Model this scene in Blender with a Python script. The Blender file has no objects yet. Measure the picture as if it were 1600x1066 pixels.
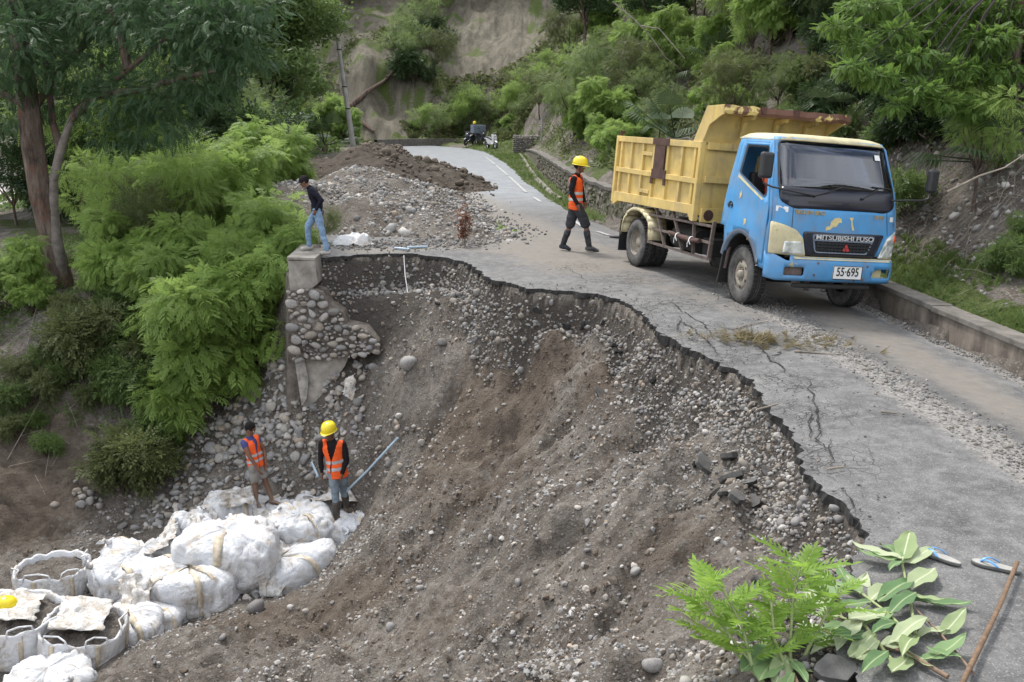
import bpy, bmesh, math, random
import numpy as np
from mathutils import Vector, Matrix, Euler
from mathutils.geometry import delaunay_2d_cdt
from mathutils.bvhtree import BVHTree
from mathutils import noise as mnoise
random.seed(7); rng = np.random.default_rng(7)
SC = bpy.context.scene
COL = SC.collection
PI = math.pi
rad = math.radians
# ---------------------------------------------------------------- camera
FPX, CH, PIT, ROLL = 1505.0, 2.6, 0.231, 0.022
cd = bpy.data.cameras.new('camera'); cam = bpy.data.objects.new('camera', cd); COL.objects.link(cam)
cd.sensor_width = 36.0; cd.lens = FPX / 1600 * 36; cd.clip_start = 0.05; cd.clip_end = 600
_f = Vector((0, math.cos(PIT), -math.sin(PIT))); _u = Vector((0, math.sin(PIT), math.cos(PIT))); _r = Vector((1, 0, 0))
_c, _s = math.cos(ROLL), math.sin(ROLL)
_r2 = _r * _c + _u * _s; _u2 = _u * _c - _r * _s
cam.matrix_world = Matrix((( _r2.x, _u2.x, -_f.x, 0), (_r2.y, _u2.y, -_f.y, 0), (_r2.z, _u2.z, -_f.z, CH), (0, 0, 0, 1)))
SC.camera = cam
# ---------------------------------------------------------------- world, sun, exposure
SUN_EL, SUN_ROT = rad(58), rad(-35)
wd = bpy.data.worlds.new('World'); SC.world = wd; wd.use_nodes = True
nt = wd.node_tree; nt.nodes.clear()
wo = nt.nodes.new('ShaderNodeOutputWorld'); bg = nt.nodes.new('ShaderNodeBackground')
sky = nt.nodes.new('ShaderNodeTexSky'); sky.sky_type = 'NISHITA'; sky.sun_disc = False
sky.sun_elevation = SUN_EL; sky.sun_rotation = SUN_ROT; sky.air_density = 1.0; sky.dust_density = 3.0; sky.ozone_density = 1.0
tc = nt.nodes.new('ShaderNodeTexCoord'); no = nt.nodes.new('ShaderNodeTexNoise'); no.inputs['Scale'].default_value = 2.2
no.inputs['Detail'].default_value = 6; no.inputs['Roughness'].default_value = 0.55
cr = nt.nodes.new('ShaderNodeValToRGB'); cr.color_ramp.elements[0].position = 0.36; cr.color_ramp.elements[1].position = 0.56
cc = nt.nodes.new('ShaderNodeValToRGB')
cc.color_ramp.elements[0].position = 0.3; cc.color_ramp.elements[0].color = (5.2, 5.5, 6.0, 1)
cc.color_ramp.elements[1].position = 0.75; cc.color_ramp.elements[1].color = (12.0, 12.0, 12.0, 1)
no2 = nt.nodes.new('ShaderNodeTexNoise'); no2.inputs['Scale'].default_value = 3.7; no2.inputs['Detail'].default_value = 5
mx = nt.nodes.new('ShaderNodeMix'); mx.data_type = 'RGBA'
L = nt.links.new
L(tc.outputs['Generated'], no.inputs['Vector']); L(tc.outputs['Generated'], no2.inputs['Vector'])
L(no.outputs['Fac'], cr.inputs['Fac']); L(no2.outputs['Fac'], cc.inputs['Fac'])
L(cr.outputs['Color'], mx.inputs['Factor']); L(sky.outputs['Color'], mx.inputs['A']); L(cc.outputs['Color'], mx.inputs['B'])
L(mx.outputs['Result'], bg.inputs['Color']); bg.inputs['Strength'].default_value = 0.10
L(bg.outputs['Background'], wo.inputs['Surface'])
sd = bpy.data.lights.new('sun', 'SUN'); sd.energy = 1.5; sd.angle = rad(10); sd.color = (1.0, 0.96, 0.9)
sun = bpy.data.objects.new('sun', sd); COL.objects.link(sun)
_dir = Vector((math.sin(SUN_ROT) * math.cos(SUN_EL), math.cos(SUN_ROT) * math.cos(SUN_EL), math.sin(SUN_EL)))
sun.rotation_euler = (-_dir).to_track_quat('-Z', 'Y').to_euler(); sun.location = _dir * 60
vs = SC.view_settings; vs.view_transform = 'Standard'; vs.look = 'None'; vs.gamma = 1.0; vs.use_curve_mapping = False
vs.exposure = 1.32
SC.cycles.max_bounces = 6; SC.cycles.transparent_max_bounces = 8

# ---------------------------------------------------------------- photo measurement helpers (points on real surfaces)
def ray(u, v):
    a0, b0 = u - 800, v - 533
    a = a0 * _c + b0 * _s; b = -a0 * _s + b0 * _c
    up = -b / FPX; cp, sp = math.cos(PIT), math.sin(PIT)
    return (a / FPX, cp + up * sp, -sp + up * cp)
def PZ(u, v, z=0.0):
    r = ray(u, v); t = (z - CH) / r[2]; return (r[0] * t, r[1] * t, z)
def PY(u, v, y):
    r = ray(u, v); t = y / r[1]; return (r[0] * t, y, CH + r[2] * t)

# ---------------------------------------------------------------- object helpers
def tag(o, label=None, cat=None, group=None, kind=None):
    if label: o['label'] = label
    if cat: o['category'] = cat
    if group: o['group'] = group
    if kind: o['kind'] = kind
    return o
def empty(name, loc=(0, 0, 0), rz=0.0, label=None, cat=None, group=None):
    o = bpy.data.objects.new(name, None); COL.objects.link(o); o.empty_display_size = .2
    o.location = loc; o.rotation_euler = (0, 0, rz)
    return tag(o, label, cat, group)
def children(o):
    return [c for c in bpy.data.objects if c.parent == o]
def copy_tree(o, parent=None, kids=None):
    c = o.copy(); COL.objects.link(c); c.parent = parent
    for ch in (kids if kids is not None else children(o)): copy_tree(ch, c, children(ch) if kids is None else [])
    return c
def link(name, me, m=None, parent=None, loc=None, rot=None, scale=None):
    if m is not None:
        for k in (m if isinstance(m, (list, tuple)) else [m]):
            me.materials.append(k)
    o = bpy.data.objects.new(name, me); COL.objects.link(o)
    if parent is not None: o.parent = parent
    if loc is not None: o.location = loc
    if rot is not None: o.rotation_euler = rot
    if scale is not None: o.scale = scale
    return o
class MB:
    """mesh builder: collects shapes into one mesh"""
    def __init__(s): s.v = []; s.f = []; s.m = []; s.sm = []
    def add(s, vs_, fs, mi=0, smooth=False):
        b = len(s.v); s.v += [tuple(p) for p in vs_]
        for f in fs: s.f.append(tuple(b + i for i in f)); s.m.append(mi); s.sm.append(smooth)
        return s
    def box(s, c, d, rot=None, mi=0, taper=1.0):
        x, y, z = d[0] / 2, d[1] / 2, d[2] / 2; P = []
        for k, (a, b_, e) in enumerate([(-1, -1, -1), (1, -1, -1), (1, 1, -1), (-1, 1, -1), (-1, -1, 1), (1, -1, 1), (1, 1, 1), (-1, 1, 1)]):
            t = taper if e > 0 else 1.0
            p = Vector((a * x * t, b_ * y * t, e * z))
            if rot: p.rotate(Euler(rot))
            P.append(p + Vector(c))
        return s.add(P, [(0, 3, 2, 1), (4, 5, 6, 7), (0, 1, 5, 4), (1, 2, 6, 5), (2, 3, 7, 6), (3, 0, 4, 7)], mi)
    def bar(s, a, b, w, h=None, mi=0):
        a, b = Vector(a), Vector(b); d = b - a; h = h or w
        q = d.to_track_quat('Z', 'Y'); P = []
        for base in (a, b):
            for sx, sy in ((-1, -1), (1, -1), (1, 1), (-1, 1)):
                P.append(base + q @ Vector((sx * w / 2, sy * h / 2, 0)))
        return s.add(P, [(0, 3, 2, 1), (4, 5, 6, 7), (0, 1, 5, 4), (1, 2, 6, 5), (2, 3, 7, 6), (3, 0, 4, 7)], mi)
    def tube(s, pts, r, n=8, mi=0, caps=True, smooth=True, noise=0.0):
        pts = [Vector(p) for p in pts]; rs = r if isinstance(r, (list, tuple)) else [r] * len(pts)
        P = []; F = []; up = None
        for i, p in enumerate(pts):
            d = (pts[min(i + 1, len(pts) - 1)] - pts[max(i - 1, 0)]).normalized()
            if up is None: up = d.orthogonal().normalized()
            up = (up - d * up.dot(d)); up = up.normalized() if up.length > 1e-6 else d.orthogonal().normalized()
            w = d.cross(up)
            for k in range(n):
                a = 2 * PI * k / n
                rr = rs[i] * (1 + noise * (random.random() - .5))
                P.append(p + (up * math.cos(a) + w * math.sin(a)) * rr)
        for i in range(len(pts) - 1):
            for k in range(n):
                k2 = (k + 1) % n
                F.append((i * n + k, i * n + k2, (i + 1) * n + k2, (i + 1) * n + k))
        s.add(P, F, mi, smooth)
        if caps:
            s.add(P[:n], [tuple(range(n - 1, -1, -1))], mi); s.add(P[-n:], [tuple(range(n))], mi)
        return s
    def lathe(s, prof, n=24, mi=0, axis='z', c=(0, 0, 0), smooth=True):
        P = []; F = []
        for (r, h) in prof:
            for k in range(n):
                a = 2 * PI * k / n; x, y = r * math.cos(a), r * math.sin(a)
                p = {'z': (x, y, h), 'y': (x, h, y), 'x': (h, x, y)}[axis]
                P.append((p[0] + c[0], p[1] + c[1], p[2] + c[2]))
        for i in range(len(prof) - 1):
            for k in range(n):
                k2 = (k + 1) % n
                F.append((i * n + k, i * n + k2, (i + 1) * n + k2, (i + 1) * n + k))
        return s.add(P, F, mi, smooth)
    def prism(s, poly, a, b, axis='y', mi=0):
        """poly 2D list extruded from a to b along axis"""
        n = len(poly)
        def mk(q, h): return {'y': (q[0], h, q[1]), 'x': (h, q[0], q[1]), 'z': (q[0], q[1], h)}[axis]
        P = [mk(q, a) for q in poly] + [mk(q, b) for q in poly]
        F = [tuple(range(n - 1, -1, -1)), tuple(range(n, 2 * n))] + [(i, (i + 1) % n, n + (i + 1) % n, n + i) for i in range(n)]
        return s.add(P, F, mi)
    def mesh(s, name='part', merge=False):
        me = bpy.data.meshes.new(name); me.from_pydata(s.v, [], s.f)
        me.polygons.foreach_set('material_index', s.m); me.polygons.foreach_set('use_smooth', s.sm)
        me.update()
        bm = bmesh.new(); bm.from_mesh(me)
        if merge: bmesh.ops.remove_doubles(bm, verts=bm.verts, dist=1e-4)
        bmesh.ops.recalc_face_normals(bm, faces=bm.faces); bm.to_mesh(me); bm.free()
        return me
    def build(s, name, m, parent=None, bevel=0.0, sub=0, loc=None, rot=None, merge=False):
        me = s.mesh(name, merge)
        o = link(name, me, m, parent, loc, rot)
        if bevel:
            md = o.modifiers.new('b', 'BEVEL'); md.width = bevel; md.segments = 2; md.limit_method = 'ANGLE'; md.angle_limit = rad(35)
        if sub:
            md = o.modifiers.new('s', 'SUBSURF'); md.levels = sub; md.render_levels = sub
        return o
def np_mesh(name, V, Fq, smooth=False, attrs=None):
    """V (n,3) Fq (m,k) numpy -> mesh"""
    me = bpy.data.meshes.new(name); V = np.asarray(V, np.float32); Fq = np.asarray(Fq, np.int32)
    m, k = Fq.shape
    me.vertices.add(len(V)); me.vertices.foreach_set('co', V.ravel())
    me.loops.add(m * k); me.loops.foreach_set('vertex_index', Fq.ravel())
    me.polygons.add(m); me.polygons.foreach_set('loop_start', np.arange(m, dtype=np.int32) * k)
    try: me.polygons.foreach_set('loop_total', np.full(m, k, np.int32))
    except Exception: pass
    me.polygons.foreach_set('use_smooth', np.full(m, smooth, bool))
    me.update(calc_edges=True)
    for an, av in (attrs or {}).items():
        a = me.attributes.new(an, 'FLOAT', 'POINT'); a.data.foreach_set('value', np.asarray(av, np.float32))
    return me

# ---------------------------------------------------------------- materials
class NM:
    def __init__(s, name):
        s.m = bpy.data.materials.new(name); s.m.use_nodes = True; s.t = s.m.node_tree; s.t.nodes.clear()
        s.out = s.n('ShaderNodeOutputMaterial'); s.b = s.n('ShaderNodeBsdfPrincipled'); s.l(s.b.outputs[0], s.out.inputs['Surface'])
        s.co = s.n('ShaderNodeTexCoord').outputs['Object']
    def n(s, t): return s.t.nodes.new(t)
    def l(s, a, b): s.t.links.new(a, b)
    def noise(s, sc, det=4, rough=.55, co=None, dist=0.0):
        k = s.n('ShaderNodeTexNoise'); k.inputs['Scale'].default_value = sc; k.inputs['Detail'].default_value = det
        k.inputs['Roughness'].default_value = rough; k.inputs['Distortion'].default_value = dist
        s.l(co or s.co, k.inputs['Vector']); return k.outputs['Fac']
    def vor(s, sc, feat='F1', out='Distance', co=None):
        k = s.n('ShaderNodeTexVoronoi'); k.feature = feat; k.inputs['Scale'].default_value = sc
        s.l(co or s.co, k.inputs['Vector']); return k.outputs[out]
    def ramp(s, fac, stops):
        k = s.n('ShaderNodeValToRGB'); e = k.color_ramp.elements
        while len(e) < len(stops): e.new(0.5)
        for i, (p, c) in enumerate(stops):
            e[i].position = p; e[i].color = (c, c, c, 1) if not hasattr(c, '__len__') else (*c, 1)
        s.l(fac, k.inputs['Fac']); return k.outputs['Color']
    def mix(s, fac, a, b, mode='MIX'):
        k = s.n('ShaderNodeMix'); k.data_type = 'RGBA'; k.blend_type = mode
        for v, i in ((fac, 'Factor'), (a, 'A'), (b, 'B')):
            if hasattr(v, 'is_output'): s.l(v, k.inputs[i])
            elif i == 'Factor': k.inputs[i].default_value = v
            else: k.inputs[i].default_value = (*v, 1)
        return k.outputs['Result']
    def math(s, op, a, b=0.5, clamp=False):
        k = s.n('ShaderNodeMath'); k.operation = op; k.use_clamp = clamp
        for v, i in ((a, 0), (b, 1)):
            if hasattr(v, 'is_output'): s.l(v, k.inputs[i])
            else: k.inputs[i].default_value = v
        return k.outputs[0]
    def attr(s, name, out='Fac'):
        k = s.n('ShaderNodeAttribute'); k.attribute_name = name; return k.outputs[out]
    def map(s, scale):
        k = s.n('ShaderNodeMapping'); k.inputs['Scale'].default_value = scale; s.l(s.co, k.inputs['Vector']); return k.outputs[0]
    def rnd(s): return s.n('ShaderNodeObjectInfo').outputs['Random']
    def bump(s, h, strength=.5, dist=.02, base=None):
        k = s.n('ShaderNodeBump'); k.inputs['Strength'].default_value = strength; k.inputs['Distance'].default_value = dist
        s.l(h, k.inputs['Height'])
        if base is not None: s.l(base, k.inputs['Normal'])
        return k.outputs[0]
    def done(s, col=None, rough=.8, metal=0.0, normal=None, spec=None):
        B = s.b.inputs
        if col is not None:
            if hasattr(col, 'is_output'): s.l(col, B['Base Color'])
            else: B['Base Color'].default_value = (*col, 1)
        if hasattr(rough, 'is_output'): s.l(rough, B['Roughness'])
        else: B['Roughness'].default_value = rough
        B['Metallic'].default_value = metal
        if spec is not None: B['Specular IOR Level'].default_value = spec
        if normal is not None: s.l(normal, B['Normal'])
        return s.m
def plain(name, col, rough=.7, metal=0.0, var=.25, sc=6.0, bump=.15, spec=None):
    k = NM(name); c2 = tuple(x * (1 - var) for x in col); f = k.noise(sc, 5)
    c = k.mix(k.ramp(f, [(.35, 0.), (.65, 1.)]), c2, col)
    return k.done(c, rough, metal, k.bump(k.noise(sc * 6, 3), bump, .01) if bump else None, spec)
def leafmat(name, col, col2, tr=.35, rough=.5):
    """leaf: colour varies by plant and by leaf; light passes through"""
    k = NM(name); a = k.attr('rnd'); r = k.rnd()
    c = k.mix(a, col, col2); c = k.mix(k.math('MULTIPLY', r, .62), c, tuple(x * .55 for x in col))
    k.done(c, rough, spec=.25)
    tl = k.n('ShaderNodeBsdfTranslucent'); ms = k.n('ShaderNodeMixShader'); ms.inputs[0].default_value = tr
    k.l(k.mix(.5, c, tuple(min(1, x * 1.7) for x in col2)), tl.inputs['Color']); k.l(k.b.outputs[0], ms.inputs[1]); k.l(tl.outputs[0], ms.inputs[2])
    k.l(ms.outputs[0], k.out.inputs['Surface']); return k.m
# ---------------------------------------------------------------- value noise (numpy)
def vn(x, y, f, seed=0):
    x = np.asarray(x) * f + 1000.37 + seed * 17.13; y = np.asarray(y) * f + 1000.91 + seed * 7.7
    xi = np.floor(x).astype(np.int64); yi = np.floor(y).astype(np.int64); fx = x - xi; fy = y - yi
    fx = fx * fx * (3 - 2 * fx); fy = fy * fy * (3 - 2 * fy)
    def h(a, b):
        n = (a * 374761393 + b * 668265263 + seed * 982451653) & 0xffffffff
        n = ((n ^ (n >> 13)) * 1274126177) & 0xffffffff
        return ((n ^ (n >> 16)) & 0xffff) / 65535.0
    a = h(xi, yi); b = h(xi + 1, yi); c = h(xi, yi + 1); d = h(xi + 1, yi + 1)
    return (a * (1 - fx) + b * fx) * (1 - fy) + (c * (1 - fx) + d * fx) * fy - .5
def fbm(x, y, f, o=4, seed=0):
    s = 0; a = 1.0
    for i in range(o): s = s + a * vn(x, y, f * 2 ** i, seed + i); a *= .5
    return s
def inpoly(x, y, poly):
    x = np.asarray(x); y = np.asarray(y); c = np.zeros(x.shape, bool); n = len(poly)
    for i in range(n):
        x1, y1 = poly[i][:2]; x2, y2 = poly[(i + 1) % n][:2]
        if y1 == y2: continue
        t = ((y1 > y) != (y2 > y)) & (x < (x2 - x1) * (y - y1) / (y2 - y1) + x1)
        c ^= t
    return c
def interp_x(tab, y):
    t = sorted(tab, key=lambda p: p[1]); return np.interp(y, [p[1] for p in t], [p[0] for p in t])
# ---------------------------------------------------------------- road layout (z = 0 is the carriageway)
RIMPX = [(497,401),(530,399),(560,397),(600,395.5),(640,395),(700,402),(735,412),(755,424),(780,437),(800,444),(830,450),(865,453),(900,455),(945,462),
 (972,474),(1000,490),(1020,510),(1060,535),(1100,560),(1150,585),(1185,603),(1203,617),(1215,640),(1235,668),(1250,690),(1262,725),(1290,765),(1315,785),(1335,800),(1342,830),(1345,862)]
RIM = [PZ(*p)[:2] for p in RIMPX] + [(2.03, 5.1), (1.88, 4.7), (1.70, 4.3), (1.62, 3.9), (1.4, 3.2), (1.15, 2.3), (.9, 1.0), (.7, -1.5)]
KERB = [(7.3, -3), (6.6, 2), (5.95, 6), (5.61, 10.18), (5.47, 12.37), (5.35, 14.63), (4.75, 17.0), (3.75, 20.0), (2.62, 23.3), (2.05, 27), (1.55, 33), (1.22, 40), (.95, 50), (.75, 60), (.55, 66)]
ASPH_R = [(5.35, 14.63), (4.7, 17.0), (3.6, 20.0), (2.4, 22.9), (1.72, 26), (1.15, 30), (.72, 35), (.32, 39.6), (-.05, 46), (-.52, 52.8), (-1.4, 62), (-2.3, 69), (-3.6, 74.5), (-6.5, 79), (-11, 82), (-18, 84), (-30, 85)]
LEFT = [(-30, 79), (-18, 78), (-12.5, 76), (-9.9, 72), (-8.4, 66), (-7.0, 58), (-6.2, 50), (-5.6, 42), (-5.1, 34), (-4.7, 27), (-4.1, 21), (-3.75, 18.6), (-3.55, 17.6)]
ROADPOLY = RIM + [(.6, -3)] + KERB[:6] + ASPH_R[1:] + LEFT
def kerbx(y): return interp_x(KERB, y)
def road_z(x, y):
    d = kerbx(y) - np.asarray(x)
    z = np.interp(d, [-.3, 0, .5, 1.34, 2.25, 4.6], [-.10, -.08, -.04, .014, .067, 0.0])
    f = np.clip((24 - np.asarray(y)) / 3.0, 0, 1) * np.clip((np.asarray(y) - 4.0) / 5.0, 0.0, 1)
    base = np.interp(d, [-.3, 0, 1.0, 4.6], [-.05, -.05, -.02, 0.0]) * np.clip((30 - np.asarray(y)) / 5.0, 0, 1)
    return z * f + base * (1 - f)
# ---------------------------------------------------------------- terrain control points
TP = []; TE = []
def pt(x, y, z): TP.append((x, y, z)); return len(TP) - 1
def line(L_):
    ids = [pt(*p) for p in L_]
    for a, b in zip(ids, ids[1:]): TE.append((a, b))
def offs(poly, d):
    out = []
    for i, p in enumerate(poly):
        a = Vector(poly[max(i - 1, 0)][:2]); b = Vector(poly[min(i + 1, len(poly) - 1)][:2]); t = (b - a).normalized()
        out.append((p[0] - t.y * d, p[1] + t.x * d))
    return out
line([(x, y, -.07) for x, y in RIM])
LIP = [(1.86, 5.0, -.14), (1.62, 4.75, -.18), (1.3, 4.62, -.16), (.95, 4.52, -.2), (.55, 4.45, -.22), (.1, 4.3, -.3), (-.7, 3.9, -.35), (-2, 3.2, -.4), (-3.4, 2.2, -.4), (-5, .4, -.5), (-6, -1.8, -.5)]
line(LIP); line([(x - .05, y + .22, z - .38) for x, y, z in LIP[1:]])
for p in [(1.2, 4.1, -.1), (.6, 3.9, -.12), (0, 3.4, -.12), (.7, 2.6, -.05), (-1, 2, -.1), (-2, 0, -.1), (0, 0, -.05), (-3, -2, -.2)]: pt(*p)
r2 = offs(RIM, -.13); dz = [-.70 if i < 8 else (-.78 if i < 16 else -.42) for i in range(len(RIM))]
line([(r2[i][0], r2[i][1], dz[i]) for i in range(0, len(RIM) - 8)])
for u, v, y in [(520,470,17.45),(560,475,17.45),(600,470,17.45),(640,465,17.5),(700,462,17.0),(740,470,16.2),(520,560,17.4),(570,545,17.3),(610,545,16.8),(470,560,17.5),(560,600,16.7),(650,540,16.3),(520,640,16.45),(480,640,16.8),(590,640,16.0),
  (650,620,15.6),(560,700,15.9),(500,680,16.4),(620,700,15.3),(700,540,15.7),(705,640,14.9),(700,690,14.5),(760,540,14.9),(755,640,14.3),(740,700,13.9),
  (800,490,14.75),(800,560,14.5),(820,640,13.9),(820,690,13.3),(860,485,14.1),(870,560,13.7),(880,620,13.1),(940,500,13.5),(940,560,12.8),(940,620,12.2),(1000,560,12.2),(1000,630,11.7),
  (1060,590,11.05),(1060,650,10.9),(1000,700,11.1),(900,700,12.3),(1100,620,10.25),(1100,700,9.6),(1150,680,9.2),(1150,760,8.3),(1200,720,7.9),(1200,800,7.25),(1250,800,6.7),(1200,880,6.4),
  (1250,860,6.05),(1290,850,5.95),(1100,780,8.5),(1100,860,7.2),(1050,720,10.2),(1000,780,9.3),(1000,850,8.2),(1000,950,6.9),(1000,1010,6.1),(1100,950,6.2),(1150,900,6.4),
  (900,780,10.2),(900,860,8.9),(900,950,7.5),(900,1010,6.7),(900,1066,5.9),(800,760,11.9),(800,830,10.6),(800,900,9.2),(800,1000,8.0),(800,1066,7.3),
  (700,760,13.0),(700,830,11.8),(700,920,10.3),(700,1000,9.1),(700,1066,8.3),(600,790,14.4),(600,850,13.0),(600,920,11.4),(600,1000,10.0),(600,1066,8.9),
  (530,900,13.2),(400,960,12.7),(500,960,11.9),(480,1030,10.5),(400,980,12.0),(400,1066,9.6),(300,1000,11.5),(300,1066,10.0),(200,1066,10.6),
  (630,745,15.0),(560,745,16.2),(450,720,16.6),(400,700,17.0),(340,660,17.8),(460,640,17.4),(350,730,16.9),(300,760,16.9),(300,690,17.5),(260,700,17.6),(260,785,16.4),(400,740,17.0)]:
    p = PY(u, v, y); pt(*p)
SACKG = [(190,905,13.7,1.0,.62), (205,985,12.4,.95,.5), (83,905,13.9,1.12,.62), (22,985,11.9,1.35,.78), (130,1000,11.8,1.12,.66), (78,1072,10.9,1.15,.60), (245,962,13.0,1.05,.5), (298,918,13.5,1.50,.82), (356,862,14.1,1.62,1.05), (455,902,14.2,1.75,.78), (470,822,15.1,1.15,.86), (545,818,15.4,1.15,.78), (415,795,16.2,1.45,.72), (360,800,15.8,.95,.84), (510,790,16.1,1.1,.62), (300,835,15.1,.78,.80), (232,886,14.3,1.15,.72)]
SKP = []
for u, v, y, w, h in SACKG:
    p = PY(u, v, y); SKP.append((p[0], p[1], w)); pt(p[0], p[1], p[2] - h / 2 + .06)
for p in [(-10,12.5,-4.6),(-9.5,14.8,-4.1),(-12,13.5,-4.2),(-8,9,-4.2),(-5.5,8,-3.8),(-3,6.5,-2.9),
  (-1.2,5.6,-1.8),(.3,5.4,-1.25),(-12,8,-4.2),(-16,4,-4.2),(-9,4,-3.6),(-5,3.6,-2.2),(-8,0,-2.5),(-20,0,-4),(-60,-10,-4),(-25,12,-4)]: pt(*p)
# left bank
for u, v, y in [(0,840,15.0),(60,830,15.6),(140,830,15.9),(230,820,16.2),(160,770,16.6),(60,720,17.2),(250,750,17.0),(0,640,18.0),(100,640,17.9),(200,690,17.6),(120,590,18.6),(220,600,18.5),(0,560,19.0),(0,480,21.0),
  (100,500,19.6),(120,450,20.2),(220,490,20.0),(300,560,19.2),(300,640,18.4),(380,650,17.8),(440,645,17.5)]: pt(*PY(u, v, y))
for p in [(-12,17,-3.3),(-13,20,-1.2),(-14,24,-1.0),(-11,24,-.9),(-8.5,22,-1.6),(-8,26,-1.2),(-20,24,-1.5),(-30,20,-3),(-30,36,-3.2),(-18,34,-1.3),(-12,34,-.6),(-20,50,-1.5),(-34,56,-3.6),(-60,50,-3.6),(-60,20,-3.6),
  (-16,62,-.2),(-24,72,.4),(-40,80,1.0),(-60,90,3),(-60,150,26),(-30,150,30),(0,150,36),(60,150,48),(60,90,34),(60,40,34),(60,0,18),(60,-10,16),(30,-10,7),(12,-6,1.2)]: pt(*p)
# the retaining wall's outer side: road level inside, gully outside
WALLTOP = [(-4.35, 18.1), (-4.7, 19.6), (-5.6, 22.5), (-7.2, 27), (-9.2, 33), (-11.2, 40), (-13.5, 50), (-13, 60), (-14.5, 68)]
line([(x, y, -.02) for x, y in WALLTOP])
line([(-3.62, 17.52, -.1), (-4.02, 17.75, -.12), (-4.35, 18.1, -.02)])
line([(-3.3, 17.3, -1.5), (-3.7, 17.3, -2.2), (-4.2, 17.2, -2.7), (-4.75, 18.1, -2.6), (-5.1, 19.7, -2.3), (-6.1, 22.8, -1.9), (-7.8, 27.3, -1.3), (-10, 33.5, -1.0), (-12, 40.5, -.7), (-14.5, 50, -.5)])
# road edges
line([(x, y, 0) for x, y in LEFT[3:-1]])
line([(x, y, 0.0) for x, y in ASPH_R[1:]])
line([(x, y, -.1) for x, y in KERB[:8]]); line([(x, y, 0.0) for x, y in KERB[8:]])
KT = [.30, .30, .30, .30, .30, .30, .5, .72, .80, .85, .85, .8, .7, .5, .3]
line([(x + .28, y + .05, h) for (x, y), h in zip(KERB, KT)])
line([(x + .75, y + .15, h + (.1 if i < 6 else .3)) for i, ((x, y), h) in enumerate(zip(KERB, KT))])
# right hill
for u, v, y in [(1600,450,13),(1450,400,15),(1500,420,14.2),(1500,330,15.4),(1600,350,13.4),(1400,330,17.5),(1600,200,14.8),(1500,200,17.2),(1600,60,16.8),(1500,60,19.5),(1400,200,20),(1400,80,22.5),(1300,200,23),(1300,80,26),
   (1200,180,26),(1200,60,31),(1100,180,31),(1100,60,38),(1000,230,30),(1000,160,38),(1000,60,48),(930,230,38),(930,150,52),(920,60,66),(870,225,56),(880,170,66),(870,100,80)]: pt(*PY(u, v, y))
for p in [(8.2,9,1.3),(9,5,1.1),(10,10,2.7),(10.5,14,4.8),(13,16,7.5),(14,22,8.5),(15,30,10),(18,40,14),(18,52,16),(16,66,17),(14,80,17),(25,30,19),(30,60,26),(20,8,7),(10,100,20),(24,100,26)]: pt(*p)
# far cutting
for u, v, y in [(480,232,62),(560,225,74),(640,224,83),(735,224,84),(800,215,76),(480,190,74),(480,110,86),(420,150,84),(400,60,96),(560,110,88),(560,60,97),(640,110,90),(640,50,100),(700,190,86),(700,110,94),(720,50,102),
   (800,190,80),(790,120,92),(850,100,90),(850,30,100),(790,30,104),(760,0,112),(640,0,116),(560,0,118),(900,10,104)]: pt(*PY(u, v, y))
for p in [(-12,88,1.5),(-20,90,2),(-30,96,5),(-40,110,12),(-30,120,18),(-8,125,22),(5,120,22)]: pt(*p)

vs2, es2, fs2, ov, oe, of = delaunay_2d_cdt([Vector(p[:2]) for p in TP], TE, [], 0, 1e-4)
zz = []
for i, o in enumerate(ov):
    if o: zz.append(TP[o[0]][2])
    else:
        x, y = vs2[i]; best = None       # crossing of two lines: nearest control height
        for p in TP:
            d = (p[0] - x) ** 2 + (p[1] - y) ** 2
            if best is None or d < best[0]: best = (d, p[2])
        zz.append(best[1])
TIN = BVHTree.FromPolygons([(v.x, v.y, z) for v, z in zip(vs2, zz)], [list(f) for f in fs2])
def grow(a, b, s0, g, mx_):
    out = [a]; s = s0
    while out[-1] < b: s = min(s * g, mx_); out.append(out[-1] + s)
    return out
gx = list(np.arange(-9, 4.2, .064)) + grow(4.2, 58, .06, 1.045, 1.6)[1:]
gx = [-v for v in grow(9, 58, .06, 1.035, .9)[1:]][::-1] + gx
gy = list(np.arange(-2, 3.2, .25)) + list(np.arange(3.2, 18.6, .064)) + grow(18.6, 145, .06, 1.022, .8)[1:]
GX, GY = np.meshgrid(gx, gy); NY, NX = GX.shape
GZ = np.zeros_like(GX); dn = Vector((0, 0, -1)); last = 0.0
for j in range(NY):
    for i in range(NX):
        h = TIN.ray_cast(Vector((GX[j, i], GY[j, i], 200)), dn)
        if h[0] is not None: last = h[0].z
        GZ[j, i] = last
inroad = inpoly(GX, GY, ROADPOLY)
def blur(z, n):
    for _ in range(n):
        p = np.pad(z, 1, mode='edge')
        z = (p[:-2, 1:-1] + p[2:, 1:-1] + p[1:-1, :-2] + p[1:-1, 2:] + 4 * z) / 8
    return z
raw = GZ.copy(); GZ = blur(GZ, 3); soft = blur(GZ, 40)
RX = np.array([p[0] for p in RIM]); RY = np.array([p[1] for p in RIM])
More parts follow.
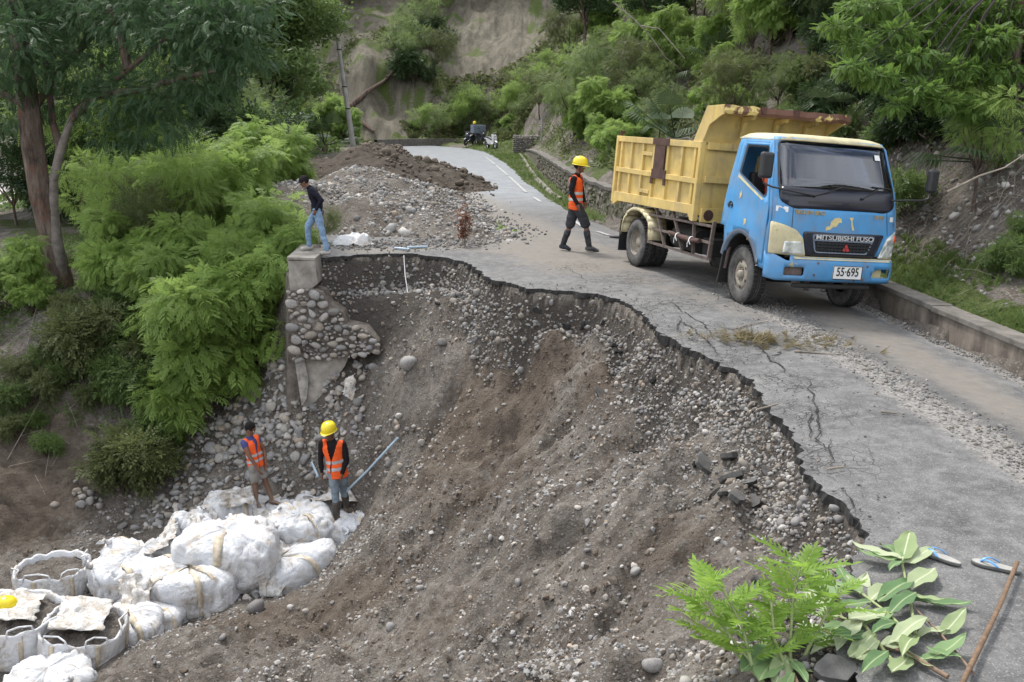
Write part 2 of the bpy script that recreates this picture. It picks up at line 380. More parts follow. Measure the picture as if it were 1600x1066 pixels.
# distance to rim (polyline vertices are dense enough after resampling)
def resample(P, step):
    out = []
    for a, b in zip(P, P[1:]):
        n = max(1, int(math.dist(a[:2], b[:2]) / step))
        for k in range(n): out.append(tuple(a[i] + (b[i] - a[i]) * k / n for i in range(len(a))))
    out.append(tuple(P[-1])); return out
RS = np.array(resample(RIM, .1)); DR = np.full(GX.shape, 99.0)
near = (GX > -8) & (GX < 5) & (GY < 22)
dx = GX[near]; dy = GY[near]; dmin = np.full(dx.shape, 99.0)
for p in RS: dmin = np.minimum(dmin, (dx - p[0]) ** 2 + (dy - p[1]) ** 2)
DR[near] = np.sqrt(dmin)
k = np.clip((DR - .35) / .8, 0, 1) * (~inroad)            # soften the facets away from the rim
k = np.where(GY > 19, .0, k); GZ = GZ * (1 - k) + soft * k
hole = (~inroad) & (GY < 19.5) & (GX < 3) & (GX > -13)
hillR = (GX > kerbx(GY) + .3)
kk = np.clip((GX - kerbx(GY) - .6) / 1.5, 0, 1)
amp = np.where(hole, np.clip(DR / .7, .12, 1), 0.0)
for (sx_, sy_, sw_) in SKP: amp = amp * (1 - .95 * np.exp(-((GX - sx_) ** 2 + (GY - sy_) ** 2) / (sw_ * .75) ** 2))
GZ += amp * ((.34 * fbm(GX, GY, .8, 3, 3) + .20 * (.28 - np.abs(fbm(GX + .3 * vn(GX, GY, 1.2, 66), GY, .95, 3, 67)) * 1.3) + .25 * fbm(GX, GY, 2.8, 4, 9) + .10 * np.abs(fbm(GX, GY, 1.9, 3, 14))) * np.where((GY > 16) & (GX < -1.8), .45, 1) + .09 * np.abs(fbm(GX, GY, 6.5, 3, 21)) + .05 * np.clip(fbm(GX, GY, 5, 2, 78), 0, 1) + .03 * vn(GX, GY, 15, 77))
# erosion runnels down the brown scarp
run = np.exp(-(((GX + .3) / 1.5) ** 2 + ((GY - 14.0) / 1.2) ** 2)); GZ += run * .16 * np.abs(vn(GX * 3.2, GY * .7, 1.6, 5)) * 2
GZ += kk * (.35 * fbm(GX, GY, .45, 3, 31) + .12 * fbm(GX, GY, 2.2, 3, 37))
far = np.clip((GY - 76) / 6, 0, 1); GZ += far * (2.0 * fbm(GX, GY, .09, 3, 51) - 1.5 * np.abs(fbm(GX + 1.5 * vn(GX, GY, .2, 58), GY * .3, .42, 4, 55)) + .35 * fbm(GX, GY, .8, 3, 57))
lft = (GX < -6) & (GY > 17); GZ += np.where(lft, .25 * fbm(GX, GY, .5, 3, 61), 0)
GZ = np.where(inroad, road_z(GX, GY) - .075, GZ)
def T(x, y):
    i = np.clip(np.searchsorted(gx, x) - 1, 0, NX - 2); j = np.clip(np.searchsorted(gy, y) - 1, 0, NY - 2)
    gxa = np.asarray(gx); gya = np.asarray(gy)
    fx = (x - gxa[i]) / (gxa[i + 1] - gxa[i]); fy = (y - gya[j]) / (gya[j + 1] - gya[j])
    return (GZ[j, i] * (1 - fx) + GZ[j, i + 1] * fx) * (1 - fy) + (GZ[j + 1, i] * (1 - fx) + GZ[j + 1, i + 1] * fx) * fy
def stamp(px, y, w, a, sq=1.0):
    """raise or cut the slope along a line seen in the photo"""
    global GZ
    P = resample([PY(u, v, yy)[:2] for (u, v), yy in zip(px, y)], .08); d = np.full(GX.shape, 99.0); m = (GX > -6) & (GX < 3) & (GY > 4) & (GY < 18); X, Y = GX[m], GY[m]; dd = np.full(X.shape, 99.0)
    for p in P: dd = np.minimum(dd, (X - p[0]) ** 2 + ((Y - p[1]) * sq) ** 2)
    d[m] = dd; GZ = GZ + a * np.exp(-d / (w * w)) * (~inroad) * np.clip(DR / .3, 0, 1)
for (px_, y_, w_, a_) in [([(1050,625),(1075,650)], [10.95,10.9], .32, -.38), ([(820,510),(900,520),(980,545)], [14.3,13.6,12.7], .25, -.25), ([(640,520),(700,500),(760,520)], [16.6,16.2,14.8], .30, -.28), ([(560,520),(600,500)], [17.0,17.1], .3, -.2),
   ([(720,520),(690,600),(660,690)], [15.2,15.0,14.6], .10, -.16), ([(770,540),(745,620),(715,700)], [14.8,14.4,14.0], .09, -.14), ([(830,560),(810,650)], [14.1,13.6], .09, -.12), ([(880,640),(800,720),(720,800),(640,880)], [12.6,12.3,12.0,11.9], .22, -.22),
   ([(960,680),(900,760),(840,850)], [11.4,10.9,9.7], .28, .22), ([(1040,760),(980,800),(930,860)], [9.4,9.0,8.6], .25, .20), ([(1080,830),(1030,850)], [7.8,7.9], .25, .22), ([(1000,880),(960,940)], [7.6,7.2], .12, -.16), ([(700,880),(640,960)], [10.8,10.2], .22, .16), ([(560,880),(620,900),(700,930)], [12.6,11.8,10.6], .12, -.14), ([(820,960),(760,1040)], [8.3,8.0], .22, .16),
   ([(485,590),(530,570)], [16.75,16.8], .35, -.5), ([(1190,700),(1180,800),(1190,880)], [8.3,7.4,6.7], .12, -.16), ([(1120,680),(1100,760)], [9.7,8.7], .15, .12)]: stamp(px_, y_, w_, a_)
def hit(u, v, dmax=160.0):
    """the place on the ground that the photo shows at pixel u, v"""
    r = ray(u, v); t = 2.0
    while t < dmax:
        x, y, z = r[0] * t, r[1] * t, CH + r[2] * t
        g = float(T(x, y))
        if z < g: return (x, y, g)
        t += max(.02, (z - g) * .25)
    return (r[0] * dmax, r[1] * dmax, float(T(r[0] * dmax, r[1] * dmax)))
# ---------------------------------------------------------------- cover attributes
def blob(x, y, r, X=None, Y=None): return np.exp(-(((GX if X is None else X) - x) ** 2 + ((GY if Y is None else Y) - y) ** 2) / (r * r))
def smooth01(a, lo, hi): return np.clip((a - lo) / (hi - lo), 0, 1)
nz = fbm(GX, GY, .8, 4, 71)
brn = np.maximum.reduce([blob(-.2, 14.2, 1.5), blob(1.6, 12.6, .9) * .8, blob(-.3, 12.5, 1.3) * .6, blob(-2.2, 11.5, 1.5) * .7, blob(-3.5, 12.3, 1.4) * .6, blob(-.8, 9.5, 1.1) * .5, blob(1.4, 7.6, .7) * .5, blob(-9.5, 16.5, 2.2)]) * np.where(hole | lft, 1, 0)
dryf = smooth01(GY, 74, 80) * np.where(GX < 12, 1, 0)
grn = np.zeros_like(GX)
grn = np.where(hillR & (GY > 6), (smooth01(nz, -.15, .35) * .75 + .15) * np.where(GY < 22, .35, 1), grn)
verge = hillR & (GX < kerbx(GY) + .85) & (GY < 16); grn = np.where(verge, .75 + nz, grn)
strip = (GX > interp_x(ASPH_R, GY) - .1) & (GX <= kerbx(GY) + .05) & (GY > 25) & (GY < 76); grn = np.where(strip, .85 + nz * .6, grn)
grn = np.where(lft, smooth01(nz, -.1, .3) * .8 * smooth01(GZ, -3.4, -2.2), grn)
grn = np.maximum(grn, dryf * smooth01(fbm(GX, GY, .22, 4, 81) + .25 * smooth01(GX, -3, 4) - .30 * smooth01(GZ, 3, 8), -.15, .3) * .8)
river = blob(-34, 56, 9) + blob(-50, 50, 16)
V = np.stack([GX, GY, GZ], -1).reshape(-1, 3)
idx = np.arange(NX * NY).reshape(NY, NX)
Q = np.stack([idx[:-1, :-1], idx[:-1, 1:], idx[1:, 1:], idx[1:, :-1]], -1).reshape(-1, 4)
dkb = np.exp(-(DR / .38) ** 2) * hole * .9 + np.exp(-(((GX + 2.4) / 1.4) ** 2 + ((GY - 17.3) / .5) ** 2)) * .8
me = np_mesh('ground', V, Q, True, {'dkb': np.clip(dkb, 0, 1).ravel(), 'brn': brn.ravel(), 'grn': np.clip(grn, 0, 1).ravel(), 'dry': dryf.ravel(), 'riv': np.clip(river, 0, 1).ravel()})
# soil material
k = NM('soil')
n1 = k.noise(1.3, 8, .65); n2 = k.noise(9, 6, .6); n3 = k.noise(40, 4, .7)
soil = k.mix(k.ramp(n1, [(.35, 0.), (.65, 1.)]), (.115, .097, .082), (.255, .232, .203))
soil = k.mix(k.ramp(n2, [(.4, 0.), (.62, .55)]), soil, (.075, .058, .045))
v1 = k.vor(26, out='Color'); d1 = k.vor(26); sep = k.n('ShaderNodeSeparateColor'); k.l(v1, sep.inputs[0])
peb = k.math('MULTIPLY', k.ramp(d1, [(.25, 1.), (.5, 0.)]), k.ramp(sep.outputs[0], [(.45, 0.), (.5, 1.)]))
peb = k.math('MULTIPLY', peb, k.ramp(n2, [(.35, 0.3), (.6, 1.)]))
pc = k.mix(sep.outputs[1], (.16, .15, .14), (.42, .40, .37))
soil = k.mix(k.math('MULTIPLY', peb, .75), soil, pc)
bcol = k.mix(k.ramp(k.noise(3, 6), [(.35, 0.), (.65, 1.)]), (.088, .068, .053), (.165, .135, .107))
bf = k.ramp(k.math('ADD', k.attr('brn'), k.math('MULTIPLY', k.math('SUBTRACT', n2, .5), .9)), [(.35, 0.), (.6, 1.)])
soil = k.mix(bf, soil, bcol)
mp = k.map((1, 1, .25))
mp2 = k.map((1, .4, .12)); dcol = k.mix(k.ramp(k.noise(1.6, 9, .75, mp2), [(.35, 0.), (.65, 1.)]), (.085, .076, .056), (.205, .185, .145))
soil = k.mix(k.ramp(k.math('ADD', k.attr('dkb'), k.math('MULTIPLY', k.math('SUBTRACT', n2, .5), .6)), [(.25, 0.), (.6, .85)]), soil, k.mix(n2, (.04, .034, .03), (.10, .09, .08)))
soil = k.mix(k.attr('dry'), soil, dcol)
gcol = k.mix(k.ramp(n3, [(.35, 0.), (.65, 1.)]), (.035, .055, .015), (.13, .16, .05))
gf = k.ramp(k.math('ADD', k.attr('grn'), k.math('MULTIPLY', k.math('SUBTRACT', k.noise(6, 6), .5), 1.4)), [(.42, 0.), (.62, 1.)])
soil = k.mix(gf, soil, gcol)
soil = k.mix(k.attr('riv'), soil, (.55, .53, .5))
bp = k.bump(n3, .8, .045, k.bump(n2, .9, .13)); bp = k.bump(peb, .6, .02, bp)
k.done(soil, .93, 0, bp, .2); M_SOIL = k.m
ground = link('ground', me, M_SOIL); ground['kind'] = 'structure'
# ---------------------------------------------------------------- asphalt
def jag(P, step, a, seed):
    R_ = resample(P, step); R2 = offs(R_, 1.0); out = []
    for i, (p, q) in enumerate(zip(R_, R2)):
        e = a * (.9 * float(vn(i * step * 1.3, seed, 1.0, seed)) + .45 * float(vn(i * step * 4.7, seed, 1.0, seed + 3)) + .35 * float(vn(i * step * 14.0, seed, 1.0, seed + 7)) + .10 * random.uniform(-.5, .5))
        out.append((p[0] + (q[0] - p[0]) * e, p[1] + (q[1] - p[1]) * e))
    return out
RJ = jag(RIM, .035, .25, 4)
rp = RJ + [(.6, -3)] + resample(KERB[:6], .5) + jag(ASPH_R[1:], .4, .18, 9) + resample(LEFT, .6)
n = len(rp); pts2 = [Vector(p) for p in rp]
grid = []
for (x0, x1, y0, y1, st) in ((-6, 8, -3, 26, .22), (-12, 4, 26, 90, 1.0)):
    X, Y = np.meshgrid(np.arange(x0, x1, st), np.arange(y0, y1, st)); X = X.ravel(); Y = Y.ravel()
    X = X + (rng.random(X.shape) - .5) * st * .3; Y = Y + (rng.random(Y.shape) - .5) * st * .3
    m = inpoly(X, Y, rp); grid += list(zip(X[m], Y[m]))
v2, e2, f2, _, _, _ = delaunay_2d_cdt(pts2 + [Vector(p) for p in grid], [], [list(range(n))], 1, 1e-3)
RXv = np.array([p.x for p in v2]); RYv = np.array([p.y for p in v2]); RZv = road_z(RXv, RYv)
RZv = RZv + .012 * fbm(RXv, RYv, .7, 2, 91)
# sunken lip where the edge is about to go
dr = np.full(RXv.shape, 99.0)
for p in RS: dr = np.minimum(dr, (RXv - p[0]) ** 2 + (RYv - p[1]) ** 2)
dr = np.sqrt(dr); RZv -= .02 * np.exp(-(dr / .35) ** 2) * (RYv > 5)
V = [(a, b, c) for a, b, c in zip(RXv, RYv, RZv)]; F = [list(f) for f in f2]
# skirt
bmr = bmesh.new(); vv = [bmr.verts.new(p) for p in V]
for f in F:
    try: bmr.faces.new([vv[i] for i in f])
    except ValueError: pass
bmesh.ops.recalc_face_normals(bmr, faces=bmr.faces)
if sum(f.normal.z for f in bmr.faces) < 0: bmesh.ops.reverse_faces(bmr, faces=bmr.faces)
be = [e for e in bmr.edges if e.is_boundary]
r = bmesh.ops.extrude_edge_only(bmr, edges=be)
nv = [g for g in r['geom'] if isinstance(g, bmesh.types.BMVert)]
for g in nv: g.co.z -= .05 + .03 * random.random() + .09 * max(0, float(vn(g.co.x * 3, g.co.y * 3, 1.0, 8))); g.co.x += random.uniform(-.02, .02); g.co.y += random.uniform(-.02, .02)
for g in r['geom']:
    if isinstance(g, bmesh.types.BMFace): g.material_index = 1
    
me = bpy.data.meshes.new('road'); bmr.to_mesh(me); bmr.free()
co = np.zeros(len(me.vertices) * 3, np.float32); me.vertices.foreach_get('co', co); co = co.reshape(-1, 3)
X, Y = co[:, 0], co[:, 1]; dk = kerbx(Y) - X
def segd(X, Y, P, w):
    P = resample(P, .3); d = np.full(X.shape, 99.0)
    for p in P: d = np.minimum(d, (X - p[0]) ** 2 + (Y - p[1]) ** 2)
    return np.exp(-d / (w * w))
mud = np.zeros_like(X)
mud = np.maximum(mud, .78 * np.exp(-((dk - .95) / .5) ** 2) * (Y < 18))                       # tyre-pressed mud by the kerb
mud = np.maximum(mud, segd(X, Y, [PZ(*p)[:2] for p in [(700,300),(740,330),(790,350),(850,385),(930,415)]], 1.3))
mud = np.maximum(mud, .75 * segd(X, Y, [PZ(*p)[:2] for p in [(560,392),(700,385),(800,395)]], .45))
mud = np.maximum(mud, .5 * segd(X, Y, [PZ(*p)[:2] for p in [(960,430),(1060,460),(1150,490),(1260,520),(1400,560),(1600,650)]], .45))
grv = .9 * np.exp(-((dk - 1.85) / .32) ** 2) * (Y < 16) + .8 * np.exp(-((dk - .15) / .2) ** 2) * (Y < 16)
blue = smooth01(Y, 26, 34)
crk = np.zeros_like(X)
for (u, v, r_) in [(1040,480,.9),(1100,520,.8),(1150,560,.6),(1270,650,.5),(1290,720,.5),(1230,600,.5),(900,420,.7),(980,440,.8)]:
    p = PZ(u, v); crk = np.maximum(crk, np.exp(-((X - p[0]) ** 2 + (Y - p[1]) ** 2) / r_ ** 2))
dark = np.exp(-((dk - 1.5) / .3) ** 2) * (Y < 15) * .5
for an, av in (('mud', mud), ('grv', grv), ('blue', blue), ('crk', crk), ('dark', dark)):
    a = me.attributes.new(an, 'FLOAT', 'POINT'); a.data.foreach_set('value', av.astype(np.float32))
k = NM('asphalt')
nb = k.noise(1.4, 9, .72); nf = k.noise(60, 3, .7); nm = k.noise(7, 6, .65)
c = k.mix(k.ramp(nb, [(.35, 0.), (.65, 1.)]), (.066, .066, .066), (.155, .153, .150))
c = k.mix(k.ramp(nm, [(.45, 0.), (.7, .6)]), c, (.23, .226, .22))
va = k.vor(120, out='Color'); sp = k.n('ShaderNodeSeparateColor'); k.l(va, sp.inputs[0])
c = k.mix(k.ramp(sp.outputs[0], [(.0, .55), (.35, 0.)]), c, (.06, .06, .062)); c = k.mix(k.ramp(sp.outputs[1], [(.8, 0.), (1., .35)]), c, (.38, .37, .35))
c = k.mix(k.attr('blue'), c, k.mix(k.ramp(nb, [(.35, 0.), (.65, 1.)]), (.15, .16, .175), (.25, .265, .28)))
c = k.mix(k.attr('dark'), c, (.07, .068, .066))
mf = k.ramp(k.math('ADD', k.attr('mud'), k.math('MULTIPLY', k.math('SUBTRACT', k.noise(2.5, 8, .65), .5), 1.1)), [(.3, 0.), (.65, .9)])
c = k.mix(mf, c, k.mix(nm, (.125, .112, .097), (.225, .206, .182)))
gf = k.ramp(k.math('ADD', k.attr('grv'), k.math('MULTIPLY', k.math('SUBTRACT', k.noise(5, 6, .65), .5), 1.0)), [(.35, 0.), (.6, .85)])
c = k.mix(gf, c, k.mix(k.vor(45, out='Color'), (.09, .085, .08), (.32, .305, .285)))
cn = k.n('ShaderNodeTexNoise'); cn.inputs['Scale'].default_value = 5; k.l(k.co, cn.inputs['Vector'])
ad = k.n('ShaderNodeMix'); ad.data_type = 'VECTOR'; ad.inputs['Factor'].default_value = .12; k.l(k.co, ad.inputs[4]); k.l(cn.outputs['Color'], ad.inputs[5])
ed = k.vor(3.4, 'DISTANCE_TO_EDGE', co=ad.outputs[1]); ed2 = k.vor(9, 'DISTANCE_TO_EDGE', co=ad.outputs[1])
cf = k.math('MULTIPLY', k.ramp(ed, [(.004, 1.), (.018, 0.)]), k.ramp(k.attr('crk'), [(.25, 0.), (.6, .9)]))
cf2 = k.math('MULTIPLY', k.ramp(ed2, [(.015, 1.), (.05, 0.)]), k.ramp(k.attr('crk'), [(.5, 0.), (.8, .8)]))
cf = k.math('MAXIMUM', cf, cf2); c = k.mix(cf, c, (.025, .024, .023))
b = k.bump(nf, .8, .010, k.bump(sp.outputs[0], .3, .006)); b = k.bump(cf, -.8, .02, b)
rg = k.mix(k.attr('blue'), k.ramp(nb, [(.3, .78), (.7, .92)]), (.45, .45, .45))
k.done(c, rg, 0, b, .35); M_ASPH = k.m
M_ASPHEDGE = plain('asphalt_edge', (.040, .038, .036), .9, var=.5, sc=30, bump=.8)
M_TAR = plain('crack_dark', (.018, .017, .016), 1.0, var=.3, bump=0)
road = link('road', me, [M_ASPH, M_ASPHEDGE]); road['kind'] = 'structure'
# main cracks: narrow broken gaps, part of the road
def ribbon(P, w, z=.004, mb=None, seed=0, step=.035, wob=.03):
    mb = mb or MB(); P = resample(P, step); L_ = []; 
    for i, p in enumerate(P):
        a = P[max(i - 1, 0)]; b = P[min(i + 1, len(P) - 1)]; tx, ty = b[0] - a[0], b[1] - a[1]; l = math.hypot(tx, ty) or 1
        nx, ny = -ty / l, tx / l; o = wob * 2 * float(vn(i * .22, seed, 1.0, seed)) + wob * float(vn(i * .8, seed, 1.0, seed + 5))
        ww = w * (.35 + abs(float(vn(i * .35, seed + 9, 1.0, seed))) * 2.2) * min(1, .15 + 3 * i / len(P), .15 + 3 * (len(P) - i) / len(P))
        x, y = p[0] + nx * o, p[1] + ny * o
        for s_ in (-1, 1):
            xx, yy = x + nx * s_ * ww / 2, y + ny * s_ * ww / 2
            L_.append((xx, yy, float(road_z(xx, yy)) + .012 * float(fbm(xx, yy, .7, 2, 91)) + z))
    n = len(P); mb.add(L_, [(2 * i, 2 * i + 1, 2 * i + 3, 2 * i + 2) for i in range(n - 1)]); return mb
CR = [[(1262,600),(1275,650),(1278,690),(1296,715),(1303,738)], [(1275,650),(1262,665),(1268,690)], [(1050,500),(1085,520),(1110,545),(1124,560)], [(1040,470),(1070,495),(1100,512),(1112,530),(1122,540)],
      [(1180,545),(1205,570),(1235,597)], [(1062,498),(1058,520),(1075,532)], [(885,418),(905,432),(920,447)], [(1340,830),(1320,770)], [(1228,560),(1200,566)], [(1303,690),(1296,715)]]
for i, c_ in enumerate(CR):
    o = ribbon([PZ(*p)[:2] for p in c_], .022 if i < 5 else .014, .006, seed=i + 2).build('crack', M_TAR, road)
# white edge line, worn
M_PAINT = NM('road_paint'); k = M_PAINT
k.done(k.mix(k.ramp(k.noise(14, 6, .7), [(.42, 0.), (.55, 1.)]), (.2, .2, .2), (.42, .42, .41)), .7); M_PAINT = k.m
for a, b in (((822,301),(795,276)), ((793,274),(775,259)), ((773,257),(758,245)), ((913,355),(895,343)), ((952,368),(934,362)), ((845,316),(834,309))):
    A, B = PZ(*a)[:2], PZ(*b)[:2]; ribbon([A, B], .0001, .006, seed=1, wob=0)
    mb = MB(); d = Vector((B[0] - A[0], B[1] - A[1])).normalized(); nrm = Vector((-d.y, d.x)) * .055
    R_ = resample([A, B], .8); P = []
    for p in R_:
        for s_ in (-1, 1):
            x, y = p[0] + nrm.x * s_, p[1] + nrm.y * s_; P.append((x, y, float(road_z(x, y)) + .016))
    mb.add(P, [(2 * i, 2 * i + 1, 2 * i + 3, 2 * i + 2) for i in range(len(R_) - 1)]); mb.build('line_marking', M_PAINT, road)
# ---------------------------------------------------------------- dump truck
def paint(name, col, under, chips=.60, rust=.66, rough=.42, sc=4.0):
    k = NM(name)
    n1 = k.noise(sc, 9, .68); n2 = k.noise(sc * .6, 8, .7, dist=.4); g = k.noise(1.6, 5, .6)
    c = k.mix(k.ramp(g, [(.3, 0.), (.7, 1.)]), tuple(x * .82 for x in col), tuple(min(1, x * 1.12 + .012) for x in col))
    c = k.mix(k.ramp(n1, [(chips, 0.), (chips + .02, .9)]), c, under)
    c = k.mix(k.ramp(n2, [(rust, 0.), (rust + .03, .9)]), c, (.10, .045, .025))
    dirt = k.noise(2.2, 8, .7); c = k.mix(k.ramp(dirt, [(.42, 0.), (.72, .55)]), c, (.22, .19, .155)); stk = k.noise(7, 6, .65, k.map((1, 1, .10))); c = k.mix(k.ramp(stk, [(.56, 0.), (.72, .5)]), c, (.17, .11, .065))
    return k.done(c, k.ramp(n1, [(.3, rough), (.7, rough + .3)]), 0, k.bump(n1, .15, .004))
M_BLUE = paint('blue_paint', (.055, .265, .54), (.52, .45, .22), .67, .72)
M_YEL = paint('yellow_paint', (.60, .435, .135), (.36, .28, .13), .66, .675, .6)
M_CREAM = paint('cream_paint', (.62, .55, .33), (.45, .36, .18), .64, .72, .5)
M_RUST = plain('rust', (.085, .04, .03), .85, var=.45, sc=9, bump=.5)
M_RUSTG = plain('rusty_frame', (.15, .115, .10), .8, var=.5, sc=12, bump=.4)
M_UNDER = plain('underbody', (.022, .02, .019), .85, var=.4, sc=8)
M_TYRE = NM('tyre_rubber'); k = M_TYRE; k.done(k.mix(k.ramp(k.noise(5, 7, .65), [(.35, 0.), (.7, 1.)]), (.035, .034, .033), (.15, .142, .132)), .85, 0, k.bump(k.noise(60, 2), .3, .004)); M_TYRE = k.m
M_TYREDK = plain('tyre_tread', (.03, .029, .028), .9, var=.3, sc=20, bump=.4)
M_RIM = plain('wheel_rim', (.30, .265, .215), .6, var=.35, sc=10, bump=.2)
M_BLACKPL = plain('black_plastic', (.022, .023, .026), .42, var=.3, sc=14, bump=.1)
M_GREYPL = plain('grey_trim', (.16, .19, .24), .55, var=.2, sc=8, bump=.1)
M_COWL = plain('cowl_paint', (.016, .018, .03), .3, var=.2, sc=4, bump=0)
M_WHITE = plain('white_decal', (.75, .75, .74), .5, var=.08, sc=8, bump=0)
M_CHROME = plain('worn_chrome', (.6, .6, .6), .25, 1.0, var=.2)
M_BLACKTXT = plain('black_lettering', (.012, .012, .012), .5, var=0, bump=0)
M_GOLDTXT = plain('gold_lettering', (.42, .3, .1), .5, var=.5, sc=30, bump=0)
M_SILVTXT = plain('silver_lettering', (.62, .62, .62), .35, .3, var=.1, bump=0)
M_RED = plain('red_emblem', (.42, .05, .05), .4, var=.3, sc=20, bump=0)
M_ORANGELENS = plain('orange_lens', (.75, .10, .02), .25, var=.1, bump=0)
k = NM('lamp_glass'); k.done(k.mix(k.ramp(k.noise(7, 4, .6), [(.35, 0.), (.65, 1.)]), (.34, .36, .33), (.75, .77, .74)), .18, .25, k.bump(k.vor(60), .2, .004)); M_LENS = k.m
def glassmat(name, tint, a):
    k = NM(name); t = k.n('ShaderNodeBsdfTransparent'); t.inputs[0].default_value = (*tint, 1)
    g = k.n('ShaderNodeBsdfGlossy'); g.inputs['Roughness'].default_value = .03; g.inputs[0].default_value = (.9, .93, 1, 1)
    lw = k.n('ShaderNodeLayerWeight'); lw.inputs[0].default_value = a; ms = k.n('ShaderNodeMixShader'); mxx = k.math('MAXIMUM', lw.outputs['Fresnel'], .10)
    k.l(mxx, ms.inputs[0]); k.l(t.outputs[0], ms.inputs[1]); k.l(g.outputs[0], ms.inputs[2]); k.l(ms.outputs[0], k.out.inputs['Surface']); return k.m
M_GLASS = glassmat('windscreen_glass', (.30, .33, .38), .30)
TRX, TRY, TRH, TRR, TRZ = 4.0633, 13.7316, -1.2838, .0576, .0143
truck = empty('dump_truck', label='blue cab dump truck with worn yellow tipper body standing on the cracked road', cat='truck')
truck.rotation_mode = 'XYZ'
truck.matrix_world = Matrix.Translation((TRX, TRY, TRZ)) @ Matrix.Rotation(TRH, 4, 'Z') @ Matrix.Rotation(-TRR, 4, 'X')
def lbl(o, s): o['label'] = s; return o
# --- wheels
def wheel(parent, x, y, out, front=True, steer=0.0):
    """out = +1/-1 side the dish faces"""
    w = bpy.data.objects.new('wheel', None); COL.objects.link(w); w.parent = parent; w.location = (x, y, .405); w.rotation_euler = (0, random.random() * 6, steer)
    R, W = .405, .105
    mb = MB(); prof = [(.21, -W * .75), (.235, -W), (.30, -W * 1.12), (.37, -W * 1.02), (.398, -W * .8), (R, -W * .3), (R, W * .3), (.398, W * .8), (.37, W * 1.02), (.30, W * 1.12), (.235, W), (.21, W * .75)]
    mb.lathe([(r, h * 1) for r, h in prof], 40, axis='y', mi=0)
    for i in range(40):
        a = 2 * PI * i / 40
        for sy in (-1, 1):
            c = (math.cos(a) * (R + .001), sy * W * .62, math.sin(a) * (R + .001))
            mb.box(c, (.045, W * .62, .022), rot=(0, -a + PI / 2, 0), mi=1)
    for r_ in (-.3, 0, .3): mb.lathe([(R + .004, W * (r_ - .06)), (R + .006, W * (r_ + .06))], 40, axis='y', mi=1)
    mb.build('tyre', [M_TYRE, M_TYREDK], w)
    mb = MB(); o = out
    if front:
        prof = [(.222, W * o * .9), (.215, W * o * .6), (.205, W * o * .55), (.195, W * o * .75), (.15, W * o * .95), (.105, W * o * .85), (.1, W * o * .6), (.062, W * o * .6), (.06, W * o * 1.1), (.045, W * o * 1.25), (0.001, W * o * 1.25)]
    else:
        prof = [(.222, W * o * .95), (.212, W * o * .7), (.205, W * o * .2), (.19, -W * o * .1), (.15, -W * o * .25), (.11, -W * o * .2), (.09, W * o * .3), (.08, W * o * .55), (.001, W * o * .55)]
    mb.lathe(prof, 32, axis='y')
    mb.build('rim', M_RIM, w)
    mb = MB()
    for i in range(6):
        a = i * PI / 3
        rr = .085 if front else .13; yy = (W * o * .72) if front else -W * o * .12
        mb.tube([(math.cos(a) * rr, yy, math.sin(a) * rr), (math.cos(a) * rr, yy + o * .03, math.sin(a) * rr)], .011, 6)
    mb.build('wheel_nut', M_RIM, w)
    if front:
        mb = MB()
        for i in range(6):
            a = i * PI / 3 + .5; mb.lathe([(.001, 0), (.022, 0)], 12, axis='y', c=(math.cos(a) * .168, W * o * .905, math.sin(a) * .168))
        mb.build('hand_hole', M_BLACKTXT, w)
    return w
wheel(truck, 0, -.82, -1, True, rad(-4)); wheel(truck, 0, .82, 1, True, rad(-4))
for y, o in ((-.93, -1), (-.68, 1), (.68, -1), (.93, 1)): wheel(truck, -3.4715, y, o, False)
# --- chassis
mb = MB()
for y in (-.38, .38): mb.box((-2.1, y, .72), (5.2, .07, .17))
for x in (.35, -1.0, -2.0, -3.0, -4.4): mb.box((x, 0, .72), (.08, .76, .12))
mb.tube([(0, -.75, .40), (0, -.4, .36), (0, .4, .36), (0, .75, .40)], .05, 8)
mb.tube([(-3.47, -.8, .405), (-3.47, .8, .405)], .065, 10); mb.lathe([(.02, -.2), (.16, -.1), (.19, 0), (.16, .1), (.02, .2)], 16, axis='y', c=(-3.47, 0, .41))
mb.tube([(-.6, 0, .6), (-3.3, 0, .42)], .045, 8)
for y in (-.5, .5):
    for x0, s in ((0, .6), (-3.47, .65)):
        for q in range(3): mb.bar((x0 - s * (1 - q * .15), y, .58 + q * .015), (x0, y, .45 + q * .02), .06, .012); mb.bar((x0, y, .45 + q * .02), (x0 + s * (1 - q * .15), y, .58 + q * .015), .06, .012)
mb.build('chassis', M_UNDER, truck)
mb = MB(); mb.box((.1, 0, .66), (.9, .62, .5)); mb.box((-.35, .1, .62), (.6, .4, .36)); mb.box((.82, 0, .40), (.08, 1.2, .06)); mb.box((.6, 0, .52), (.1, 1.3, .05)); mb.build('engine', M_UNDER, truck, bevel=.02)
mb = MB(); mb.tube([(-2.35, -.74, .66), (-1.55, -.74, .66)], .19, 18); mb.build('air_tank', M_UNDER, truck)
mb = MB(); mb.box((-1.9, .72, .66), (.85, .42, .38)); mb.build('fuel_tank', M_UNDER, truck, bevel=.05)
mb = MB(); mb.box((-1.3, -.62, .62), (.34, .34, .26)); mb.build('battery_box', M_UNDER, truck, bevel=.01)
mb = MB(); mb.tube([(-.42, -.88, .98), (-.36, -.92, .93), (-.32, -.96, .93)], .06, 12); mb.tube([(-.5, -.9, .42), (-.46, -.9, .75), (-.42, -.9, .96)], [.03, .045, .055], 10); mb.build('air_intake', M_RUSTG, truck)
mb = MB(); mb.box((.55, -.2, .37), (.05, .05, .16)); mb.box((.74, -.5, .44), (.12, .06, .1)); mb.build('tow_hook', M_RUSTG, truck)
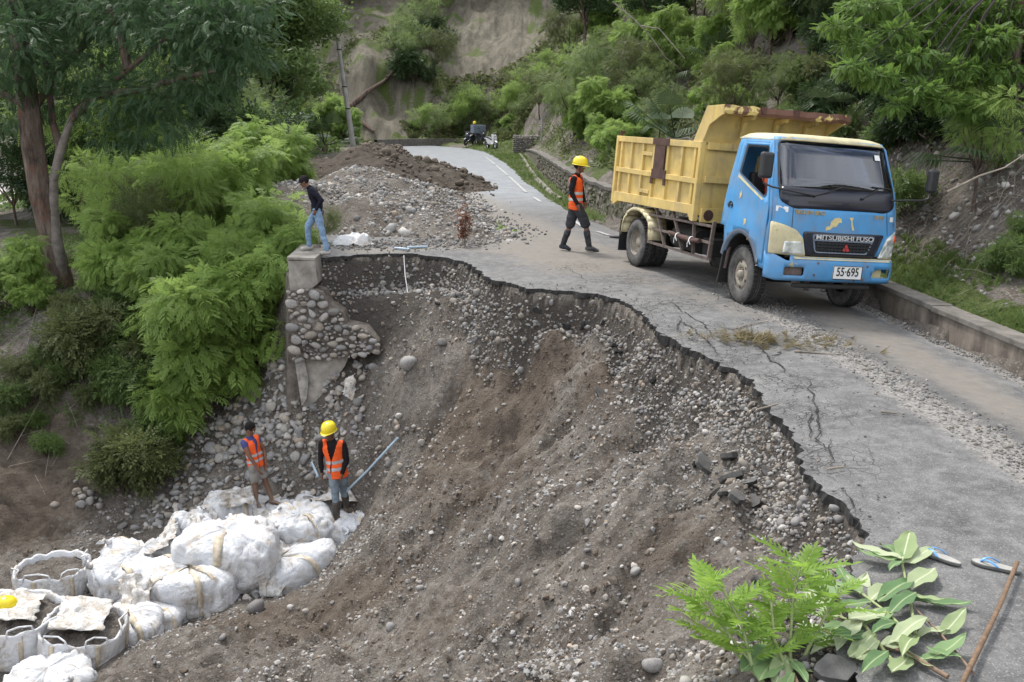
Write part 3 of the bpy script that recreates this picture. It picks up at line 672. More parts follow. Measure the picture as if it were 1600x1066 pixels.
# --- side guards (rusty frame), both sides
for sy in (-1, 1):
    g = MB(); y = sy * .99
    for z0, z1 in ((.93, 1.00), (.71, .755), (.47, .51)):
        g.bar((-3.08, y, z0 - .0), (-.80, y, z1 - .02), .04, .035)
    for xt, xb in ((-2.85, -2.38), (-2.2, -1.72), (-1.45, -1.36)): g.bar((xt, y, 1.06), (xb, y, .48), .045, .03)
    g.bar((-3.05, y, .75), (-3.08, y, .47), .04, .03); g.bar((-.80, y, 1.06), (-.86, y, .48), .05, .04)
    g.build('side_guard', M_RUSTG, truck)
    f = MB(); P = []
    for i in range(13):
        a = PI * (0.02 + .96 * i / 12); P.append((-3.4715 - math.cos(a) * .60, .40 + math.sin(a) ** .6 * .60))
    for i in range(12):
        (x0, z0), (x1, z1) = P[i], P[i + 1]
        f.add([(x0, sy * .74, z0), (x1, sy * .74, z1), (x1, sy * 1.06, z1), (x0, sy * 1.06, z0)], [(0, 1, 2, 3)], 0, True)
        f.add([(x0, sy * 1.06, z0), (x1, sy * 1.06, z1), (x1 * .99 + -3.4715 * .01, sy * 1.06, z1 - .045), (x0 * .99 - .034715, sy * 1.06, z0 - .045)], [(0, 1, 2, 3)], 0, True)
    o = f.build('mudguard', M_CREAM if sy < 0 else M_YEL, truck); md = o.modifiers.new('s', 'SOLIDIFY'); md.thickness = .012
    f = MB(); f.box((-4.12, sy * .86, .45), (.02, .42, .55)); f.build('mud_flap', M_BLACKPL, truck)
mb = MB(); mb.tube([(-2.1, -1.04, .73), (-1.35, -1.05, .70), (-1.08, -1.05, .735)], .035, 10); mb.build('loose_pipe', M_RUST, truck)
mb = MB()
for x in (-1.83, -1.36):
    mb.lathe([(.046, -.012), (.05, 0), (.046, .012)], 10, axis='x', c=(x, -1.045, .72)); mb.tube([(x, -1.09, .72), (x - .02, -1.1, .66), (x - .01, -1.1, .6)], .006, 5)
    mb.tube([(x, -1.09, .73), (x + .05, -1.11, .69), (x + .08, -1.1, .65)], .006, 5)
mb.build('tie_string', M_WHITE, truck)
# --- tipper body
XR, XF, HB, ZT, ZB = -4.73, -1.38, 1.0, 2.19, 1.03
body = MB()
body.box(((XR + XF) / 2, 0, 1.12), (XF - XR, 2 * HB - .06, .05))
for sy in (-1, 1): body.box(((XR + XF) / 2, sy * (HB - .02), (ZT + 1.15) / 2), (XF - XR - .02, .025, ZT - 1.15))
body.box((XF - .02, 0, (ZT + 1.1) / 2 - .02), (.03, 2 * HB - .06, ZT - 1.15))
tip = body.build('tipper_body', M_YEL, truck)
for sy in (-1, 1):
    y = sy * (HB + .015)
    for (z, h, nm) in ((ZT - .045, .10, 'top_rail'), (1.60, .085, 'middle_rail')):
        m_ = MB(); m_.box(((XR + XF) / 2, y, z), (XF - XR, .07, h)); m_.build('side_rail', M_YEL, tip, bevel=.006)
    m_ = MB(); m_.prism([(XR, 1.02), (XR, 1.20), (XF, 1.24), (XF, 1.0), (XF - .12, 1.0), (XF - .2, 1.09), (XR + .3, 1.04), (XR + .12, .96)], y - .035, y + .035, 'y'); m_.build('side_rail', M_YEL, tip, bevel=.005)
    for x in (-4.5, -4.05, -3.55, -3.09, -2.56, -2.05, -1.6):
        for z0, z1 in ((1.20, 1.56), (1.645, ZT - .095)):
            m_ = MB(); m_.box((x, y - sy * .004, (z0 + z1) / 2), (.075, .052, z1 - z0)); m_.build('side_post', M_YEL, tip, bevel=.004)
    m_ = MB(); m_.box((XF - .045, y, (ZT + 1.0) / 2), (.085, .085, ZT - .99)); m_.build('corner_post', M_YEL, tip, bevel=.008)
    m_ = MB(); m_.box((XR + .05, y, (ZT + 1.0) / 2), (.085, .085, ZT - 1.0)); m_.build('corner_post', M_YEL, tip, bevel=.008)
    m_ = MB(); m_.tube([(XR + .02, sy * .97, ZT), (XR + .02, sy * .97, ZT + .1)], .035, 8); m_.tube([(XR - .03, sy * .94, ZT + .07), (XR + .06, sy * .94, ZT + .07)], .03, 8); m_.build('tailgate_hinge', M_RUST, tip)
y = -(HB + .015)
for z in (1.93, 1.30):
    m_ = MB(); m_.box((-3.32, y - .01, z), (.38, .04, .06)); m_.build('step_rung', M_YEL, tip, bevel=.004)
m_ = MB(); m_.box((-2.81, y - .04, 1.87), (.40, .012, .42)); m_.box((-2.80, y - .042, ZT - .045), (.62, .014, .11)); m_.box((-2.78, y - .042, 1.62), (.54, .014, .15)); m_.box((-2.56, y - .03, 1.5), (.085, .016, .1)); m_.box((-3.06, y - .03, 1.51), (.085, .016, .12))
lbl(m_.build('rust_plate', M_RUST, tip), 'bare rusty patch plate on the yellow side')
m_ = MB(); m_.box((XR - .02, 0, 1.6), (.04, 1.94, 1.1)); 
for yy in (-.7, -.25, .25, .7): m_.box((XR - .05, yy, 1.6), (.04, .07, 1.05))
m_.build('tailgate', M_YEL, tip, bevel=.005)
# headboard
m_ = MB()
for z, h in ((ZT - .05, .11), (1.64, .10), (1.10, .22)): m_.box((XF + .03, 0, z), (.06, 2 * HB - .1, h))
for yy in (-.35, .35): m_.box((XF + .025, yy, 1.62), (.05, .07, 1.1))
m_.build('headboard_rail', M_YEL, tip, bevel=.006)
m_ = MB(); m_.lathe([(.001, 0), (.07, .002), (.085, .001)], 20, axis='x', c=(XF + .063, -.83, 1.10)); m_.build('rust_spot', M_RUST, tip)
# hood over the cab
hp = [(-1.71, 2.19), (-1.62, 2.19), (-1.40, 2.19), (-1.27, 2.45), (-.87, 2.60), (-.86, 2.73), (-1.38, 2.72)]
for sy in (-1, 1):
    m_ = MB(); m_.prism([(-1.71, 2.19), (-1.40, 2.19), (-1.25, 2.44), (-.95, 2.57), (-.86, 2.60), (-.86, 2.74), (-1.38, 2.72)], sy * (HB + .03), sy * (HB - .0), 'y'); m_.build('hood_side', M_YEL, tip, bevel=.006)
m_ = MB(); m_.add([(-1.40, -HB, 2.19), (-1.40, HB, 2.19), (-1.30, HB, 2.60), (-1.30, -HB, 2.60)], [(0, 1, 2, 3)]); m_.add([(-1.30, -HB, 2.60), (-1.30, HB, 2.60), (-.90, HB, 2.64), (-.90, -HB, 2.64)], [(0, 1, 2, 3)])
m_.add([(-1.30, -HB, 2.60), (-1.30, HB, 2.60), (-1.36, HB, 2.71), (-1.36, -HB, 2.71)], [(0, 1, 2, 3)])
o = m_.build('hood_panel', M_YEL, tip); md = o.modifiers.new('s', 'SOLIDIFY'); md.thickness = .02
for yy in (-.45, .1, .62):
    m_ = MB(); m_.prism([(-1.30, 2.28), (-1.28, 2.59), (-.93, 2.625), (-1.0, 2.56), (-1.2, 2.52)], yy - .03, yy + .03, 'y'); m_.build('hood_bracket', M_YEL, tip)
k = NM('lip_paint'); nn = k.noise(3.2, 8, .65); c = k.mix(k.ramp(nn, [(.42, 0.), (.46, 1.)]), (.53, .42, .155), (.11, .05, .032)); k.done(c, .7, 0, k.bump(nn, .3, .005)); M_LIP = k.m
N = 28; P = []; F = []
for i in range(N + 1):
    yy = -(HB + .02) + (2 * HB + .12) * i / N; w = .012 * math.sin(i * 1.3) + random.uniform(-.008, .008)
    for (x, z) in ((-.95, 2.62), (-.86, 2.61), (-.835, 2.66), (-.86, 2.74), (-.95, 2.735)): P.append((x + w, yy, z + w * .6))
for i in range(N):
    for q in range(5): F.append((i * 5 + q, i * 5 + (q + 1) % 5, (i + 1) * 5 + (q + 1) % 5, (i + 1) * 5 + q))
F += [(0, 1, 2, 3, 4), tuple(N * 5 + q for q in (4, 3, 2, 1, 0))]
m_ = MB(); m_.add(P, F); lbl(m_.build('hood_lip', M_LIP, tip), 'battered front lip with rust showing through')
m_ = MB()
for yy, w in ((-.38, .07), (.16, .10)): m_.box((-.842, yy, 2.70), (.03, w, .10))
m_.build('rust_spot', M_RUST, tip)
# --- cab
def hw(z): return np.interp(z, [.5, .8, 1.2, 1.24, 1.5, 1.9, 2.28, 2.36], [.955, .975, .985, .965, .965, .93, .875, .84])
def xf(z): return np.interp(z, [.6, .8, 1.1, 1.45, 1.66, 2.3, 2.38], [.84, .84, .835, .80, .75, .47, .40])
def FS(y, z, off=0.0):
    a = abs(y) / hw(z); x = xf(z) - .05 * a ** 2 - .10 * max(0, (a - .78) / .22) ** 2.2
    return (float(x) + off, y, z)
def SS(x, z, sy, off=0.0): return (x, sy * (float(hw(z)) + off), z)
def cdt_sheet(outer, holes, grid, mapf, name, mats, parent, thick=.02, smooth=True):
    def clean(P): return [Vector(p[:2]) for p in P]
    pts = clean(outer); polys = [list(range(len(outer)))]; b = len(outer); ed = []
    ne = [(i, (i + 1) % len(outer)) for i in range(len(outer))]
    for h in holes:
        pts += clean(h); ne += [(b + i, b + (i + 1) % len(h)) for i in range(len(h))]; b += len(h)
    gx0 = np.arange(min(p.x for p in pts), max(p.x for p in pts), grid); gy0 = np.arange(min(p.y for p in pts), max(p.y for p in pts), grid)
    X, Y = np.meshgrid(gx0 + grid / 2, gy0 + grid / 2); X = X.ravel(); Y = Y.ravel()
    m = inpoly(X, Y, outer)
    for h in holes: m &= ~inpoly(X, Y, h)
    pts += [Vector((a, b_)) for a, b_ in zip(X[m], Y[m])]
    v_, e_, f_, _, _, _ = delaunay_2d_cdt(pts, ne, [], 0, 1e-5)
    keep = []
    for f in f_:
        cx = sum(v_[i].x for i in f) / len(f); cy = sum(v_[i].y for i in f) / len(f)
        if not inpoly(np.array([cx]), np.array([cy]), outer)[0]: continue
        if any(inpoly(np.array([cx]), np.array([cy]), h)[0] for h in holes): continue
        keep.append(f)
    mb = MB(); mb.add([mapf(p.x, p.y) for p in v_], keep, 0, smooth)
    o = mb.build(name, mats, parent)
    if thick: md = o.modifiers.new('s', 'SOLIDIFY'); md.thickness = thick; md.offset = 0
    return o
def rnd_poly(P, r=.05, n=4):
    out = []
    for i, p in enumerate(P):
        a = Vector(P[i - 1]); b = Vector(p); c = Vector(P[(i + 1) % len(P)])
        d1 = (a - b); d2 = (c - b); r_ = min(r, d1.length * .45, d2.length * .45); s1 = b + d1.normalized() * r_; s2 = b + d2.normalized() * r_
        for k_ in range(n + 1):
            t = k_ / n; out.append(tuple(s1 * (1 - t) ** 2 + b * 2 * t * (1 - t) + s2 * t * t))
    return out
cab = bpy.data.objects.new('cab', None); COL.objects.link(cab); cab.parent = truck
arch = [(.0 - math.cos(a) * .50 * 1.0, .43 + math.sin(a) * .56) for a in np.linspace(.35, PI - .30, 12)]
sideout = [(-.62, 1.05)] + [(-.50, 1.04)] + arch + [(.5, .60), (.66, .58), (.70, .80), (.70, 1.2), (.665, 1.45), (.615, 1.66), (.37, 2.26), (.33, 2.30), (-.46, 2.30), (-.52, 2.2), (-.60, 1.4)]
win = rnd_poly([(-.27, 2.2), (.30, 2.2), (.50, 1.75), (.53, 1.50), (.47, 1.50), (-.30, 1.80)], .06)
winU = rnd_poly([(-.27, 2.2), (.31, 2.2), (.52, 1.56), (.46, 1.52), (-.30, 1.80)], .05)
for sy in (-1, 1):
    s_ = cdt_sheet(sideout, [winU], .12, lambda x, z: SS(x, z, sy), 'cab_side', M_BLUE, truck)
    dout = [(-.42, 1.10), (-.40, 1.02)] + [(x * 1.06, .43 + (z - .43) * 1.06) for x, z in arch[2:-1]] + [(.545, .66), (.62, .66), (.64, 1.2), (.605, 1.45), (.555, 1.64), (.335, 2.235), (-.38, 2.235), (-.41, 1.8)]
    d_ = cdt_sheet(dout, [winU], .12, lambda x, z: SS(x, z, sy, .014), 'door', M_BLUE, truck, .014)
    w_ = MB(); cx = sum(p[0] for p in winU) / len(winU); cz = sum(p[1] for p in winU) / len(winU)
    for (sc_, off) in ((1.0, .02),):
        n_ = len(winU); A = [SS(p[0], p[1], sy, .026) for p in winU]; B = [SS(cx + (p[0] - cx) * .93, cz + (p[1] - cz) * .93, sy, .02) for p in winU]
        w_.add(A + B, [(i, (i + 1) % n_, n_ + (i + 1) % n_, n_ + i) for i in range(n_)])
    o = w_.build('window_seal', M_BLACKPL, d_)
    # lower belt line worn to cream under the window
    if sy < 0:
        w_ = MB(); A = [(-.30, 1.785), (.45, 1.505), (.45, 1.475), (-.31, 1.745)]; w_.add([SS(x, z, sy, .030) for x, z in A], [(0, 1, 2, 3)]); w_.build('worn_strip', M_CREAM, d_)
    if sy > 0:
        g_ = MB(); g_.add([SS(p[0], p[1], sy, .004) for p in winU], [tuple(range(len(winU)))]); g_.build('window_glass', M_GLASS, d_)
    h_ = MB(); pl = [(-.40 + .075 * math.cos(a), 1.33 + .05 * math.sin(a) * (1.4 if math.sin(a) > 0 else .7)) for a in np.linspace(0, 2 * PI, 16)[:-1]]
    h_.add([SS(x, z, sy, .024) for x, z in pl], [tuple(range(len(pl)))]); h_.bar(SS(-.46, 1.345, sy, .03), SS(-.34, 1.345, sy, .03), .02, .015); h_.build('handle', M_BLACKPL, d_)
    a_ = MB(); n_ = len(arch); A = [(x * 1.0, .43 + (z - .43)) for x, z in arch] + [(.5, .62)]; B = [(x * 1.12, .43 + (z - .43) * 1.10) for x, z in arch] + [(.565, .62)]
    n_ = len(A); a_.add([SS(x, z, sy, .03) for x, z in A] + [SS(x, z, sy, .024) for x, z in B] + [SS(x, z, sy, -.05) for x, z in A], [(i, i + 1, n_ + i + 1, n_ + i) for i in range(n_ - 1)] + [(i, i + 1, 2 * n_ + i + 1, 2 * n_ + i) for i in range(n_ - 1)], 0, True)
    a_.build('wheel_arch_trim', M_GREYPL, truck)
    # inner arch
    a_ = MB(); 
    for i in range(len(arch) - 1):
        (x0, z0), (x1, z1) = arch[i], arch[i + 1]; a_.add([(x0, sy * .95, z0), (x1, sy * .95, z1), (x1, sy * .45, z1), (x0, sy * .45, z0)], [(0, 1, 2, 3)])
    a_.build('inner_arch', M_UNDER, truck)
    a_ = MB(); a_.box((-.50, sy * .80, .45), (.03, .36, .5), (0, .18, 0)); a_.build('mud_flap', M_UNDER, truck)
# front shell with windscreen opening
fo = [(-float(hw(z)), z) for z in np.linspace(.80, 2.33, 14)] + [(y, 2.33) for y in np.linspace(-.80, .80, 9)] + [(float(hw(z)), z) for z in np.linspace(2.33, .80, 14)]
wsc = rnd_poly([(-.90, 1.50), (-.835, 2.295), (.835, 2.295), (.90, 1.50), (.70, 1.43), (-.70, 1.43)], .09)
cdt_sheet(fo, [wsc], .09, lambda y, z: FS(y, z), 'front_panel', M_BLUE, truck)
gl = [p for p in rnd_poly([(-.885, 1.67), (-.83, 2.285), (.83, 2.285), (.885, 1.67)], .06)]
g = cdt_sheet(gl, [], .1, lambda y, z: FS(y, z, -.002), 'windscreen', M_GLASS, truck, .004)
cw = rnd_poly([(-.895, 1.50), (-.88, 1.70), (.88, 1.70), (.895, 1.50), (.72, 1.42), (-.72, 1.42)], .07)
o = cdt_sheet(cw, [], .09, lambda y, z: FS(y, z, .008), 'cowl_panel', M_COWL, truck, .012)
v_ = MB()
for y0, y1 in ((-.5, .0), (.1, .62)):
    v_.add([FS(y0, 1.50, .0205), FS(y1, 1.50, .0205), FS(y1, 1.53, .0205), FS(y0, 1.53, .0205)], [(0, 1, 2, 3)])
v_.build('cowl_vent', M_BLACKTXT, truck)
s_ = MB(); outer = rnd_poly([(-.905, 1.66), (-.845, 2.305), (.845, 2.305), (.905, 1.66)], .07); inn = rnd_poly([(-.880, 1.685), (-.82, 2.28), (.82, 2.28), (.880, 1.685)], .06)
n_ = len(outer); s_.add([FS(y, z, .014) for y, z in outer] + [FS(y, z, .009) for y, z in inn], [(i, (i + 1) % n_, n_ + (i + 1) % n_, n_ + i) for i in range(n_)]); s_.build('window_seal', M_BLACKPL, truck)
# hinge dots, inspection seam lines on the bonnet
s_ = MB()
for y0, z0, y1, z1 in ((-.72, 1.43, -.72, 1.12), (.74, 1.43, .78, 1.12)): s_.add([FS(y0 - .004, z0, .013), FS(y0 + .004, z0, .013), FS(y1 + .004, z1, .013), FS(y1 - .004, z1, .013)], [(0, 1, 2, 3)])
s_.build('seam', M_BLACKTXT, truck)
# roof
R_ = MB(); N1, N2 = 18, 12; P = []; F = []
for i in range(N2 + 1):
    for j in range(N1 + 1):
        a = -1 + 2 * j / N1; b = i / N2; x = -.55 + b * 1.03
        e = 1 - abs(a) ** 6; ef = 1 - max(0, (b - .82) / .18) ** 2.5; er = 1 - max(0, (.1 - b) / .1) ** 2
        y = a * .885; xx = x - (.05 * a * a + .09 * max(0, (abs(a) - .78) / .22) ** 2.2) * (b > .5) * (b - .5) * 2
        P.append((xx, y, 2.29 + .095 * (e ** .6) * (ef * .8 + .2) * (er * .8 + .2)))
for i in range(N2):
    for j in range(N1): F.append((i * (N1 + 1) + j, i * (N1 + 1) + j + 1, (i + 1) * (N1 + 1) + j + 1, (i + 1) * (N1 + 1) + j))
R_.add(P, F, 0, True); o = R_.build('cab_roof', M_CREAM, truck); md = o.modifiers.new('s', 'SOLIDIFY'); md.thickness = .02
# rear wall + floor + interior
rw = [(-.92, 1.0), (.92, 1.0), (.88, 2.28), (-.88, 2.28)]; cdt_sheet(rw, [[(-.6, 1.7), (.6, 1.7), (.58, 2.05), (-.58, 2.05)]], .3, lambda y, z: (-.62 + (z - 1) * .09, y, z), 'cab_rear', M_BLUE, truck)
g_ = MB(); g_.add([(-.55, -.6, 1.7), (-.55, .6, 1.7), (-.522, .58, 2.05), (-.522, -.58, 2.05)], [(0, 1, 2, 3)]); g_.build('rear_window', M_GLASS, truck)
i_ = MB(); i_.box((.0, 0, 1.02), (1.2, 1.8, .06)); i_.build('cab_floor', M_UNDER, truck)
i_ = MB(); i_.box((.62, 0, 1.40), (.22, 1.7, .26)); i_.build('dashboard', M_BLACKPL, truck, bevel=.03)
M_SEAT = plain('seat_vinyl', (.06, .055, .055), .6)
for yy, w in ((.45, .5), (-.3, .8)):
    i_ = MB(); i_.box((-.15, yy, 1.20), (.5, w, .14)); i_.box((-.42, yy, 1.52), (.12, w, .6), (0, -.12, 0)); i_.build('cab_seat', M_SEAT, truck, bevel=.03)
i_ = MB(); i_.lathe([(.19, -.01), (.2, 0), (.19, .01), (.18, 0), (.19, -.01)], 24, axis='x'); i_.tube([(0, 0, 0), (.2, 0, -.15)], .02); i_.bar((0, -.18, 0), (0, .18, 0), .02)
i_.build('steering_wheel', M_BLACKPL, truck, loc=(.38, -.42, 1.62), rot=(0, rad(35), 0))
# grille
gp = rnd_poly([(-.56, 1.13), (.72, 1.13), (.60, .81), (-.47, .81)], .05)
gr = cdt_sheet(gp, [], .12, lambda y, z: FS(y, z, .012), 'grille', M_COWL, truck, .02)
fr = MB(); a1 = rnd_poly([(-.42, 1.105), (.57, 1.105), (.47, .855), (-.36, .855)], .05); b1 = rnd_poly([(-.39, 1.08), (.545, 1.08), (.45, .87), (-.34, .87)], .04); n_ = len(a1)
fr.add([FS(y, z, .034) for y, z in a1] + [FS(y, z, .028) for y, z in b1] + [FS(y, z, .02) for y, z in a1], [(i, (i + 1) % n_, n_ + (i + 1) % n_, n_ + i) for i in range(n_)] + [(i, (i + 1) % n_, 2 * n_ + (i + 1) % n_, 2 * n_ + i) for i in range(n_)])
fr.build('grille_frame', M_GREYPL, gr)
for z in (.905, .945, .985):
    b_ = MB()
    for i in range(12):
        y0 = -.35 + i * .9 / 12 * .97; b_.bar(FS(y0, z, .032), FS(y0 + .075, z, .032), .010, .02)
    b_.build('grille_bar', M_BLACKPL, gr)
for i in range(15):
    y0 = -.33 + i * .057; b_ = MB(); b_.bar(FS(y0, .875, .030), FS(y0, 1.015, .030), .008, .014); b_.build('grille_bar', M_BLACKPL, gr)
b_ = MB(); b_.bar(FS(-.385, 1.025, .036), FS(.52, 1.025, .036), .022, .022); b_.build('grille_bar', M_GREYPL, gr)
def text_mesh(s, size, m, parent, pos, name='lettering', sx=1.0, bold=.0, front=True, roty=0.0, depth=.003, off=.036):
    cu = bpy.data.curves.new('t', 'FONT'); cu.body = s; cu.size = size; cu.extrude = depth; cu.align_x = 'CENTER'; cu.align_y = 'CENTER'; cu.offset = bold
    to = bpy.data.objects.new('t', cu); COL.objects.link(to); bpy.context.view_layer.update()
    me = bpy.data.meshes.new_from_object(to.evaluated_get(bpy.context.evaluated_depsgraph_get())); bpy.data.objects.remove(to)
    for v in me.vertices:     # text plane -> front surface of the cab
        yy = pos[0] + v.co.x * sx; zz = pos[1] + v.co.y; p = FS(yy, zz, off + v.co.z) if front else None
        v.co = p
    me.update(); me.materials.clear(); return link(name, me, m, parent)
text_mesh('MITSUBISHI FUSO', .088, M_SILVTXT, gr, (.085, 1.062), sx=1.33, bold=.0012, off=.040)
text_mesh('TEGUH BRO', .072, M_GOLDTXT, truck, (-.47, 1.375), sx=1.15, bold=.002, off=.014)
text_mesh('125 PS', .062, M_GOLDTXT, truck, (.60, 1.36), sx=1.1, bold=.002, off=.014)
em = MB()
for a in (90, 210, 330):
    c_, s__ = math.cos(rad(a)), math.sin(rad(a)); r_ = .046; L_ = .092
    pts_ = [(0, 0), (c_ * r_ * .58 - s__ * .027, s__ * r_ * .58 + c_ * .027), (c_ * L_ * .62 * 1.7 * .62, s__ * L_ * .62 * 1.7 * .62), (c_ * r_ * .58 + s__ * .027, s__ * r_ * .58 - c_ * .027)]
    em.add([FS(.11 + p[0] * 1.0, .925 + p[1], .048) for p in pts_] + [FS(.11 + p[0], .925 + p[1], .038) for p in pts_], [(0, 1, 2, 3), (0, 1, 5, 4), (1, 2, 6, 5), (2, 3, 7, 6), (3, 0, 4, 7)])
em.build('emblem', M_RED, gr)
# headlamps
def lamp(sy):
    lp = MB()
    bz = rnd_poly([(-.985, 1.235), (-.90, 1.22), (-.66, 1.14), (-.555, 1.04), (-.49, .80), (-.975, .81)], .03) if sy < 0 else rnd_poly([(.965, 1.18), (.90, 1.15), (.77, 1.08), (.66, .81), (.93, .80), (.97, .9)], .02)
    o = cdt_sheet(bz, [], .07, lambda y, z: FS(max(-hw(z) * .995, min(hw(z) * .995, y)), z, .022), 'headlamp', M_CREAM if sy < 0 else M_LENS, truck, .03)
    lens = rnd_poly([(-.82, .99), (-.57, .995), (-.525, .825), (-.83, .83)], .015) if sy < 0 else rnd_poly([(.77, .98), (.925, .975), (.90, .82), (.69, .82)], .015)
    l_ = cdt_sheet(lens, [], .06, lambda y, z: FS(y, z, .042), 'lens', M_LENS, o, .012)
    if sy > 0:
        ind = rnd_poly([(.915, 1.12), (.955, 1.13), (.955, 1.04), (.915, 1.03)], .012); cdt_sheet(ind, [], .06, lambda y, z: FS(y, z, .044), 'indicator', M_ORANGELENS, o, .02)
        for i in range(7):
            q = MB(); y0 = .80 + i * .02; q.bar(FS(y0 - .01, 1.0, .044), FS(y0 + .01, 1.07 + i * .008, .044), .003); q.build('lens_rib', M_CHROME, o)
    return o
lbl(lamp(-1), 'headlamp set in a yellow painted surround'); lbl(lamp(1), 'headlamp with clear lens and orange indicator')
# bumper
def BS(y, z, off=0.0):
    a = abs(y) / 1.0; return (.90 - .03 * a * a - .20 * max(0, (a - .82) / .18) ** 2.4 - .03 * abs((z - .63) / .16) ** 3 + off, y, z)
bo = [(y, .47 + (.02 if abs(y) > .9 else 0)) for y in np.linspace(-.985, .985, 22)] + [(.99, .55), (.99, .72)] + [(y, .785 + (0 if y > -.62 else .03)) for y in np.linspace(.985, -.70, 18)] + [(-.72, .73), (-.78, .74), (-.90, .80), (-.985, .83), (-.99, .7), (-.99, .55)]
fh1 = rnd_poly([(-.80, .54), (-.80, .655), (-.50, .655), (-.50, .54)], .03); fh2 = rnd_poly([(.56, .545), (.58, .64), (.65, .665), (.86, .665), (.86, .545)], .03)
bmp = cdt_sheet(bo, [fh1, fh2], .07, lambda y, z: BS(y, z, -.03 * math.exp(-((y + .72) / .1) ** 2) * (z - .4)), 'bumper', M_BLUE, truck, .015)
t_ = MB(); ys = np.linspace(-.66, .97, 24); P = []
for y in ys: P += [BS(y, .792, .004), BS(y, .80, -.12), BS(y, .765, .012)]
t_.add(P, [f for i in range(23) for f in ((3 * i, 3 * i + 3, 3 * i + 4, 3 * i + 1), (3 * i, 3 * i + 2, 3 * i + 5, 3 * i + 3))], 0, True); t_.build('bumper_top', M_CREAM, bmp)
t_ = MB(); t_.add([BS(y, z, -.04) for y, z in fh1], [tuple(range(len(fh1)))]); t_.build('fog_lamp_blank', M_RUSTG, bmp)
t_ = MB(); t_.add([BS(y, z, -.05) for y, z in [(.54, .53), (.54, .68), (.76, .68), (.76, .53)]], [(0, 1, 2, 3)]); t_.build('fog_lamp_blank', M_CREAM, bmp)
t_ = MB()
for y, z in ((-.30, .72), (-.34, .56), (.48, .70), (.44, .52), (.30, .50)):
    t_.lathe([(.001, 0), (.016, .001), (.02, -.003)], 10, axis='x', c=(BS(y, z)[0] + .01, y, z))
t_.build('bumper_bolt', M_RUSTG, bmp)
t_ = MB()
for sy in (-1, 1): t_.bar((.8, sy * .4, .72), (.3, sy * .38, .70), .06, .1)
t_.box((.77, 0, .80), (.05, 1.5, .06)); t_.build('bumper_bracket', M_UNDER, truck)
pl = MB(); pl.box((.912, .165, .607), (.008, .46, .185)); plate = pl.build('number_plate', M_WHITE, bmp, bevel=.004)
fr = MB()
for (y, z, w, h) in ((.165, .695, .455, .008), (.165, .519, .455, .008), (-.06, .607, .008, .18), (.39, .607, .008, .18)): fr.box((.918, y, z), (.004, w, h))
fr.build('plate_border', M_BLACKTXT, plate)
def flat_text(s, size, m, parent, y, z, x, sx=1.0, bold=0.0, name='lettering'):
    cu = bpy.data.curves.new('t', 'FONT'); cu.body = s; cu.size = size; cu.extrude = .0015; cu.align_x = 'CENTER'; cu.align_y = 'CENTER'; cu.offset = bold
    to = bpy.data.objects.new('t', cu); COL.objects.link(to); bpy.context.view_layer.update()
    me = bpy.data.meshes.new_from_object(to.evaluated_get(bpy.context.evaluated_depsgraph_get())); bpy.data.objects.remove(to)
    for v in me.vertices: v.co = (x + v.co.z, y + v.co.x * sx, z + v.co.y)
    me.update(); me.materials.clear(); return link(name, me, m, parent)
flat_text('55\u00b7695', .165, M_BLACKTXT, plate, .165, .612, .919, sx=.78, bold=.002)
# worn paint marks, stickers
def patch(poly, m, off, name='paint_chip', parent=truck):
    q = MB(); q.add([FS(y, z, off) for y, z in poly], [tuple(range(len(poly)))]); return q.build(name, m, parent)
M_CHIP = plain('bare_primer', (.62, .52, .26), .7, var=.25, sc=30, bump=.1)
patch([(-.22, 1.155), (-.15, 1.17), (-.12, 1.2), (-.06, 1.21), (-.03, 1.26), (.02, 1.27), (.01, 1.32), (-.03, 1.335), (-.09, 1.325), (-.15, 1.27), (-.155, 1.22), (-.22, 1.2)], M_CHIP, .0145)
patch([(.13, 1.34), (.2, 1.345), (.185, 1.3), (.20, 1.24), (.225, 1.18), (.195, 1.17), (.17, 1.23), (.165, 1.29)], M_CHIP, .0145)
patch([(-.93, 1.37), (-.79, 1.365), (-.79, 1.435), (-.84, 1.44), (-.86, 1.42), (-.88, 1.44), (-.93, 1.44)], M_WHITE, .0145, 'sticker')
patch([(.80, 1.31), (.885, 1.31), (.885, 1.375), (.80, 1.375)], M_WHITE, .0145, 'sticker')
patch([(.60, 2.115), (.69, 2.115), (.68, 2.185), (.60, 2.185)], M_WHITE, .016, 'sticker')
for (x, z, s) in ((.08, 1.16, .035), (-.15, 1.5, .03), (.2, .95, .02)):
    q = MB(); n_ = 9; q.add([SS(x + s * (1 + .5 * math.sin(i * 2.3)) * math.cos(2 * PI * i / n_), z + 1.6 * s * (1 + .5 * math.cos(i * 3.1)) * math.sin(2 * PI * i / n_), -1, .0245) for i in range(n_)], [tuple(range(n_))]); q.build('paint_chip', M_CHIP, truck)
# wipers
for (y0, z0, y1, z1, b0, b1) in ((-.42, 1.60, .02, 1.74, (-.16, 1.735), (.30, 1.715)), (.32, 1.60, .62, 1.76, (.50, 1.76), (.82, 1.745))):
    q = MB(); q.tube([FS(y0, z0, .03), FS((y0 + y1) / 2, (z0 + z1) / 2, .05), FS(y1, z1, .04)], .008, 6); q.tube([FS(b0[0], b0[1], .02), FS(b1[0], b1[1], .018)], .009, 6); q.lathe([(.02, 0), (.018, .02), (.001, .025)], 10, axis='x', c=FS(y0, z0, .02)); q.build('wiper', M_BLACKTXT, truck)
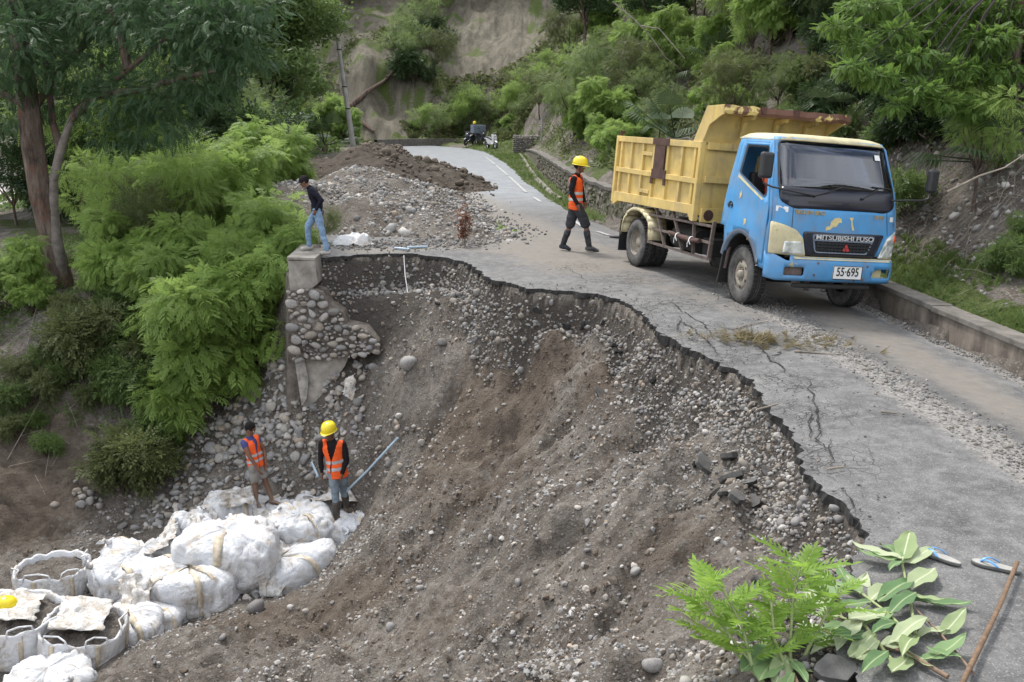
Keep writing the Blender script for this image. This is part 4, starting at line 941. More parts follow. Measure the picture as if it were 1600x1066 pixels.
# mirrors
def mirror(P, head, w, h, lab):
    q = MB(); q.tube(P, .013, 8); o = q.build('mirror_arm', M_BLACKPL, truck)
    m_ = MB(); m_.box(head, (.09, w, h)); o2 = m_.build('mirror', M_BLACKPL, truck, bevel=.035); 
    m2 = MB(); m2.box((head[0] - .047, head[1], head[2]), (.004, w * .8, h * .85)); m2.build('mirror_glass', M_CHROME, o2); lbl(o2, lab)
mirror([(.78, -.45, 1.60), (.84, -.75, 1.64), (.74, -1.06, 1.68), (.66, -1.14, 1.72), (.66, -1.14, 1.80)], (.66, -1.13, 1.95), .19, .34, 'rounded black mirror in front of the open door window')
mirror([(.76, .80, 1.60), (.80, 1.05, 1.62), (.80, 1.26, 1.63), (.80, 1.36, 1.66), (.80, 1.38, 1.76)], (.80, 1.38, 1.90), .15, .32, 'narrow black mirror on a long arm')
# ---------------------------------------------------------------- stones
def ico(sub):
    bm = bmesh.new(); bmesh.ops.create_icosphere(bm, subdivisions=sub, radius=1.0); bm.verts.ensure_lookup_table()
    V = np.array([v.co[:] for v in bm.verts]); F = np.array([[v.index for v in f.verts] for f in bm.faces]); bm.free(); return V, F
ICO1, ICO2, ICO3 = ico(1), ico(2), ico(3)
def stone_shape(base, seed, rough=.16, flat=.68):
    V, F = base; r = np.random.default_rng(seed); V = V.copy()
    V *= np.array([1.0, r.uniform(.66, .95), r.uniform(flat * .75, flat * 1.15)])
    for _ in range(5):                                  # a few worn flats
        n_ = r.normal(size=3); n_ /= np.linalg.norm(n_); d = V @ n_; lim = r.uniform(.5, .8) * d.max()
        V -= np.outer(np.clip(d - lim, 0, None) * .75, n_)
    ph = r.uniform(0, 6, 3); V *= (1 + rough * .5 * (np.sin(V @ r.normal(size=3) * 2.2 + ph[0]) + .5 * np.sin(V @ r.normal(size=3) * 4.1 + ph[1])))[:, None]
    return V, F
def rotmats(n_, r, tilt=.6):
    a = r.uniform(0, 2 * PI, n_); b = r.normal(0, tilt, n_); c = r.normal(0, tilt, n_)
    ca, sa, cb, sb, cc_, sc = np.cos(a), np.sin(a), np.cos(b), np.sin(b), np.cos(c), np.sin(c); O = np.zeros(n_); I = np.ones(n_)
    Rz = np.stack([ca, -sa, O, sa, ca, O, O, O, I], -1).reshape(-1, 3, 3); Rx = np.stack([I, O, O, O, cb, -sb, O, sb, cb], -1).reshape(-1, 3, 3); Ry = np.stack([cc_, O, sc, O, I, O, -sc, O, cc_], -1).reshape(-1, 3, 3)
    return Rx @ Ry @ Rz
def scatter_mesh(name, P, S, base, nshape, r, tilt=.6, smooth=True, sq=.68, rough=.16):
    """many small stones as one mesh; rnd = colour of each stone"""
    N_ = len(P); Rm = rotmats(N_, r, tilt); Vs, Fs, A = [], [], []; off = 0
    which = r.integers(0, nshape, N_)
    for k_ in range(nshape):
        V0, F0 = stone_shape(base, 100 + k_, rough, sq); m = which == k_; n_ = int(m.sum())
        if not n_: continue
        V = np.einsum('nij,vj->nvi', Rm[m], V0) * S[m][:, None, None] + P[m][:, None, :]
        Vs.append(V.reshape(-1, 3)); Fs.append((F0[None] + (np.arange(n_) * len(V0))[:, None, None] + off).reshape(-1, 3)); off += n_ * len(V0)
        A.append(np.repeat(r.random(n_), len(V0)))
    return np_mesh(name, np.concatenate(Vs), np.concatenate(Fs), smooth, {'rnd': np.concatenate(A)})
def stonemat(name, dirt=.35, attr=True, dark=1.0):
    k = NM(name); a = k.attr('rnd') if attr else k.rnd()
    d = lambda t: tuple(x * dark for x in t)
    c = k.ramp(a, [(0., d((.10, .10, .10))), (.18, d((.20, .20, .205))), (.36, d((.28, .275, .265))), (.52, d((.23, .195, .155))), (.66, d((.34, .325, .30))), (.80, d((.17, .175, .19))), (.93, d((.50, .48, .45))), (1., d((.30, .22, .15)))])
    n_ = k.noise(14, 6, .65); c = k.mix(k.ramp(n_, [(.35, 0.), (.7, .35)]), c, d((.42, .40, .37)))
    geo = k.n('ShaderNodeNewGeometry'); 
    c = k.mix(k.ramp(k.noise(5, 7, .7), [(.45, 0.), (.62, dirt)]), c, (.15, .118, .09))
    return k.done(c, .82, 0, k.bump(k.noise(45, 4, .7), .35, .006), .3)
M_PEB = stonemat('pebbles', .3); M_COB = stonemat('cobbles', .55, attr=False); M_COBW = stonemat('wall_stones', .6, attr=False, dark=.95)
TX = np.vectorize(lambda x, y: float(T(x, y)))
def Tn(X, Y): return T(np.asarray(X), np.asarray(Y))
def slope_at(X, Y, e=.06):
    gx_ = (Tn(X + e, Y) - Tn(X - e, Y)) / (2 * e); gy_ = (Tn(X, Y + e) - Tn(X, Y - e)) / (2 * e); return gx_, gy_
def scatter_zone(n_, x0, x1, y0, y1, mask, size, r, near=1.0, bury=.3, clump=.5, seed=0):
    """n stones over the zone, more per area on steep ground and nearer by"""
    P = []; S = []; tot = 0
    while tot < n_:
        X = r.uniform(x0, x1, n_ * 3); Y = r.uniform(y0, y1, n_ * 3); gx_, gy_ = slope_at(X, Y)
        w = np.sqrt(1 + gx_ ** 2 + gy_ ** 2) / np.maximum(3, np.hypot(X, Y)) ** near * 3 ** near / 3.0
        w *= np.clip(.55 + 2.2 * clump * fbm(X, Y, 1.1, 4, 40 + seed), .02, 2)
        keep = (r.random(X.shape) < w) & mask(X, Y); X, Y, gx_, gy_ = X[keep], Y[keep], gx_[keep], gy_[keep]
        s_ = size(r, len(X), np.hypot(X, Y)); s_ = np.minimum(s_, np.median(s_) * 3.2); nn = np.stack([-gx_, -gy_, np.ones_like(gx_)], -1); nn /= np.linalg.norm(nn, axis=1)[:, None]
        P.append(np.stack([X, Y, Tn(X, Y)], -1) + nn * (s_ * (.5 - bury))[:, None]); S.append(s_); tot += len(X)
    return np.concatenate(P)[:n_], np.concatenate(S)[:n_]
r5 = np.random.default_rng(55)
def brn_at(X, Y): g = lambda cx, cy, r_, a_: a_ * np.exp(-((X - cx) ** 2 + (Y - cy) ** 2) / r_ ** 2); return np.clip(g(-.2, 14.2, 1.5, 1) + g(1.6, 12.6, .9, .6) + g(-2.2, 11.3, 1.5, .8) + g(-3.6, 12.3, 1.3, .8) + g(-.8, 9.5, 1.1, .6) + g(-.3, 12.5, 1.2, .6) + g(1.4, 7.6, .7, .5), 0, 1)
def mhole(X, Y):
    m = (~inpoly(X, Y, ROADPOLY)) & (Y < 18.6) & (X > -10) & (X < 3); return m & (r5.random(X.shape) > brn_at(X, Y) * .9)
P, S = scatter_zone(27000, -7.5, 2.7, 3.9, 17.6, mhole, lambda r, n_, d: (.0070 + .00105 * d) * np.exp(r.normal(0, .52, n_)), r5, 1.5, .3, .95)
o = link('gravel', scatter_mesh('gravel', P, S, ICO1, 14, r5, .6, False, .58, .3), M_PEB); o['kind'] = 'stuff'
P, S = scatter_zone(900, -6.6, -2.6, 15.6, 18.0, lambda X, Y: (Y > 15.9 + .25 * (X + 4)) & (Tn(X, Y) < -1.9), lambda r, n_, d: .055 * np.exp(r.normal(0, .35, n_)), r5, 0, .25, .2, 12)
o = link('gravel', scatter_mesh('gravel', P, S, ICO2, 12, r5, .6, True, .6), M_PEB); o['kind'] = 'stuff'
# loosened dark stones packed under the asphalt edge
P = []; S = []
for i in range(len(RS)):
    x, y = RS[i]
    if y < 4.3: continue
    for q in range(24):
        d = r5.uniform(.02, .36); a = RS[min(i + 1, len(RS) - 1)] - RS[max(i - 1, 0)]; a = a / (np.hypot(*a) + 1e-9)
        X = x + a[1] * d + r5.normal(0, .03); Y = y - a[0] * d + r5.normal(0, .03)
        s_ = (.012 + .0012 * np.hypot(x, y)) * math.exp(r5.normal(0, .4)); P.append((X, Y, float(T(X, Y)) + s_ * .1)); S.append(s_)
P = np.array(P); S = np.array(S)
o = link('gravel', scatter_mesh('gravel', P, S, ICO1, 8, r5), stonemat('roadbase_stones', .45, True, .72)); o['kind'] = 'stuff'
# clods of soil
def mclod(X, Y): return (~inpoly(X, Y, ROADPOLY)) & (Y < 18) & (X < 3)
P, S = scatter_zone(8000, -8, 2.6, 4.0, 17.5, mclod, lambda r, n_, d: (.008 + .0013 * d) * np.exp(r.normal(0, .45, n_)), r5, 1.5, .55, .8, 3)
M_CLOD = NM('soil_clods'); k = M_CLOD; k.done(k.mix(k.attr('rnd'), (.10, .08, .064), (.19, .16, .13)), .95, 0, k.bump(k.noise(30, 5, .7), .8, .02), .1); M_CLOD = k.m
o = link('soil_clods', scatter_mesh('soil_clods', P, S, ICO1, 10, r5, 1.2, False, .9, .5), M_CLOD); o['kind'] = 'stuff'
# individual cobbles
COBS = [stone_shape(ICO2, 300 + i, .12, .66) for i in range(12)]
COBM = []
for i, (V_, F_) in enumerate(COBS):
    me = np_mesh('cobble', V_, F_, True); me.materials.append(M_COB); COBM.append(me)
COBMW = [m.copy() for m in COBM]
for m in COBMW: m.materials.clear(); m.materials.append(M_COBW)
def cobble(p, s, label, group, cat='stone', name='cobble', parent=None, meshes=COBM, tilt=.5):
    o = bpy.data.objects.new(name, random.choice(meshes)); COL.objects.link(o)
    o.location = p; o.scale = (s, s * random.uniform(.85, 1.1), s * random.uniform(.85, 1.15)); o.rotation_euler = (random.gauss(0, tilt), random.gauss(0, tilt), random.uniform(0, 6.28))
    if parent is not None: o.parent = parent
    else: tag(o, label, cat, group)
    return o
ZONES = [ # centre px, spread px, n, radius m, label, group
 (400,685,70,34,85,(.07,.155),'grey river cobble in the rubble slope behind the two workers on the sacks','cobbles on the rubble slope behind the sacks'),
 (545,600,38,60,22,(.06,.13),'cobble loosened from the broken retaining wall foot','cobbles below the broken wall end'),
 (600,700,60,50,34,(.04,.10),'pebble grey cobble on the slope beside the blue pipe','cobbles near the pipe'),
 (122,775,38,22,20,(.05,.12),'pale cobble in the small pile on the left earth bank','cobbles piled on the left bank'),
 (230,800,60,30,18,(.05,.12),'cobble at the gully edge behind the white sacks','cobbles between gully and sacks'),
 (1270,800,55,50,26,(.025,.06),'rounded pebble stone stuck in the cut bank below the near road edge','stones in the near cut bank'),
 (1150,620,80,60,22,(.025,.055),'rounded stone in the cut bank below the cracked road','stones in the middle cut bank'),
 (900,880,180,90,26,(.025,.06),'loose stone lying on the collapsed slope','loose stones on the collapsed slope'),
 (500,940,180,60,18,(.03,.08),'loose stone on the bare soil in front of the sacks','stones in front of the sacks'),
 (650,450,60,26,16,(.05,.10),'stone in the dark road base under the pavement edge','stones in the road base')]
def hit_visible(u, v): return hit(u, v)
for (u, v, su, sv, n_, (a, b), lab, grp) in ZONES:
    for i in range(n_):
        uu, vv = u + random.uniform(-1, 1) * su, v + random.uniform(-1, 1) * sv
        p = hit(uu, vv)
        if p[1] > 19 or bool(inpoly(np.array([p[0]]), np.array([p[1]]), ROADPOLY)[0]): continue
        s = a + (b - a) * random.random() ** 1.8
        cobble((p[0], p[1], p[2] + s * .2), s, lab, grp)
for (u, v, s, lab) in [(403,957,.17,'brown muddy boulder lying against the front of the sack pile'),(323,958,.10,'small round muddy stone stuck to the front sack strap'),(690,540,.12,'pale angular limestone block in the upper slope'),
                       (1020,1046,.085,'flat round blue grey stone at the near edge'),(1308,1036,.05,'round cream pebble beside the wilting leaves'),(1325,1018,.05,'brown porous stone beside the cream pebble'),(1258,1046,.03,'small white stone left of the asphalt lump'),
                       (640,575,.20,'tan sandstone slab standing in the slope'),(330,705,.16,'flat tan slab on the cobble pile')]:
    p = hit(u, v); o = cobble((p[0], p[1], p[2] + s * .35), s, lab, None, tilt=.2)
# ---------------------------------------------------------------- broken asphalt lumps
def slab(poly, t, m, name, loc, rot, label, cat):
    mb = MB(); n_ = len(poly); top = [(x, y, t / 2 + random.uniform(-.004, .004)) for x, y in poly]; bot = [(x * .96, y * .96, -t / 2 + random.uniform(-.015, .01)) for x, y in poly]
    mb.add(top + bot, [tuple(range(n_))], 0); mb.add(top + bot, [tuple(range(2 * n_ - 1, n_ - 1, -1))] + [(i, n_ + i, n_ + (i + 1) % n_, (i + 1) % n_) for i in range(n_)], 1)
    me = mb.mesh(); o = link(name, me, m, None, loc, rot); md = o.modifiers.new('b', 'BEVEL'); md.width = .006; md.segments = 1; tag(o, label, cat); return o
def rpoly(rx, ry, n_, j=.25): return [(rx * math.cos(2 * PI * i / n_) * (1 + random.uniform(-j, j)), ry * math.sin(2 * PI * i / n_) * (1 + random.uniform(-j, j))) for i in range(n_)]
RIMCH = True
M_ASPL = plain('asphalt_lump', (.11, .107, .102), .9, var=.4, sc=12, bump=.6)
for i, (u, v, rx, ry, rot, lab) in enumerate([(1104,735,.17,.12,(.5,.5,.4),'dark broken asphalt slab at the left of the fallen pair'),(1140,722,.14,.10,(-.3,.45,1.2),'dark asphalt chunk at the top of the fallen pieces'),(1145,752,.15,.09,(.2,.6,2.2),'dark asphalt slab with a snapped corner, middle of the fallen pieces'),
     (1150,785,.10,.07,(.4,.3,.7),'small asphalt chunk lowest of the fallen pieces'),(1300,1060,.11,.07,(.25,-.1,.3),'large dark asphalt lump at the near edge under the pebbles'),(1098,722,.07,.06,(.1,.8,.7),'small asphalt scrap above the fallen slabs')]):
    p = hit(u, v); slab(rpoly(rx, ry, 9, .30), .045, [M_ASPL, M_ASPL], 'asphalt_chunk', (p[0], p[1], p[2] + .04), rot, lab, 'asphalt chunk')
for i in range(34):
    q = RS[random.randrange(30, len(RS) - 45)]; j_ = int(np.argmin(np.hypot(RS[:, 0] - q[0], RS[:, 1] - q[1]))); t_ = RS[min(j_ + 1, len(RS) - 1)] - RS[j_ - 1]; t_ = t_ / (np.hypot(*t_) + 1e-9); d_ = random.choice([.06, .1, .16, .35, .6]); x_, y_ = q[0] + t_[1] * d_, q[1] - t_[0] * d_
    if y_ < 5.2: continue
    g1, g2 = slope_at(np.array([x_]), np.array([y_])); slab(rpoly(random.uniform(.04, .10), random.uniform(.035, .07), 7, .3), .035, [M_ASPL, M_ASPHEDGE], 'asphalt_chunk', (x_, y_, float(T(x_, y_)) + .02), (math.atan(g2[0]) * .7 + random.uniform(-.3, .3), -math.atan(g1[0]) * .7 + random.uniform(-.3, .3), random.uniform(0, 6)), 'small dark asphalt crumb broken off just below the road edge', 'asphalt chunk')['group'] = 'asphalt crumbs under the broken edge'
# ---------------------------------------------------------------- broken retaining wall
M_CONC = NM('old_concrete'); k = M_CONC
c = k.mix(k.ramp(k.noise(2.2, 8, .65), [(.35, 0.), (.65, 1.)]), (.13, .115, .10), (.31, .29, .26)); c = k.mix(k.ramp(k.noise(5, 6, .7), [(.5, 0.), (.7, .6)]), c, (.07, .06, .05))
M_CONC = k.done(c, .9, 0, k.bump(k.noise(18, 6, .7), .6, .02), .2)
M_MORT = NM('mortar'); k = M_MORT; c = k.mix(k.ramp(k.noise(4, 8, .7), [(.35, 0.), (.65, 1.)]), (.11, .092, .076), (.27, .24, .21)); M_MORT = k.done(c, .95, 0, k.bump(k.noise(14, 7, .75), 1.0, .06), .1)
wall = empty('retaining_wall', (-3.9, 17.3, -2.6), label='broken end of a stone retaining wall with concrete cap beside the washout', cat='retaining wall')
WO = Vector(wall.location)
def W(p): return tuple(Vector(p) - WO)
mb = MB(); path = [(-4.0, 17.05), (-4.35, 18.2), (-4.75, 19.7), (-5.65, 22.6), (-6.4, 24.8)]
for (a, b) in zip(path, path[1:]):
    d = Vector((b[0] - a[0], b[1] - a[1])).normalized(); nx, ny = d.y, -d.x
    A = [(a[0] - nx * .02, a[1] - ny * .02), (a[0] + nx * .48, a[1] + ny * .48), (b[0] + nx * .48, b[1] + ny * .48), (b[0] - nx * .02, b[1] - ny * .02)]
    A = A if A[0][0] < 9 else A; B = [(x - .12, y - .02) if q in (0, 3) else (x, y) for q, (x, y) in enumerate(A)]
    mb.add([W((x, y, -.35)) for x, y in A] + [W((x, y, -2.9)) for x, y in B], [(0, 1, 2, 3), (7, 6, 5, 4), (0, 4, 5, 1), (1, 5, 6, 2), (2, 6, 7, 3), (3, 7, 4, 0)])
mb.build('wall_body', M_MORT, wall)
def rough_block(poly, y0, y1, m, name, parent, amp=.03, seed=0, sub=.09):
    """a lump with this front outline (x, z), rough like broken masonry"""
    front = resample(poly + [poly[0]], sub)[:-1]; n_ = len(front)
    X, Z = np.meshgrid(np.arange(min(p[0] for p in poly), max(p[0] for p in poly), sub), np.arange(min(p[1] for p in poly), max(p[1] for p in poly), sub)); X, Z = X.ravel(), Z.ravel(); m_ = inpoly(X, Z, poly)
    pts_ = [Vector(p) for p in front] + [Vector((a, b)) for a, b in zip(X[m_], Z[m_])]
    v_, e_, f_, *_ = delaunay_2d_cdt(pts_, [], [list(range(n_))], 1, 1e-4)
    mb = MB(); P = []
    for p in v_:
        q = mnoise.noise(Vector((p.x * 3 + seed, p.y * 3, seed))) * amp * 2 + mnoise.noise(Vector((p.x * 9, p.y * 9 + seed, seed))) * amp
        P.append(W((p.x + q * .4, y0 + q, p.y)))
    nb = len(P); P += [W((p.x, y1, p.y)) for p in v_[:n_]]
    mb.add(P, [list(f) for f in f_] + [(i, (i + 1) % n_, nb + (i + 1) % n_, nb + i) for i in range(n_)]); return mb.build(name, m, parent)
rough_block([(-4.02, -.02), (-3.53, 0.0), (-3.50, -.42), (-3.62, -.52), (-4.00, -.58)], 16.98, 18.3, M_CONC, 'concrete_cap', wall, .008, 3)
mb = MB(); mb.add([W(p) for p in [(-4.03, 16.96, .0), (-3.52, 16.96, .0), (-3.56, 18.6, .015), (-4.12, 18.6, .015), (-4.03, 16.96, .05), (-3.52, 16.96, .05), (-3.56, 18.6, .065), (-4.12, 18.6, .065)]], [(0, 3, 2, 1), (4, 5, 6, 7), (0, 1, 5, 4), (1, 2, 6, 5), (2, 3, 7, 6), (3, 0, 4, 7)]); mb.build('cap_top', M_CONC, wall, bevel=.01)
body = [(-4.0, -.55), (-3.62, -.5), (-3.42, -.56), (-3.30, -.80), (-3.08, -.95), (-2.98, -1.15), (-2.62, -1.22), (-2.42, -1.45), (-2.40, -1.62), (-2.9, -1.72), (-3.3, -1.78), (-3.93, -1.80)]
rough_block(body, 16.90, 18.4, M_MORT, 'rubble_core', wall, .05, 7)
rough_block([(-3.93, -1.78), (-3.28, -1.76), (-2.95, -1.70), (-3.05, -1.95), (-3.35, -2.35), (-3.62, -2.75), (-3.80, -2.9)], 17.0, 18.2, plain('footing_concrete', (.34, .315, .28), .9, var=.45, sc=5, bump=.5), 'concrete_footing', wall, .02, 9)
mb = MB(); mb.add([W(p) for p in [(-3.95, 16.95, -1.8), (-3.76, 16.93, -1.83), (-3.70, 16.94, -2.2), (-3.74, 16.92, -2.55), (-3.84, 16.95, -2.7)]], [(0, 1, 2, 3, 4)]); mb.build('pale_render', plain('pale_render', (.36, .34, .31), .85, var=.5, sc=9, bump=.6), wall)
placed = []
rs_ = random.Random(5)
for i in range(9000):
    x = rs_.uniform(-4.0, -2.35); z = rs_.uniform(-1.82, -.5); s = rs_.uniform(.06, .15) if i < 900 else rs_.uniform(.028, .08)
    if not inpoly(np.array([x]), np.array([z]), body)[0]: continue
    if any((x - a) ** 2 + ((z - b) * 1.15) ** 2 < ((s + c_) * .80) ** 2 for a, b, c_ in placed): continue
    placed.append((x, z, s))
for x, z, s in placed:
    o = cobble(W((x, 16.855 + rs_.uniform(-.035, .02), z)), s, None, None, name='stone', parent=wall, meshes=COBMW, tilt=.3); o.rotation_euler = (rs_.gauss(0, .3), rs_.gauss(0, .3), rs_.gauss(0, .3)); o.scale = (s * 1.15, s * .7, s * rs_.uniform(.95, 1.25))
# ---------------------------------------------------------------- concrete kerb wall by the near road and stone wall further up
M_KERB = NM('kerb_concrete'); k = M_KERB
mp = k.map((1, 1, .35)); c = k.mix(k.ramp(k.noise(2.6, 8, .7, mp), [(.35, 0.), (.65, 1.)]), (.06, .05, .042), (.24, .205, .17)); c = k.mix(k.ramp(k.noise(1.1, 7, .7, mp), [(.60, 0.), (.68, .8)]), c, (.42, .40, .38))
M_KERB = k.done(c, .85, 0, k.bump(k.noise(20, 5, .7), .5, .015), .3)
M_KTOP = plain('kerb_top', (.17, .155, .135), .9, var=.5, sc=5, bump=.4)
kw = empty('kerb_wall', (5.6, 9, 0), label='long low concrete drain kerb along the right side of the road', cat='kerb')
KR = resample([(p[0], p[1]) for p in KERB[1:8]], 1.25)
for a, b in zip(KR, KR[1:]):
    d = Vector((b[0] - a[0], b[1] - a[1])); L_ = d.length; d.normalize(); nx, ny = d.y, -d.x; g = .004
    a2 = (a[0] + d.x * g, a[1] + d.y * g); b2 = (b[0] - d.x * g, b[1] - d.y * g); h = float(np.interp((a[1] + b[1]) / 2, [2, 12, 17, 20], [.30, .28, .33, .5]))
    def q(p, o_, z): return (p[0] + nx * o_ - 5.6, p[1] + ny * o_ - 9, z)
    mb = MB(); mb.add([q(a2, .02, h - .07), q(a2, .26, h - .07), q(b2, .26, h - .07), q(b2, .02, h - .07), q(a2, .0, -.35), q(a2, .26, -.35), q(b2, .26, -.35), q(b2, .0, -.35)], [(0, 1, 2, 3), (0, 4, 5, 1), (1, 5, 6, 2), (2, 6, 7, 3), (3, 7, 4, 0)]); mb.build('kerb_block', M_KERB, kw)
    mb = MB(); mb.add([q(p_, o_, z_) for z_ in (h - .07, h + .005) for p_, o_ in ((a2, -.012), (a2, .29), (b2, .29), (b2, -.012))], [(0, 3, 2, 1), (4, 5, 6, 7), (0, 1, 5, 4), (1, 2, 6, 5), (2, 3, 7, 6), (3, 0, 4, 7)]); mb.build('coping', M_KTOP, kw, bevel=.012)
sw = empty('stone_wall', (2.2, 26, 0), label='mossy stone retaining wall curving up along the far road verge', cat='stone wall')
SWP = resample(KERB[7:], .5); H_ = [float(np.interp(p[1], [18, 20, 25, 40, 50, 60, 66], [.6, .72, .80, .85, .75, .5, .3])) for p in SWP]
M_SWALL = NM('mossy_stone'); k = M_SWALL
vc = k.vor(5.5, out='Color'); s3 = k.n('ShaderNodeSeparateColor'); k.l(vc, s3.inputs[0]); c = k.mix(s3.outputs[0], (.10, .09, .075), (.25, .225, .19)); ed = k.vor(5.5, 'DISTANCE_TO_EDGE')
c = k.mix(k.ramp(ed, [(.02, 1.), (.07, 0.)]), c, (.04, .036, .03)); c = k.mix(k.ramp(k.noise(1.6, 7, .7), [(.45, 0.), (.65, .75)]), c, (.06, .072, .028)); M_SWALL = k.done(c, .92, 0, k.bump(ed, .8, .05), .15)
mb = MB(); P = []
for i, p in enumerate(SWP):
    for (o_, z) in ((.0, -.3), (.10, H_[i] - .06), (.45, H_[i] - .06), (.5, -.3)): P.append((p[0] + o_ - 2.2, p[1] + o_ * .15 - 26, z + .02 * math.sin(i * 1.7)))
mb.add(P, [(4 * i + q, 4 * i + q + 1, 4 * i + q + 5, 4 * i + q + 4) for i in range(len(SWP) - 1) for q in range(3)]); mb.build('wall_face', M_SWALL, sw)
mb = MB(); P = []
for i, p in enumerate(SWP):
    for (o_, z) in ((.06, H_[i] - .06), (.05, H_[i] + .03), (.42, H_[i] + .04), (.44, H_[i] - .06)): P.append((p[0] + o_ - 2.2, p[1] + o_ * .15 - 26, z + .02 * math.sin(i * 1.7)))
mb.add(P, [(4 * i + q, 4 * i + q + 1, 4 * i + q + 5, 4 * i + q + 4) for i in range(len(SWP) - 1) for q in range(3)]); mb.build('coping', M_KTOP, sw)
PP = []; SS_ = []
for i, p in enumerate(SWP[:-1]):
    if p[1] > 48: break
    for q in range(9):
        t = random.random(); z = random.uniform(-.02, H_[i] - .1); b = SWP[i + 1]; PP.append((p[0] + (b[0] - p[0]) * t + .02 + .1 * (z + .3) / 1.1 - 2.2, p[1] + (b[1] - p[1]) * t - 26, z)); SS_.append(random.uniform(.06, .12))
o = link('stone', scatter_mesh('stone', np.array(PP), np.array(SS_), ICO1, 6, r5, .4), M_SWALL, sw); o['kind'] = 'stuff'
# dark drain channel in front of the far wall, low parapet at the bend, heap of split wood
mb = MB(); P = []
CHN = [p for p in SWP if p[1] > 30]
for p in CHN: P += [(p[0] - .42, p[1], .02), (p[0] - .36, p[1], .10), (p[0] - .28, p[1], .10), (p[0] - .26, p[1], -.02), (p[0] + .02, p[1], -.02)]
mb.add(P, [(5 * i + q, 5 * i + q + 1, 5 * i + q + 6, 5 * i + q + 5) for i in range(len(CHN) - 1) for q in range(4)]); o = mb.build('drain_channel', M_CONC); tag(o, 'narrow pale concrete drain channel at the foot of the far stone wall', 'drain')
pp = [PZ(595, 241)[:2], (-9.2, 71.5), (-6.6, 75.6), (-4.5, 78.0), (-2.6, 79.2)]; mb = MB(); P = []
pp = resample([(-10.6, 74.0), (-9.0, 77.0), (-6.8, 79.8), (-4.3, 81.8), (-1.5, 83)], .8)
for p in pp: P += [(p[0] - .15, p[1] + .12, -.2), (p[0] - .15, p[1] + .12, .55), (p[0] + .15, p[1] - .12, .55), (p[0] + .15, p[1] - .12, -.2)]
mb.add(P, [(4 * i + q, 4 * i + q + 1, 4 * i + q + 5, 4 * i + q + 4) for i in range(len(pp) - 1) for q in range(3)]); o = mb.build('parapet', M_KTOP); tag(o, 'low weathered parapet wall at the bend of the road below the bare slope', 'parapet')
# ---------------------------------------------------------------- heaps dumped on the road
def heap(cones, x0, x1, y0, y1, st, m, name, label, seed, na=.12, attr=None):
    X, Y = np.meshgrid(np.arange(x0, x1, st), np.arange(y0, y1, st)); Hh = np.full(X.shape, -1.0)
    for (cx, cy, h, rx, ry) in cones:
        d = np.sqrt(((X - cx) / rx) ** 2 + ((Y - cy) / ry) ** 2) + .16 * fbm(X, Y, .5, 3, seed)
        z = h * (1 - d); z = np.where(z > h * .8, h * .8 + (z - h * .8) * .4, z); Hh = np.maximum(Hh, z)
    Hh = Hh + na * fbm(X, Y, 1.3, 4, seed + 5) + na * .5 * np.abs(fbm(X, Y, 5, 2, seed + 8)); base = np.where(X < interp_x(WALLTOP, Y) + .25, Tn(X, Y) - .02, np.maximum(Tn(X, Y), -.05)); Hh = np.where(X < interp_x(WALLTOP, Y) - .35, Hh - .5, Hh)
    Z = base + Hh; idx_ = np.arange(X.size).reshape(X.shape); ok = Hh > -.06; q = ok[:-1, :-1] & ok[1:, :-1] & ok[:-1, 1:] & ok[1:, 1:]
    Q_ = np.stack([idx_[:-1, :-1], idx_[:-1, 1:], idx_[1:, 1:], idx_[1:, :-1]], -1)[q]
    zz_ = np.zeros(X.size); me = np_mesh(name, np.stack([X, Y, Z], -1).reshape(-1, 3), Q_, True, {'brn': zz_ + (attr or 0), 'grn': zz_, 'dry': zz_, 'riv': zz_})
    bm = bmesh.new(); bm.from_mesh(me); bmesh.ops.delete(bm, geom=[v for v in bm.verts if not v.link_faces], context='VERTS'); bm.to_mesh(me); bm.free()
    o = link(name, me, m); tag(o, label, 'heap')
    def h(xx, yy):
        i = np.clip(((xx - x0) / st).astype(int), 0, X.shape[1] - 1); j = np.clip(((yy - y0) / st).astype(int), 0, X.shape[0] - 1); return Hh[j, i], Z[j, i]
    return h
k = NM('dark_soil'); n1 = k.noise(2.5, 7, .65); M_DSOIL = k.done(k.mix(k.ramp(n1, [(.35, 0.), (.65, 1.)]), (.045, .037, .03), (.10, .085, .07)), .95, 0, k.bump(k.noise(18, 6, .7), .9, .04), .1)
GH = heap([(-5.2,23.6,.95,2.6,2.8),(-3.2,22.6,.92,2.2,2.2),(-1.9,21.6,.55,1.5,1.3),(-4.2,27.0,1.2,3.4,4.5),(-7.0,27.2,.9,2.4,4.5),(-2.6,25.5,.75,2.0,3.2),(-6.4,23.5,.55,1.6,2.6),(-1.0,20.9,.25,1.1,.8)], -10.5, .6, 18.6, 34, .09, M_SOIL, 'gravel_heap', 'broad heap of pale stony gravel dumped across the left lane', 201, .16)
SH = heap([(-4.9,35.0,1.75,3.4,5.0),(-3.5,35.5,1.1,2.8,4.5),(-6.6,35.5,1.0,2.8,4.5)], -11, 1.5, 29, 44, .14, M_DSOIL, 'soil_heap', 'dark brown soil heap behind the gravel', 221, .10)
def heap_stones(Hf, n_, x0, x1, y0, y1, size, seed, m, nm='gravel'):
    r = np.random.default_rng(seed); X = r.uniform(x0, x1, n_ * 4); Y = r.uniform(y0, y1, n_ * 4); h, z = Hf(X, Y); w = np.clip(.5 + 1.6 * fbm(X, Y, .9, 4, seed), .03, 1.5)
    kp = (h > -.04) & (r.random(X.shape) < w); X, Y, z = X[kp][:n_], Y[kp][:n_], z[kp][:n_]; S = size * np.exp(r.normal(0, .55, len(X)))
    o = link(nm, scatter_mesh(nm, np.stack([X, Y, z + S * .15], -1), S, ICO1, 10, r), m); o['kind'] = 'stuff'
